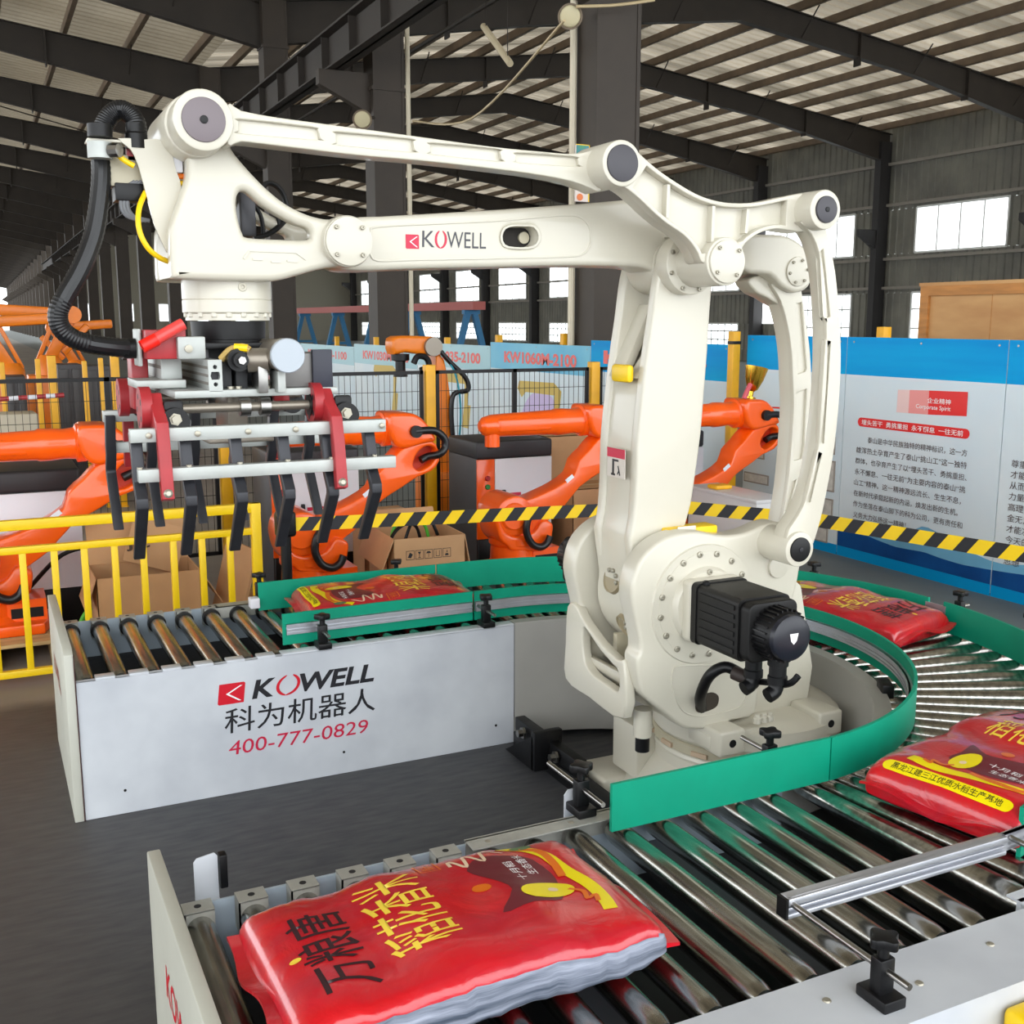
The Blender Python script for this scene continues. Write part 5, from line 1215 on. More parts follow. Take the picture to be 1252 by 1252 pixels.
# drive shafts with hubs, red crank arms and pivot rollers (front and back sets)
def claw_set(yf, s, tagname):
    # s = +1 for the set on the camera side (claws curl away from the camera), -1 for the far set
    zs = gp(680, 575, 3.27).z
    xa, xb = gp(300, 600, 3.23).x, gp(1165, 575, 3.23).x
    sh = part('drive_shaft', G().cyl((xa - 0.02, yf + s * 0.06, zs), (xb + 0.02, yf + s * 0.06, zs), 0.014, n=16), mat('bronze grey barrel', (0, 0, 0)), gr)
    for xx in (0.40, 0.52): 
        part('shaft_collar', G().cyl((xa + (xb - xa) * xx, yf + s * 0.06, zs), (xa + (xb - xa) * xx + 0.03, yf + s * 0.06, zs), 0.028, n=18), STEEL, sh)
    part('shaft_collar', G().cyl((xb - 0.09, yf + s * 0.06, zs), (xb - 0.04, yf + s * 0.06, zs), 0.034, n=18), BLACK, sh)
    for xx in (xa, xb):
        ca = part('crank_arm', G().prismx([(yf + s * 0.10, zs + 0.045), (yf + s * 0.03, zs + 0.05), (yf - s * 0.01, zs + 0.01), (yf - s * 0.078, zs - 0.025), (yf - s * 0.098, zs - 0.10), (yf - s * 0.120, zs - 0.235), (yf - s * 0.090, zs - 0.245), (yf - s * 0.062, zs - 0.11), (yf - s * 0.058, zs - 0.055), (yf - s * 0.01, zs - 0.045), (yf + s * 0.06, zs - 0.05), (yf + s * 0.10, zs - 0.02)], xx - 0.06, xx - 0.026), REDP, gr, bevel=0.003)
        part('crank_disc', G().cyl((xx - 0.085, yf + s * 0.06, zs + 0.005), (xx - 0.055, yf + s * 0.06, zs + 0.005), 0.062, n=28), REDP, ca)
        for q_ in range(5):
            b = q_ * 2 * PI / 5
            part('disc_hole', G().cyl((xx - 0.0855, yf + s * 0.06 + 0.04 * math.cos(b), zs + 0.04 * math.sin(b)), (xx - 0.084, yf + s * 0.06 + 0.04 * math.cos(b), zs + 0.04 * math.sin(b)), 0.009, n=8), INK, ca)
        part('bolt', G().lathe((xx - 0.043, yf - s * 0.112, zs - 0.22), (0, -s, 0.15), [(0, 0.013), (0.008, 0.013), (0.014, 0.007)], 8), BOLT, ca)
        rl_ = part('pivot_roller', G().cyl((xx, yf + s * 0.04, zs - 0.03), (xx, yf - s * 0.035, zs - 0.03), 0.040, n=28), BLACK, gr)
        part('roller_bracket', G().box(xx - 0.028, xx + 0.028, min(yf - s * 0.01, yf + s * 0.012), max(yf - s * 0.01, yf + s * 0.012), zs - 0.02, zp - 0.011), BLACK, gr, bevel=0.01)
        part('roller_bolt', G().lathe((xx, yf - s * 0.034, zs - 0.022), (0, -s, 0), [(0, 0.018), (0.004, 0.018), (0.004, 0.013), (0.016, 0.013)], 6), BOLT, rl_)
    # two carrier bars
    zu, zl_ = gp(600, 700, yf - 0.04 * s).z, gp(600, 895, yf - .06 * s).z
    if s < 0: zu, zl_ = gp(600, 700, 3.19).z, gp(600, 895, 3.17).z
    b0, b1 = atY(158, 527, 3.19).x, atY(470, 522, 3.19).x
    ub = part('upper_bar', G().box(b0, b1, min(yf - s * 0.055, yf - s * 0.02), max(yf - s * 0.055, yf - s * 0.02), zu - 0.019, zu + 0.019), ALUP, gr, bevel=0.002)
    lbz = part('lower_bar', G().box(b0 + 0.012, b1 + 0.02, min(yf - s * 0.085, yf - s * 0.05), max(yf - s * 0.085, yf - s * 0.05), zl_ - 0.019, zl_ + 0.017), ALUP, gr, bevel=0.002)
    kx = [atY(a, 585, 3.12).x for a in (174, 235, 298, 357, 411, 464)]
    f0 = None
    for x in kx:
        if f0 is None:
            pr_ = [(yf + s * 0.0, zu + 0.0), (yf - s * 0.02, zu - 0.02), (yf - s * 0.055, zl_ + 0.02), (yf - s * 0.09, zl_ - 0.06), (yf - s * 0.10, zl_ - 0.085), (yf - s * 0.085, zl_ - 0.10), (yf + s * 0.055, zl_ - 0.255), (yf + s * 0.035, zl_ - 0.262), (yf + s * 0.03, zl_ - 0.258), (yf - s * 0.055, zl_ - 0.075), (yf - s * 0.02, zl_ + 0.02), (yf + s * 0.018, zu - 0.01)]
            pr_ = [(yf + s * 0.022, zu + 0.005), (yf - s * 0.012, zl_ + 0.02), (yf - s * 0.015, zl_ - 0.02), (yf - s * 0.055, zl_ - 0.075), (yf - s * 0.055, zl_ - 0.085), (yf + s * 0.075, zl_ - 0.262), (yf + s * 0.052, zl_ - 0.262), (yf - s * 0.088, zl_ - 0.092), (yf - s * 0.088, zl_ - 0.065), (yf - s * 0.049, zl_ - 0.02), (yf - s * 0.049, zl_ + 0.02), (yf - s * 0.018, zu + 0.005)]
            f0 = part('claw_finger', G().prismx(pr_, x - 0.016, x + 0.016), mat('black steel claw', (52, 53, 58), 0.4, 0.35, var=0.15, scale=15), gr, bevel=0.003); xf0 = x
        else: clone(f0, (x - xf0, 0, 0))
    for x in kx:
        part('bolt', G().lathe((x + 0.03, yf - s * 0.055, zu), (0, -s, 0), [(0, 0.009), (0.006, 0.009), (0.008, 0.005)], 8), BOLT, ub)
        part('bolt', G().lathe((x, yf - s * 0.07, zl_ + 0.017), (0, 0, 1), [(0, 0.008), (0.006, 0.008)], 8), BOLT, lbz)
claw_set(3.23, 1, 'near')
claw_set(3.86, -1, 'far')
part('lower_plate', G().box(WX - 0.10, WX + 0.10, 3.40, 3.68, zp - 0.16, zp - 0.145).box(WX - 0.03, WX + 0.03, 3.44, 3.64, zp - 0.15, zp), mat('bronze grey barrel', (0, 0, 0)), gr, bevel=0.003)
# ================================================================== orange welding robots behind the conveyors
RY = 7.2
O3 = lambda p: [(x - 1.57, z) for x, z in prof(crop(560, 480, 0.17572, p), RY - 0.1)]
O2 = lambda p: prof(crop(340, 480, 0.17572, p), RY - 0.1)
def orange_robot(label, dx, om=None, dz=0.0, name='welding_robot', dy=0.0, group='orange welding robots in a row'):
    om = om or ORANGE
    sh = O3([(370, 850)])[0]
    bx, bz = sh[0] + 0.06, 0.14
    t = thing(name, (bx, RY, bz), label, 'robot', group)
    y0, y1 = RY - 0.13, RY + 0.13
    part('base', G().prismz([(bx - 0.30, RY - 0.24), (bx + 0.30, RY - 0.24), (bx + 0.34, RY - 0.1), (bx + 0.34, RY + 0.1), (bx + 0.30, RY + 0.24), (bx - 0.30, RY + 0.24), (bx - 0.34, RY + 0.1), (bx - 0.34, RY - 0.1)], bz, bz + 0.07), om, t, bevel=0.015)
    b2 = part('pedestal', G().lathe((bx, RY, bz + 0.06), (0, 0, 1), [(0, 0.21), (0.05, 0.17), (0.16, 0.165), (0.18, 0.18), (0.22, 0.18)], 32).box(bx + 0.1, bx + 0.32, RY - 0.14, RY + 0.14, bz + 0.05, bz + 0.20), om, t)
    part('socket_panel', G().box(bx + 0.12, bx + 0.30, RY - 0.145, RY - 0.138, bz + 0.09, bz + 0.15), BLACK, b2)
    # turret
    tu = smooth(O3([(235, 860), (250, 960), (275, 1020), (320, 1060), (360, 1090), (560, 1092), (610, 1040), (632, 960), (628, 900), (560, 880), (500, 960), (380, 990), (300, 950), (260, 800)]), 3)
    tt = part('turret', G().fill([tu], RY - 0.17, RY + 0.17, 0.02, 2), om, t, ang=50)
    part('shoulder_drum', G().lathe((sh[0], RY - 0.17, sh[1]), (0, 1, 0), [(0, 0.13), (0.01, 0.145), (0.06, 0.15), (0.34, 0.15)], 36), om, tt)
    part('shoulder_cover', G().lathe((sh[0] - 0.01, RY - 0.19, sh[1]), (0, 1, 0), [(0, 0.09), (0.008, 0.10), (0.03, 0.10)], 32), om, tt)
    part('rear_motor', G().cyl((bx + 0.12, RY + 0.05, 0.42), (bx + 0.12, RY + 0.05, 0.62), 0.07), BLACK, tt)
    # lower arm with the open pocket at the elbow
    la_ = O3([(310, 742), (400, 722), (470, 742), (600, 690), (700, 640), (800, 565)]) + O2([(690, 560), (770, 480), (840, 400), (900, 370)]) + O2([(1060, 330), (1105, 400), (1115, 470), (1060, 542), (960, 585), (850, 660), (700, 760)]) + O3([(720, 800), (620, 885), (520, 980), (400, 992), (300, 950), (262, 860), (275, 790)])
    pocket_ = smooth(O2([(930, 500), (960, 420), (1010, 375), (1060, 372), (1090, 400), (1080, 460), (1040, 510), (970, 540)]), 3)
    low_ = part('lower_arm', G().fill([smooth(la_, 2), pocket_], y0, y1 - 0.06, 0.014, 2), om, t, ang=50)
    part('pocket_floor', G().fill([pocket_], y0 + 0.10, y0 + 0.11), mat('deep orange cast', (190, 50, 10), 0.5), low_)
    part('elbow_shell', G().fill([smooth(O2([(760, 152), (830, 140), (930, 145), (1000, 190), (1060, 270), (1080, 330), (1000, 350), (930, 370), (850, 385), (790, 350), (750, 250)]), 3)], y0 - 0.03, y1 + 0.03, 0.03, 3), om, t, ang=50)
    # forearm: swept tube with a waist, wrist at its tip
    ax_ = [(860, 255, 1.0)]
    fz = O2([(800, 262)])[0]
    tip = (O3([(190, 255)])[0][0], fz[1] - 0.012)
    stn = [(0.0, 0.115), (0.06, 0.118), (0.07, 0.098), (0.14, 0.092), (0.22, 0.098), (0.30, 0.100), (0.32, 0.092), (0.55, 0.088), (0.80, 0.084), (0.90, 0.080), (0.97, 0.065), (1.0, 0.035)]
    ln = fz[0] - tip[0]
    part('forearm', G().tube([(fz[0] - q * ln, RY, fz[1] + (tip[1] - fz[1]) * q) for q, _ in stn], [r for _, r in stn], 28), om, t, ang=30)
    part('forearm_panel', G().obox((fz[0] - ln * 0.62, RY - 0.062, (fz[1] + tip[1]) / 2 + 0.0), (ln * 0.5, 0.05, 0.10)), om, t, bevel=0.02, seg=3)
    wr = O3([(270, 350)])[0]
    w2 = part('wrist', G().cyl((tip[0] + 0.1, RY, tip[1] - 0.02), (tip[0] + 0.1, RY, tip[1] - 0.15), 0.055, n=24), om, t)
    part('wrist_flange', G().cyl((tip[0] + 0.1, RY, tip[1] - 0.145), (tip[0] + 0.1, RY, tip[1] - 0.165), 0.04, n=20), BLACK, w2)
    # hoses
    p_ = [O2([q])[0] for q in ((930, 265), (1000, 258), (1070, 262), (1130, 310), (1140, 370), (1100, 420), (1040, 445), (990, 470))]
    hs = part('dress_hose', G().tube(smooth([(x, y0 - 0.035 + (0.06 if i > 5 else 0), z) for i, (x, z) in enumerate(p_)], 5, False), 0.027, 12), RUBBER, t)
    part('hose_socket', G().cyl((p_[0][0] + 0.005, y0 - 0.06, p_[0][1]), (p_[0][0] + 0.005, y0, p_[0][1]), 0.042), BLACK, t)
    p_ = [O2([q])[0] for q in ((275, 925), (230, 1000), (225, 1090), (270, 1170), (340, 1195), (395, 1165), (420, 1110))]
    part('dress_hose', G().tube(smooth([(x, RY - 0.22, z) for x, z in p_], 5, False), 0.027, 12), RUBBER, t)
    lbx, lbz = O3([(845, 562)])[0]
    part('arm_label', G().obox((lbx - 0.1, y0 - 0.001, lbz - 0.03), (0.07, 0.004, 0.03), Matrix.Rotation(-0.62, 3, 'Y')), WHITEP, low_)
    t.location = Vector((bx + dx, RY + dy, bz + dz))
    return t
def pallet(label, x, y, w_, d_, h_=0.14):
    t = thing('wooden_pallet', (x, y, 0), label, 'pallet', 'wooden pallets under the orange robots')
    for i in range(5): part('deck_board', G().box(x - w_ / 2, x + w_ / 2, y - d_ / 2 + i * d_ / 5 + 0.008, y - d_ / 2 + (i + 1) * d_ / 5 - 0.008, h_ - 0.022, h_), WOOD, t, sm=False)
    for i in range(3):
        xx = x - w_ / 2 + 0.05 + i * (w_ - 0.1) / 2
        part('bearer', G().box(xx - 0.045, xx + 0.045, y - d_ / 2, y + d_ / 2, 0.0, h_ - 0.022), WOOD, t, sm=False)
    return t
for dx, lb, pl in ((-1.97, 'orange welding robot at the left edge, behind the yellow railing', 'pine pallet under the leftmost orange robot'),
                   (0.0, 'orange welding robot behind the claws of the white robot, beside the open carton', 'pine pallet under the orange robot beside the open carton'),
                   (1.57, 'orange welding robot in front of a white and orange cabinet, left of the white robot', 'pine pallet under the orange robot left of the white robot'),
                   (3.0, 'orange welding robot seen to the right of the white robot arm, under the gold cup', 'pine pallet under the orange robot below the gold cup')):
    o = orange_robot(lb, dx)
    pallet(pl, o.location.x, RY, 0.82, 0.80)

# ================================================================== control cabinets
def cabinet(label, x0, y0, w_=0.68, d_=0.60, h_=1.04):
    t = thing('control_cabinet', (x0 + w_ / 2, y0 + d_ / 2, 0), label, 'cabinet', 'robot control cabinets')
    part('body', G().box(x0, x0 + w_, y0 + 0.02, y0 + d_, 0.0, h_ - 0.14), CABD, t, bevel=0.006)
    part('top_cover', G().box(x0 - 0.004, x0 + w_ + 0.004, y0, y0 + d_, h_ - 0.145, h_), mat('near black cabinet top', (44, 43, 46), 0.45), t, bevel=0.02, seg=3)
    pn = part('button_panel', G().box(x0 + 0.0, x0 + 0.155, y0, y0 + 0.022, 0.24, h_ - 0.147), ORANGE, t, bevel=0.003)
    for z, m_ in ((0.74, REDP), (0.67, mat('green lens', (40, 130, 60), 0.3)), (0.60, REDP), (0.47, REDP)):
        part('button', G().lathe((x0 + 0.09, y0, z), (0, -1, 0), [(0, 0.022), (0.012, 0.022), (0.02, 0.016)], 16), m_, pn)
    dr_ = part('door', G().box(x0 + 0.158, x0 + w_ - 0.004, y0 - 0.004, y0 + 0.022, 0.24, h_ - 0.147), WHITEP, t, bevel=0.004)
    part('handle', G().box(x0 + 0.215, x0 + 0.245, y0 - 0.03, y0 - 0.004, 0.50, 0.64), BLACK, dr_, bevel=0.006)
    wl = part('warning_label', G().box(x0 + 0.265, x0 + 0.39, y0 - 0.006, y0 - 0.0042, 0.50, 0.61), WHITEP, dr_, sm=False)
    part('label_band', G().box(x0 + 0.265, x0 + 0.39, y0 - 0.0068, y0 - 0.006, 0.582, 0.61), CRIMSON, wl, sm=False)
    part('label_triangle', G().prism([(x0 + 0.27, 0.525), (x0 + 0.31, 0.525), (x0 + 0.29, 0.56)], y0 - 0.0068, y0 - 0.006), YELLOW, wl, sm=False)
    part('plinth', G().box(x0 + 0.01, x0 + w_ - 0.01, y0 - 0.002, y0 + 0.05, 0.0, 0.235), BLACK, t, bevel=0.004)
    return t
cabinet('white and charcoal control cabinet behind the leftmost orange robot', -0.12, 7.72)
cabinet('charcoal control cabinet with orange button strip, behind the gripper claws', 1.905, 8.02)
cabinet('charcoal control cabinet with orange button strip, fully seen left of the white robot', 3.57, 8.0)
cabinet('white and charcoal control cabinet glimpsed behind the white robot arm', 5.10, 8.0)

# ================================================================== cartons
def carton(label, x, y, w_, d_, h_, rz=0.0, flaps=(), marks=False, sealed=False, z=0.0, name='cardboard_box'):
    t = thing(name, (x, y, z), label, 'box', None); t.rotation_euler = (0, 0, rz)
    def sub(nm, g, m_, par=t, **k):
        me = g.mesh(nm, m_, **k); o = bpy.data.objects.new(nm, me); COL.objects.link(o); o.parent = par; return o
    g = G()
    hw, hd, th = w_ / 2, d_ / 2, 0.006
    g.box(-hw, hw, -hd, -hd + th, 0, h_).box(-hw, hw, hd - th, hd, 0, h_).box(-hw, -hw + th, -hd, hd, 0, h_).box(hw - th, hw, -hd, hd, 0, h_).box(-hw, hw, -hd, hd, 0, th)
    if sealed: g.box(-hw, hw, -hd, hd, h_ - th, h_)
    sub('walls', g, CARD, sm=False)
    if sealed: sub('tape_strip', G().box(-hw, hw, -0.03, 0.03, h_, h_ + 0.001), mat('tan packing tape', (190, 158, 110), 0.3), sm=False)
    for side, ang, ln in flaps:
        a = math.radians(ang)
        if side in 'fb':
            s = -1 if side == 'f' else 1
            c = (0, s * (hd + math.cos(a) * ln / 2), h_ + math.sin(a) * ln / 2)
            g = G().obox(c, (w_, ln, th), Matrix.Rotation(s * a, 3, 'X'))
        else:
            s = -1 if side == 'l' else 1
            c = (s * (hw + math.cos(a) * ln / 2), 0, h_ + math.sin(a) * ln / 2)
            g = G().obox(c, (ln, d_, th), Matrix.Rotation(-s * a, 3, 'Y'))
        sub('flap', g, CARD, sm=False)
    if marks:
        its = []
        for i in range(5):
            x0 = -0.12 + i * 0.056
            f_ = lambda *p: ([(a, b) for a, b in p], [tuple(range(len(p)))])
            sq = ring2d(x0, 0, 0.001, 0.001, 0, 1, 0.001, 1)
            for a in ((x0 - .025, -.025, x0 + .025, -.022), (x0 - .025, .022, x0 + .025, .025), (x0 - .025, -.025, x0 - .022, .025), (x0 + .022, -.025, x0 + .025, .025)): its.append(f_((a[0], a[1]), (a[2], a[1]), (a[2], a[3]), (a[0], a[3])))
            if i == 0: its += [f_((x0 - .015, -.012), (x0 + .004, -.016), (x0 + .016, .004), (x0 - .002, .016))]
            if i == 1: its += [f_((x0 - .010, .016), (x0, -.002), (x0 + .010, .016)), f_((x0 - .002, -.014), (x0 + .002, -.014), (x0 + .002, 0), (x0 - .002, 0)), f_((x0 - .008, -.017), (x0 + .008, -.017), (x0 + .008, -.014), (x0 - .008, -.014))]
            if i == 2: its += [f_((x0 - .016, .004), (x0 + .016, .004), (x0 + .008, .015), (x0 - .008, .015)), f_((x0 - .0015, -.017), (x0 + .0015, -.017), (x0 + .0015, .004), (x0 - .0015, .004))]
            if i == 3: its += [f_((x0 - .012, -.014), (x0 - .009, -.014), (x0 - .009, .016), (x0 - .012, .016)), f_((x0 + .009, -.014), (x0 + .012, -.014), (x0 + .012, .016), (x0 + .009, .016)), f_((x0 - .012, -.016), (x0 + .012, -.016), (x0 + .012, -.013), (x0 - .012, -.013))]
            if i == 4: its += [f_((x0 - .012, -.016), (x0 + .012, -.016), (x0 + .008, -.004), (x0 - .008, -.004)), f_((x0 - .003, 0), (x0 + .006, .004), (x0 + .002, .016))]
        me = flat_mesh('handling_marks', its, lambda u, v: Vector((u * 1.15, -hd - 0.0008, h_ * 0.80 + v * 1.25)), INK)
        o = bpy.data.objects.new('handling_marks', me); COL.objects.link(o); o.parent = t; tag(o, kind='stuff')
    return t
cc = carton('open brown carton with black handling symbols, holding green and black cables', 2.66, 7.02, 0.50, 0.62, 0.575, math.radians(-3), (('l', -68, 0.22), ('b', 60, 0.10), ('r', -80, 0.2)), True)
c1_ = carton('wide open brown carton behind the yellow railing', 0.84, 6.93, 0.60, 0.42, 0.50, 0.0, (('b', 62, 0.28), ('r', -60, 0.25), ('l', -70, 0.2)))
o = bpy.data.objects.new('inner_flap', G().obox((0.10, 0.20, 0.60), (0.34, 0.008, 0.30), Matrix.Rotation(0.35, 3, 'Y') @ Matrix.Rotation(-0.35, 3, 'X')).mesh('inner_flap', CARD, sm=False)); COL.objects.link(o); o.parent = c1_
vs, fs = text_geo('JIC', 1, 0.05)
me = flat_mesh('box_lettering', [(fit(vs, -0.08, 0.06, 0.56, 0.62), fs)], lambda u, v: Vector((u, -0.215 + (v - 0.5) * 0.02 + 0.36, v + 0.02)), mat('brown box print', (70, 50, 40), 0.6)); o = bpy.data.objects.new('box_lettering', me); COL.objects.link(o); o.parent = c1_
p0 = atY(262, 735, 6.75)
tag(part('cardboard_sheet', G().obox((1.33, 6.74, 0.33), (0.02, 0.36, 0.62), Matrix.Rotation(0.25, 3, 'Y') @ Matrix.Rotation(0.3, 3, 'Z')), CARD), 'loose brown cardboard sheet leaning at the end of the yellow railing', 'cardboard')
for pts_, m_, nm, lb in ((((2.45, 6.95, 0.50), (2.50, 6.98, 0.62), (2.62, 7.0, 0.65), (2.72, 7.0, 0.60), (2.76, 7.0, 0.45)), mat('green cable', (70, 160, 40), 0.5), 'green_cable', 'green cable looping out of the open carton'),
                         (((2.40, 6.85, 0.2), (2.43, 6.9, 0.52), (2.56, 6.98, 0.62), (2.68, 7.05, 0.58), (2.72, 7.05, 0.42)), BLACK, 'black_cable', 'black cable hanging over the left side of the open carton'),
                         (((2.6, 7.1, 0.45), (2.68, 7.12, 0.61), (2.80, 7.12, 0.62), (2.86, 7.1, 0.50)), BLACK, 'black_cable', 'black cable looping over the back of the open carton')):
    tag(part(nm, G().tube(smooth(pts_, 6, False), 0.012, 8), m_), lb, 'cable')
carton('closed brown carton with a white label, right of the cabinet', 4.62, 8.05, 0.5, 0.4, 0.62, 0, (), sealed=True)
cb_ = carton('tall brown carton behind the closed carton, beside the white robot arm', 4.66, 8.50, 0.62, 0.4, 1.02, 0, (), sealed=True)
tag(part('shipping_label', G().box(4.70, 4.77, 7.846, 7.849, 0.36, 0.58), WHITEP), 'white shipping label with a barcode on the closed carton', 'label')
carton('small brown carton behind the open carton', 2.62, 7.62, 0.36, 0.28, 0.62, 0, (), sealed=True)
for pts_, m_, lb in ((((0.3, 6.72, 0.15), (0.40, 6.68, 0.2), (0.46, 6.68, 0.3), (0.50, 6.69, 0.34)), mat('green cable', (0, 0, 0)), 'green cable lying beside the leftmost orange robot'),
                     (((0.2, 7.35, 0.35), (0.4, 7.3, 0.55), (0.62, 7.3, 0.58), (0.8, 7.3, 0.5)), BLACK, 'black cable drooping between leftmost robot and carton')):
    tag(part('loose_cable', G().tube(smooth(pts_, 6, False), 0.014, 8), m_), lb, 'cable')

# ================================================================== yellow railing
FY = 6.45
xe = atY(315, 700, FY).x
rl0 = thing('yellow_railing', (0.4, FY, 0), 'bright yellow tubular steel railing in front of the leftmost orange robot', 'railing')
zt0, zt1, zb_ = atY(310, 628, FY).z, atY(250, 655, FY).z, 0.07
zt0 = 0.905; zt1 = 0.765
part('top_rail', G().box(-0.7, xe + 0.03, FY - 0.025, FY + 0.025, zt0 - 0.028, zt0 + 0.028), YELLOW, rl0, bevel=0.005)
part('middle_rail', G().box(-0.7, xe, FY - 0.02, FY + 0.02, zt1 - 0.02, zt1 + 0.02), YELLOW, rl0, bevel=0.004)
part('bottom_rail', G().box(-0.7, xe, FY - 0.02, FY + 0.02, zb_ - 0.02, zb_ + 0.02), YELLOW, rl0, bevel=0.004)
part('end_post', G().box(xe - 0.028, xe + 0.028, FY - 0.028, FY + 0.028, 0, zt0 + 0.028), YELLOW, rl0, bevel=0.005)
b0_ = None
for a in (28, 67, 104, 141, 176, 213, 248, 282, -12):
    x = atY(a, 690, FY).x
    if b0_ is None: b0_ = part('baluster', G().box(x - 0.018, x + 0.018, FY - 0.018, FY + 0.018, zb_, zt1), YELLOW, rl0, bevel=0.003); xb0 = x
    else: clone(b0_, (x - xb0, 0, 0))

# ================================================================== black and yellow barrier tape on posts
def tape_run(label, pts_, z, h_=0.078):
    t = thing('barrier_tape', (pts_[0][0], pts_[0][1], z), label, 'barrier tape')
    for (xa, ya), (xb, yb) in zip(pts_[:-1], pts_[1:]):
        A, B = Vector((xa, ya, 0)), Vector((xb, yb, 0)); d = (B - A); L_ = d.length; d.normalize(); nrm = Vector((-d.y, d.x, 0))
        g = G().bar(A + Vector((0, 0, z)), B + Vector((0, 0, z)), 0.003, h_); part('web', g, YELLOW, t, sm=False)
        n = int(L_ / 0.15)
        for i in range(n):
            s0 = (i + 0.1) * L_ / n
            q = [(s0, -h_ / 2), (s0 + 0.075, -h_ / 2), (s0 + 0.075 + 0.06, h_ / 2), (s0 + 0.06, h_ / 2)]
            for sd in (1,):
                vs = [A + d * u + Vector((0, 0, z + v)) + nrm * k for k in (-0.0025, 0.0025) for u, v in q if True]
                vs = [v for v in vs]
                part('stripe', G().add(vs, [(0, 1, 2, 3), (7, 6, 5, 4), (0, 4, 5, 1), (1, 5, 6, 2), (2, 6, 7, 3), (3, 7, 4, 0)]), INK, t, sm=False)
    return t
def belt_post(label, x, y, z=0.86):
    t = thing('belt_post', (x, y, 0), label, 'post', 'black belt barrier posts')
    part('foot', G().lathe((x, y, 0), (0, 0, 1), [(0, 0.16), (0.02, 0.16), (0.03, 0.1)], 28), BLACK, t)
    part('pole', G().cyl((x, y, 0.03), (x, y, z - 0.05), 0.03), BLACK, t)
    part('belt_head', G().box(x - 0.055, x + 0.055, y - 0.045, y + 0.045, z - 0.06, z + 0.085), BLACK, t, bevel=0.02, seg=3)
belt_post('black belt post at the end of the yellow railing', 1.50, 6.02)
tape_run('black and yellow striped tape left of the white robot, before the orange robots', [(1.555, 6.0), (3.62, 5.60)], 0.868)
belt_post('black belt post hidden behind the white robot arm', 3.68, 5.58)
tape_run('black and yellow striped tape stretched in front of the printed display board', [(3.74, 5.54), (4.226, 4.75), (4.66, 2.85)], 0.885)
belt_post('black belt post past the right edge of the picture', 4.68, 2.78)

# ================================================================== mesh safety fence
MY = 9.0
def mesh_panel(label, x0, x1, y=MY, h_=1.57):
    t = thing('mesh_fence_panel', ((x0 + x1) / 2, y, 0), label, 'fence', 'black wire mesh fence panels')
    g = G().box(x0, x1, y - 0.015, y + 0.015, h_ - 0.03, h_).box(x0, x1, y - 0.015, y + 0.015, 0.1, 0.13).box(x0, x0 + 0.03, y - 0.015, y + 0.015, 0.1, h_).box(x1 - 0.03, x1, y - 0.015, y + 0.015, 0.1, h_)
    part('frame', g, BLACK, t, sm=False)
    if x1 - x0 > 1.2: part('mid_stile', G().box((x0 + x1) / 2 - 0.02, (x0 + x1) / 2 + 0.02, y - 0.015, y + 0.015, 0.1, h_), BLACK, t, sm=False)
    g = G(); n = int((x1 - x0) / 0.05)
    for i in range(1, n): xx = x0 + (x1 - x0) * i / n; g.box(xx - 0.0018, xx + 0.0018, y - 0.002, y + 0.002, 0.12, h_ - 0.02)
    for i in range(1, 9): zz = 0.12 + (h_ - 0.14) * i / 9; g.box(x0, x1, y - 0.006, y - 0.002, zz - 0.0022, zz + 0.0022)
    tag(part('wire_mesh', g, BLACK, t, sm=False), kind='stuff')
PX = [-1.75, 0.02, 1.77, 3.56, 5.22, 6.42]
names = ['left of everything else', 'at the left, behind the leftmost orange robot', 'behind the gripper, left of the amber robot', 'behind the fully seen control cabinet', 'behind the white robot arm']
for i in range(5): mesh_panel('black wire mesh fence panel ' + names[i], PX[i] + 0.06, PX[i + 1] - 0.06)
def yellow_post(label, x, y, h_, w_=0.09, cap=False, group='yellow fence posts'):
    t = thing('yellow_post', (x, y, 0), label, 'post', group)
    part('shaft', G().box(x - w_ / 2, x + w_ / 2, y - w_ / 2, y + w_ / 2, 0, h_), YEL2, t, bevel=0.006)
    part('foot_plate', G().box(x - w_ * 0.6, x + w_ * 0.6, y - w_, y + w_, 0, 0.015), YEL2, t, bevel=0.003)
    if cap: part('band', G().box(x - w_ / 2 - 0.004, x + w_ / 2 + 0.004, y - w_ / 2 - 0.004, y + w_ / 2 + 0.004, h_ - 0.12, h_ - 0.09), BLACK, t, bevel=0.002)
    return t
for x, lb in zip(PX[1:5], ('left of the wire mesh, mostly outside the picture', 'behind the gripper claws', 'under the amber robot head', 'left of the white robot arm')):
    yellow_post('amber yellow fence post ' + lb, x, MY, 1.62)
yellow_post('tall amber yellow post with a black band, right of the white robot arm', 6.47, 8.52, 1.90, 0.085, True)
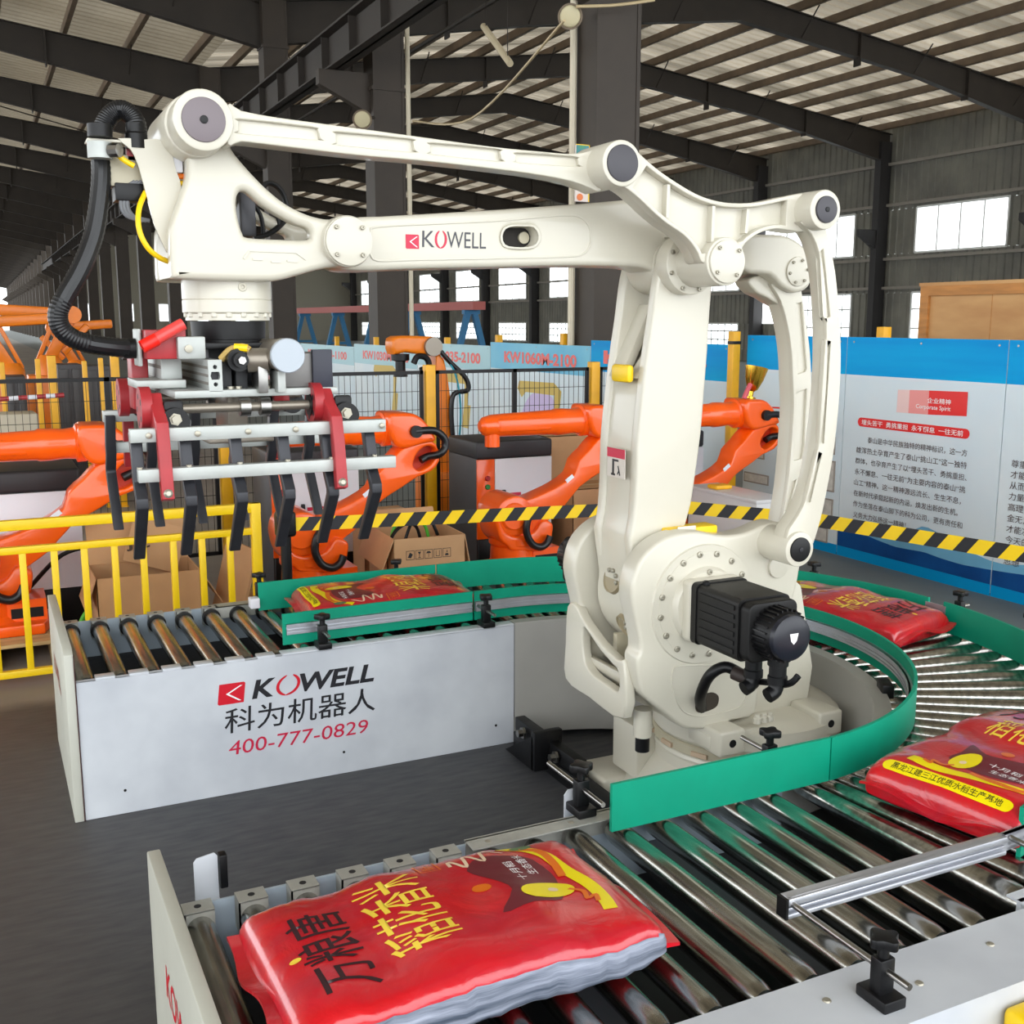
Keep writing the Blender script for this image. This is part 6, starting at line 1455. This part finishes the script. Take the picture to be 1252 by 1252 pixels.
# ================================================================== printed display boards along the far side
BX = 6.6
BLUE = mat('sky blue print', (0, 172, 228), 0.5, spec=0.12, var=0.06, scale=1.2, rgb2=(0, 146, 216), stretch=(1, 0.3, 4))
BLUE2 = mat('deep blue bottom band', (0, 148, 208), 0.5, spec=0.12)
PALE = mat('pale blue grey print', (222, 230, 232), 0.3, var=0.1, scale=0.9, rgb2=(206, 222, 230))
MTN1 = mat('dark blue mountain print', (20, 84, 150), 0.5, spec=0.15, var=0.3, scale=2.2, rgb2=(14, 60, 120))
MTN2 = mat('light blue mountain print', (120, 186, 220), 0.25, var=0.1, scale=2)
def bpos(x, y, d=0.0): return atX(x, y, BX - d)
def board(label, y0, y1, z1, sh=0.31, band=None, x=BX):
    t = thing('display_board', (x, (y0 + y1) / 2, 0), label, 'display board', 'printed display boards')
    part('panel', G().box(x, x + 0.03, y0 + 0.004, y1 - 0.004, 0.02, z1), PALE, t, sm=False)
    part('top_band', G().box(x - 0.002, x, y0 + 0.004, y1 - 0.004, z1 - sh, z1), band or BLUE, t, sm=False)
    part('bottom_band', G().box(x - 0.004, x, y0 + 0.004, y1 - 0.004, 0.0, 0.085), BLUE2, t, sm=False)
    for yy in (y0 + 0.3, y1 - 0.3): part('stand', G().box(x + 0.03, x + 0.07, yy - 0.03, yy + 0.03, 0, z1 - 0.1), STEEL, t, sm=False)
    for yy in (y0 + 0.08, (y0 + y1) / 2, y1 - 0.08):
        part('rivet', G().lathe((x - 0.003, yy, z1 - 0.04), (-1, 0, 0), [(0, 0.01), (0.003, 0.007)], 8), STEEL, t)
    return t
yA, yB, yC = bpos(911, 500).y, bpos(1032, 500).y, bpos(1228, 500).y
ZB = 1.865
b1 = board('printed board with framed certificates, right of the amber post', yB, yA, ZB)
b2 = board('printed board with the red title and long text over blue mountains', yC, yB, ZB)
b3 = board('printed board cut by the right edge of the picture', yC - 1.75, yC, ZB)
def flat(parent, name, pts, m_, d):
    # polygon given in photo pixels on the board plane
    return put(name, flat_mesh(name, [([(p.y, p.z) for p in (bpos(a, b) for a, b in pts)], [tuple(range(len(pts)))])], lambda u, v: Vector((BX - d, u, v)), m_), parent)
k = 0.17732
B6 = lambda p: crop(1030, 470, k, p)
flat(b2, 'title_block', B6([(600, 42), (868, 52), (858, 220), (592, 208)]), mat('title red print', (226, 34, 34), 0.35), 0.003)
flat(b2, 'title_block', B6([(466, 38), (600, 42), (592, 208), (456, 198)]), mat('salmon print', (234, 150, 146), 0.35), 0.003)
flat(b2, 'title_block', B6([(385, 36), (466, 38), (456, 198), (374, 192)]), mat('pale pink print', (232, 200, 196), 0.35), 0.003)
def line_text(parent, body, xl, yl, xr, yr, hpx, m_, name='text_line', bold=0.0):
    A, B = bpos(xl, yl), bpos(xr, yr); z = (A.z + B.z) / 2
    vs, fs = text_geo(body, 1, bold, res=2)
    h_ = (bpos((xl + xr) / 2, (yl + yr) / 2 - hpx).z - bpos((xl + xr) / 2, (yl + yr) / 2).z)
    vs = fit(vs, 0, 1, 0, 1)
    o = put(name, flat_mesh(name, [(vs, fs)], lambda u, v: Vector((BX - 0.006, A.y + (B.y - A.y) * u, z + h_ * v)), m_), parent)
    return o
WR = WHITEINK
line_text(b2, '企业精神', *B6([(588, 132)])[0], *B6([(750, 138)])[0], 6.8, WR, 'title_text', 0.008)
line_text(b2, 'Corporate Spirit', *B6([(508, 180)])[0], *B6([(748, 186)])[0], 7.0, WR, 'title_text', 0.008)
A, B = bpos(*B6([(107, 272)])[0]), bpos(*B6([(880, 326)])[0])
r_ = (bpos(*B6([(130, 240)])[0]).z - bpos(*B6([(130, 302)])[0]).z) / 2; zc = (A.z + B.z) / 2
ya_, yb_ = A.y - r_, B.y + r_
pl = [(ya_ + r_ * math.sin(a), zc + r_ * math.cos(a)) for a in [PI * i / 10 for i in range(11)]] + [(yb_ - r_ * math.sin(a), zc - r_ * math.cos(a)) for a in [PI * i / 10 for i in range(11)]]
put('motto_pill', flat_mesh('motto_pill', [(pl, [tuple(range(len(pl)))])], lambda u, v: Vector((BX - 0.003, u, v)), mat('title red print', (0, 0, 0))), b2)
vs, fs = text_geo('埋头苦干  勇挑重担  永不懈怠  一往无前', 1, 0.01, res=2)
put('motto_text', flat_mesh('motto_text', [(fit(vs, ya_ - 0.01, yb_ + 0.02, zc - r_ * 0.6, zc + r_ * 0.6), fs)], lambda u, v: Vector((BX - 0.006, u, v)), WR), b2)
BROWN = mat('dark brown text print', (66, 48, 48), 0.5)
TL = ['泰山是中华民族独特的精神标识，这一方', '雄浑热土孕育产生了泰山“挑山工”这一独特', '群体，也孕育产生了以“埋头苦干、勇挑重担、', '永不懈怠、一往无前”为主要内容的泰山“挑', '山工”精神。这一精神源远流长、生生不息，', '在新时代承载起新的内涵，焕发出新的生机。', '作为坐落在泰山脚下的科为公司，更有责任和', '义务大力弘扬这一精神！']
LL = [((175, 402), (865, 462)), ((98, 470), (862, 545)), ((92, 545), (862, 632)), ((88, 620), (852, 712)), ((82, 690), (822, 795)), ((80, 765), (800, 868)), ((76, 840), (832, 955)), ((76, 912), (440, 965))]
z0_ = bpos(*B6([(98, 470)])[0]).z; z7_ = bpos(*B6([(76, 840)])[0]).z
for i, (s, (a, b)) in enumerate(zip(TL, LL)):
    A, B = bpos(*B6([a])[0]), bpos(*B6([b])[0])
    z = z0_ + (z7_ - z0_) * (i - 1) / 5
    vs, fs = text_geo(s, 1, 0.0, res=2)
    put('text_line', flat_mesh('text_line', [(fit(vs, A.y, B.y, z, z + 0.052), fs)], lambda u, v: Vector((BX - 0.006, u, v)), BROWN), b2)['kind'] = 'stuff'
yt = bpos(*B6([(1168, 560)])[0]).y
z3 = bpos(*B6([(1168, 570)])[0]).z; z4 = bpos(*B6([(1125, 1090)])[0]).z
for i, s in enumerate(('尊重', '才能', '从而', '力量', '高理', '金无足', '才能凝', '今天的', '工作', '思想')):
    vs, fs = text_geo(s, 1, 0.0, res=2); z = z3 + (z4 - z3) * i / 7
    put('text_line', flat_mesh('text_line', [(fit(vs, yt, yt - 0.065 * len(s), z, z + 0.055), fs)], lambda u, v: Vector((BX - 0.006, u, v)), BROWN), b3)['kind'] = 'stuff'
# mountains printed along the foot, running on over both boards
BC = lambda p: [bpos(*q) for q in crop(970, 600, 0.2582, p)]
dark_ = BC([(225, 160), (300, 188), (390, 230), (480, 265), (560, 280), (620, 290), (700, 320), (800, 350), (900, 368), (1000, 385), (1092, 398), (1180, 430), (1300, 440)])
pale_ = BC([(225, 158), (330, 190), (440, 212), (520, 208), (570, 185), (620, 165), (680, 195), (740, 230), (800, 262), (860, 300), (930, 330), (1010, 352), (1092, 350), (1180, 380), (1300, 420)])
def ridge(name, parent, pts_, y_lo, y_hi, m_, d):
    q = [(p.y, p.z) for p in pts_]
    def zat(y):
        for (ya, za), (yb, zb) in zip(q[:-1], q[1:]):
            if yb <= y <= ya: return za + (zb - za) * (ya - y) / (ya - yb)
        return q[0][1] if y > q[0][0] else q[-1][1]
    n = 26; ys = [y_hi - (y_hi - y_lo) * i / n for i in range(n + 1)]
    vs = [(y, zat(y)) for y in ys] + [(y, 0.08) for y in ys]
    put(name, flat_mesh(name, [(vs, [(i, i + 1, n + 2 + i, n + 1 + i) for i in range(n)])], lambda u, v: Vector((BX - d, u, v)), m_), parent)
for bb, lo_, hi_ in ((b2, yC + 0.005, yB - 0.005), (b3, yC - 1.74, yC - 0.005)):
    ridge('pale_mountains', bb, pale_, lo_, hi_, MTN2, 0.0025); ridge('dark_mountains', bb, dark_, lo_, hi_, MTN1, 0.0035)
# certificates and notices on the first board
PAPER = mat('certificate paper', (214, 208, 198), 0.5, var=0.1, scale=20); GOLD = mat('dull gold plaque', (176, 156, 86), 0.4, 0.4)
for (xa, ya, xb, yb, m_) in ((1006, 532, 1021, 556, GOLD), (998, 560, 1020, 602, PAPER), (996, 606, 1018, 634, PAPER), (989, 640, 1012, 664, PAPER), (910, 548, 935, 562, PAPER), (911, 576, 940, 594, PAPER), (913, 600, 942, 612, PAPER)):
    a, b = bpos(xa, ya), bpos(xb, yb)
    f_ = part('certificate', G().box(BX - 0.012, BX - 0.001, min(a.y, b.y), max(a.y, b.y), b.z, a.z), mat('grey thin frame', (150, 140, 130), 0.5), b1, sm=False)
    part('certificate_sheet', G().box(BX - 0.0128, BX - 0.012, min(a.y, b.y) + 0.012, max(a.y, b.y) - 0.012, b.z + 0.012, a.z - 0.012), m_, f_, sm=False)
for pts_ in ([(992, 472), (995, 472), (995, 500), (992, 500)], [(1018, 470), (1020, 470), (1019, 497), (1017, 497)], [(940, 497), (962, 498), (962, 500), (940, 499)]):
    flat(b1, 'red_border', pts_, mat('title red print', (0, 0, 0)), 0.004)
# boards further back, with product names on the blue band
REDT = mat('coral letter print', (232, 92, 80), 0.4)
prev = 8.72
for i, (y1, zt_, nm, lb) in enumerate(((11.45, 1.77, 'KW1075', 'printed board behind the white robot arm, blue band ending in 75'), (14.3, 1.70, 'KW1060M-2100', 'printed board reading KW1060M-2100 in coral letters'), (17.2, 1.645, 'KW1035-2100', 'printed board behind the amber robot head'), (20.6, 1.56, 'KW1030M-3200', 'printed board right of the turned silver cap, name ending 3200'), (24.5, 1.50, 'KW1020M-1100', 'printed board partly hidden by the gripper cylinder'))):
    b_ = board(lb, prev + 0.01, y1, zt_, 0.36, (BLUE, mat('glare paled blue print', (60, 170, 212), 0.4, var=0.15, scale=0.8, rgb2=(120, 196, 216)), mat('glare washed blue print', (160, 202, 210), 0.4))[min(i, 2)])  # bands past the first are paled: glare painted into the blue
    vs, fs = text_geo(nm, 1, 0.04)
    vs = fit(vs, 0, 1, 0, 1); ya_ = y1 - (y1 - prev) * 0.16; yb_ = prev + (y1 - prev) * 0.12
    if i == 0: ya_, yb_ = y1 - 0.3, 9.12
    put('product_name', flat_mesh('product_name', [(vs, fs)], lambda u, v: Vector((BX - 0.005, ya_ + (yb_ - ya_) * u, zt_ - 0.27 + 0.16 * v)), REDT), b_)
    if i in (1, 2, 3):
        yc_ = (prev + y1) / 2
        q = [(yc_ + 0.62 * math.cos(2 * PI * j / 24) - 0.15, 0.55 + 0.55 * max(-0.8, math.sin(2 * PI * j / 24))) for j in range(24)]
        if i == 1: put('lilac_disc', flat_mesh('lilac_disc', [(q, [tuple(range(24))])], lambda u, v: Vector((BX - 0.003, u, v)), mat('lilac print', (206, 186, 226), 0.4)), b_)
        rb = [(yc_ + 0.55, 1.1), (yc_ + 0.5, 1.2), (yc_ - 0.5, 1.22), (yc_ - 0.7, 1.12), (yc_ - 0.62, 0.75), (yc_ - 0.74, 0.75), (yc_ - 0.66, 0.4), (yc_ - 0.40, 0.4), (yc_ - 0.50, 0.75), (yc_ - 0.52, 1.06), (yc_ + 0.3, 1.06), (yc_ + 0.42, 0.98)]
        put('robot_picture', flat_mesh('robot_picture', [(rb, [tuple(range(len(rb)))])], lambda u, v: Vector((BX - 0.0045, u, v)), mat('ochre print', (206, 176, 80), 0.5)), b_)
    prev = y1
for a, lb in ((690, 'right of the name ending 2100'), (610, 'above the name KW1060M'), (547, 'behind the amber robot head'), (460, 'above the name ending 3200'), (412, 'beside the silver cylinder cap'), (1080, 'below the wooden crate, left end')):
    q = atX(a, 418, BX + 0.12)
    h_ = {690: 1.84, 610: 1.80, 547: 1.74, 460: 1.70, 412: 1.68, 1080: 1.95}[a]
    yellow_post('amber yellow board post showing its top ' + lb, BX + 0.12, q.y, h_, 0.085, group='yellow board posts')
# ================================================================== wooden crate behind the boards
q = atX(1126, 346, 8.0)
cr = thing('wooden_crate', (8.8, q.y - 1.6, 0), 'big plywood crate with pine battens behind the blue board', 'crate')
cy1, cz = q.y, q.z
part('front_panel', G().box(8.03, 8.05, cy1 - 3.2, cy1, 0, cz - 0.01), PLY, cr, sm=False)
part('side_panel', G().box(8.05, 9.6, cy1 - 0.02, cy1, 0, cz - 0.01), PLY, cr, sm=False)
part('lid', G().box(8.0, 9.65, cy1 - 3.2, cy1 + 0.02, cz - 0.03, cz), PLY, cr, sm=False)
PINE = mat('orange pine batten', (196, 132, 66), 0.6, var=0.15, scale=3, stretch=(1, 1, 6))
part('top_batten', G().box(8.0, 8.03, cy1 - 3.2, cy1, cz - 0.12, cz - 0.03), PINE, cr, sm=False)
for yy in (cy1 - 0.05, cy1 - 1.6): part('upright_batten', G().box(8.0, 8.03, yy - 0.05, yy + 0.05, 0, cz - 0.12), PINE, cr, sm=False)
part('plank_seam', G().box(8.027, 8.03, cy1 - 0.80, cy1 - 0.795, 0, cz - 0.12), PINE, cr, sm=False)
# ================================================================== narrow white cabinet, cup and small things
wb = thing('white_steel_cabinet', (4.82, 6.25, 0), 'low white steel cabinet behind the robot linkage', 'cabinet')
part('body', G().box(4.69, 4.95, 5.87, 6.66, 0, 0.775), mat('grey white enamel', (200, 198, 198), 0.4), wb, bevel=0.004)
part('top', G().box(4.68, 4.96, 5.86, 6.67, 0.775, 0.80), mat('grey white enamel', (0, 0, 0)), wb, bevel=0.004)
q = atZ(897, 596, 0.80)
tag(part('yellow_clip', G().box(4.72, 4.86, 6.36, 6.48, 0.80, 0.83), YEL2, bevel=0.01), 'small amber plastic block lying on the low white cabinet', 'block')
el4 = O2([(900, 142)])[0]
ex, ez = el4[0] + 3.0, el4[1] + 0.0
cp = thing('gold_cup', (ex, RY, ez), 'shiny gold flared cup standing on the right orange robot elbow', 'cup')
M_ = Matrix.Translation((ex, RY, ez)) @ Matrix.Rotation(0.22, 4, 'Y')
g = G().lathe((0, 0, 0), (0, 0, 1), [(0, 0.045), (0.015, 0.045), (0.02, 0.018), (0.06, 0.020), (0.08, 0.045), (0.16, 0.075), (0.26, 0.095), (0.262, 0.088), (0.17, 0.068), (0.09, 0.03)], 24).xf(M_)
GOLDM = mat('polished gold', (214, 168, 60), 0.18, 1.0)
part('bowl', g, GOLDM, cp)
part('ribbon', G().tube(smooth([(ex - 0.05, RY - 0.06, ez + 0.12), (ex - 0.10, RY - 0.08, ez + 0.06), (ex - 0.12, RY - 0.08, ez + 0.01)], 4, False), 0.02, 8), mat('red pink ribbon', (206, 90, 100), 0.6), cp)
# amber robot beyond the mesh fence
am = thing('amber_robot', (4.0, 10.2, 0), 'amber orange robot standing beyond the mesh fence, head bowed left', 'robot')
AY = 10.2
c5 = lambda p: prof(crop(330, 380, 0.33546, p), AY)
part('column', G().fill([smooth(c5([(590, 165), (620, 180), (640, 300), (650, 420), (645, 600), (600, 600), (598, 420), (590, 280)]), 2)], AY - 0.12, AY + 0.12, 0.015), ORANGE2, am, ang=50)
q = c5([(620, 600)])[0]; part('base', G().box(q[0] - 0.2, q[0] + 0.2, AY - 0.2, AY + 0.2, 0, q[1] + 0.05), ORANGE2, am, bevel=0.02)
part('upper_arm', G().fill([smooth(c5([(432, 115), (450, 92), (540, 92), (600, 100), (608, 150), (560, 160), (480, 150), (440, 158)]), 2)], AY - 0.12, AY + 0.12, 0.03, 2), ORANGE2, am, ang=50)
q = c5([(575, 130)])[0]; part('wrist_joint', G().cyl((q[0], AY - 0.17, q[1]), (q[0], AY - 0.1, q[1]), 0.09), mat('bronze grey barrel', (0, 0, 0)), am)
q = c5([(475, 165)])[0]; h1 = part('tool_head', G().lathe((q[0], AY, q[1] + 0.02), (0, 0, -1), [(0, 0.09), (0.06, 0.09), (0.07, 0.05), (0.18, 0.05), (0.19, 0.07), (0.22, 0.07)], 20), BLACK, am)
part('dress_hose', G().tube(smooth([(x, AY - 0.15, z) for x, z in c5([(600, 145), (640, 190), (690, 240), (700, 285), (650, 300), (640, 360), (645, 450)])], 5, False), 0.025, 10), RUBBER, am)
part('cyan_air_line', G().tube(smooth([(x, AY - 0.16, z) for x, z in c5([(610, 150), (650, 220), (668, 300), (672, 400), (660, 520)])], 5, False), 0.01, 8), mat('cyan air line', (30, 150, 170), 0.4), am)
part('cable_loop', G().tube(smooth([(x, AY - 0.14, z) for x, z in c5([(505, 190), (520, 165), (550, 170), (560, 200), (530, 215)])], 5, False), 0.03, 10), BLACK, am)
# small bottle on the fence ledge
q = atY(660, 512, 8.3); bt = thing('spray_bottle', (q.x, 8.3, 1.04), 'small white bottle with a black cap standing on the cabinet', 'bottle')
part('bottle_body', G().lathe((q.x, 8.3, 1.04), (0, 0, 1), [(0, 0.035), (0.06, 0.035), (0.08, 0.02), (0.09, 0.018)], 16), WHITEP, bt)
part('cap', G().lathe((q.x, 8.3, 1.13), (0, 0, 1), [(0, 0.018), (0.05, 0.016)], 12), BLACK, bt)

# ================================================================== far equipment
BLUEP = mat('blue gantry paint', (30, 112, 160), 0.5); PINKB = mat('faded red beam paint', (180, 96, 90), 0.6)
def gantry(label, ys, x=13.3, z=2.25):
    t = thing('gantry', (x, sum(ys) / len(ys), 0), label, 'gantry', 'blue legged gantries')
    for y in ys:
        lg = part('a_frame', G().bar((x - 0.7, y, 0), (x - 0.10, y, z), 0.16, 0.16).bar((x + 0.7, y, 0), (x + 0.10, y, z), 0.16, 0.16).bar((x - 0.35, y, 1.1), (x + 0.35, y, 1.1), 0.1, 0.1).box(x - 0.25, x + 0.25, y - 0.1, y + 0.1, z - 0.06, z + 0.06), BLUEP, t, sm=False)
    part('beam', G().box(x - 0.2, x + 0.2, ys[0] - 0.6, ys[-1] + 0.6, z + 0.06, z + 0.30), PINKB, t, sm=False)
gantry('blue legged gantry with a faded red beam, seen between the two dark columns', (30.2, 35.0))
gantry('blue legged gantry with a faded red beam, left of the dark columns', (38.8, 43.5, 48.5))
for i, (a, lb) in enumerate(((2, 'at the far left edge'), (46, 'third from the left behind the mesh'), (63, 'thick, left of the black hose'), (103, 'right of the hose bend'), (123, 'slim, left of the broad post'), (140, 'broad, beside the red gripper disc'))):
    q = atY(a, 445, 12.5)
    yellow_post('amber yellow machine post ' + lb, q.x, 12.5, 1.58 + 0.03 * (i % 3), 0.085 if i in (2, 5) else 0.05, group='yellow posts at the far left')
def dark_locker(label, x0, x1, y, h_):
    t = thing('dark_locker', ((x0 + x1) / 2, y, 0), label, 'cabinet', 'dark lockers at the far left')
    part('carcass', G().box(x0, x1, y, y + 0.5, 0, h_), CABD, t, bevel=0.01)
    n = 2
    for i in range(n): part('locker_door', G().box(x0 + 0.02 + i * (x1 - x0) / n, x0 - 0.02 + (i + 1) * (x1 - x0) / n, y - 0.02, y, 0.08, h_ - 0.05), mat('black brown door', (50, 46, 46), 0.4), t, bevel=0.004)
dark_locker('dark locker behind the mesh, right of the thick yellow post', atY(70, 450, 13.2).x, atY(100, 450, 13.2).x, 13.2, 1.52)
dark_locker('dark locker behind the mesh, just left of the gripper', atY(104, 450, 13.2).x, atY(136, 450, 13.2).x, 13.2, 1.50)
dark_locker('dark locker behind the mesh at the left edge', atY(5, 450, 13.2).x, atY(30, 450, 13.2).x, 13.2, 1.40)
q = atY(14, 480, 11.5)
tag(part('pale_bin', G().prismz([(q.x - 0.22, 11.5), (q.x + 0.22, 11.5), (q.x + 0.2, 11.9), (q.x - 0.2, 11.9)], 0, 1.12), mat('beige bin plastic', (190, 180, 158), 0.6), bevel=0.02), 'beige upright bin behind the mesh at the left edge', 'bin')
ch = thing('striped_chain', (q.x, 11.3, 1.28), 'red and white striped bar above the beige bin', 'barrier')
for i in range(10): part('segment', G().cyl((q.x - 0.35 + i * 0.08, 11.3, 1.27 + i * 0.003), (q.x - 0.27 + i * 0.08, 11.3, 1.273 + i * 0.003), 0.022, n=10), REDP if i % 2 else WHITEP, ch)
def far_arm(label, px, py_, Y, sc, flip=1):
    p = atY(px, py_, Y)
    t = thing('idle_robot_arm', (p.x, Y, 0), label, 'robot', 'amber robots at the far left')
    L = lambda a, b: (p.x + flip * a * sc, Y, p.z + b * sc)
    part('stand', G().box(p.x - 0.3 * sc, p.x + 0.3 * sc, Y - 0.3 * sc, Y + 0.3 * sc, 0, max(0.1, p.z - 0.5 * sc)), ORANGE2, t, bevel=0.02)
    part('turret', G().lathe((p.x, Y, p.z - 0.52 * sc), (0, 0, 1), [(0, 0.2 * sc), (0.2 * sc, 0.18 * sc), (0.3 * sc, 0.12 * sc)], 20), ORANGE2, t)
    part('lower_arm', G().bar(L(0, -0.3), L(-0.35, 0.35), 0.14 * sc, 0.16 * sc), ORANGE2, t, bevel=0.02)
    part('link', G().bar(L(0.15, -0.3), L(-0.15, 0.38), 0.06 * sc, 0.06 * sc), ORANGE2, t, bevel=0.01)
    part('forearm', G().bar(L(-0.45, 0.35), L(0.65, 0.42), 0.16 * sc, 0.16 * sc), ORANGE2, t, bevel=0.03)
    part('elbow', G().cyl(Vector(L(-0.35, 0.35)) - Vector((0, 0.15 * sc, 0)), Vector(L(-0.35, 0.35)) + Vector((0, 0.15 * sc, 0)), 0.12 * sc), ORANGE2, t)
    part('counterweight', G().bar(L(-0.2, -0.2), L(-0.55, 0.2), 0.1 * sc, 0.1 * sc), ORANGE2, t, bevel=0.02)
far_arm('amber robot arm above the mesh at the far left edge', 12, 425, 14.4, 0.82)
far_arm('amber robot arm above the mesh, just left of the black hose', 58, 415, 15.5, 0.9, -1)
far_arm('amber robot arm above the mesh, half hidden by the hose bend', 92, 425, 17, 0.8, 1)
# ================================================================== signs and lamps
q0, q1 = atY(704, 176, 11.68), atY(720, 247, 11.68)
bn = thing('column_banner', (q0.x, 11.68, q1.z), 'narrow white banner with a blue top hung on the big column', 'sign')
part('sheet', G().box(q0.x, q1.x, 11.68, 11.70, q1.z, q0.z), mat('cream banner', (226, 214, 206), 0.5), bn, sm=False)
part('picture', G().box(q0.x + 0.01, q1.x - 0.012, 11.672, 11.68, q0.z - 0.2, q0.z - 0.01), mat('blue green picture', (20, 110, 170), 0.4, var=0.5, scale=8, rgb2=(60, 150, 90)), bn, sm=False)
part('border', G().box(q1.x - 0.012, q1.x, 11.672, 11.68, q1.z, q0.z).box(q0.x, q1.x, 11.672, 11.68, q0.z - 0.01, q0.z), YELLOW, bn, sm=False)
part('ornament', G().cyl((q0.x + 0.06, 11.672, q1.z + 0.05), (q0.x + 0.06, 11.68, q1.z + 0.05), 0.04), BORG, bn)
def lamp(label, px, py_, Y, s=1.0):
    p = atY(px, py_, Y)
    t = thing('high_bay_lamp', tuple(p), label, 'lamp', 'round factory lamps')
    d = Vector((-0.35, -0.85, -0.4))
    part('reflector', G().lathe(tuple(p), tuple(d), [(-0.22 * s, 0.10 * s), (-0.10 * s, 0.12 * s), (0, 0.22 * s), (0.02 * s, 0.23 * s), (0.02 * s, 0.2 * s), (0, 0.19 * s)], 24), mat('dusty lamp housing', (120, 106, 88), 0.5), t)
    part('lens', G().lathe(tuple(p + d.normalized() * 0.004), tuple(d), [(0, 0.19 * s), (0.02 * s, 0.17 * s), (0.035 * s, 0.08 * s)], 24), mat('dusty lamp lens', (206, 196, 160), 0.3), t)
    part('bracket', G().tube([tuple(p + Vector((0, 0.05, 0))), tuple(p + Vector((0.3, 0.3, 0.1)))], 0.03, 8), RAFT, t)
lamp('round dusty lamp high on the biggest column', 697, 20, 11.6, 0.62)
lamp('round dusty lamp on the second column above the robot rod', 443, 146, 18.0, 0.7)
q0, q1 = atY(591, 32, 16.0), atY(624, 78, 15.0)
ft = thing('fluorescent_tube', tuple(q1), 'pale fluorescent tube hanging askew under the roof', 'lamp')
part('tube', G().tube([tuple(q0), tuple(q1)], 0.05, 10), mat('cream tube', (206, 192, 160), 0.5), ft)
for q in (q0.lerp(q1, 0.1), q0.lerp(q1, 0.9)): part('hanger_wire', G().tube([tuple(q), (q.x, q.y, roof_z(q.x) - 0.03)], 0.008, 5), RAFT, ft)
for i, (a, b, lb) in enumerate((((690, 25), (505, 148), 'sagging cable from the biggest column to the second one'), ((705, 8), (800, 0), 'cable running right from the biggest column under the roof'))):
    A = atY(a[0], a[1], 11.45); B = atY(b[0], b[1], 19.0 if i == 0 else 11.45); mid = (A + B) / 2 - Vector((0, 0, 0.5 if i == 0 else 0.02))
    tag(part('overhead_cable', G().tube(smooth([tuple(A), tuple(mid), tuple(B)], 8, False), 0.018, 6), mat('cream cable', (190, 170, 130), 0.5)), lb, 'cable')
# black floor brace between the conveyors, beside the robot foot
br = thing('floor_brace', (2.2, 4.0, 0), 'black bolted steel floor brace beside the white robot foot', 'brace')
part('beam', G().box(2.17, 2.23, 2.75, 4.46, 0.0, 0.075), BLACK, br, bevel=0.004)
part('upright_plate', G().box(2.10, 2.24, 4.10, 4.135, 0.02, 0.20).box(2.175, 2.225, 3.85, 4.45, 0.07, 0.15), BLACK, br, bevel=0.004)
part('gusset', G().prismx([(4.12, 0.02), (4.40, 0.02), (4.12, 0.18)], 2.10, 2.115), BLACK, br, sm=False)
for x, y in ((2.168, 4.02), (2.168, 4.34)):
    part('bolt', G().lathe((x, y, 0.11), (-1, 0, 0), [(0, 0.028), (0.012, 0.028), (0.012, 0.018), (0.035, 0.018)], 6), STEEL, br)
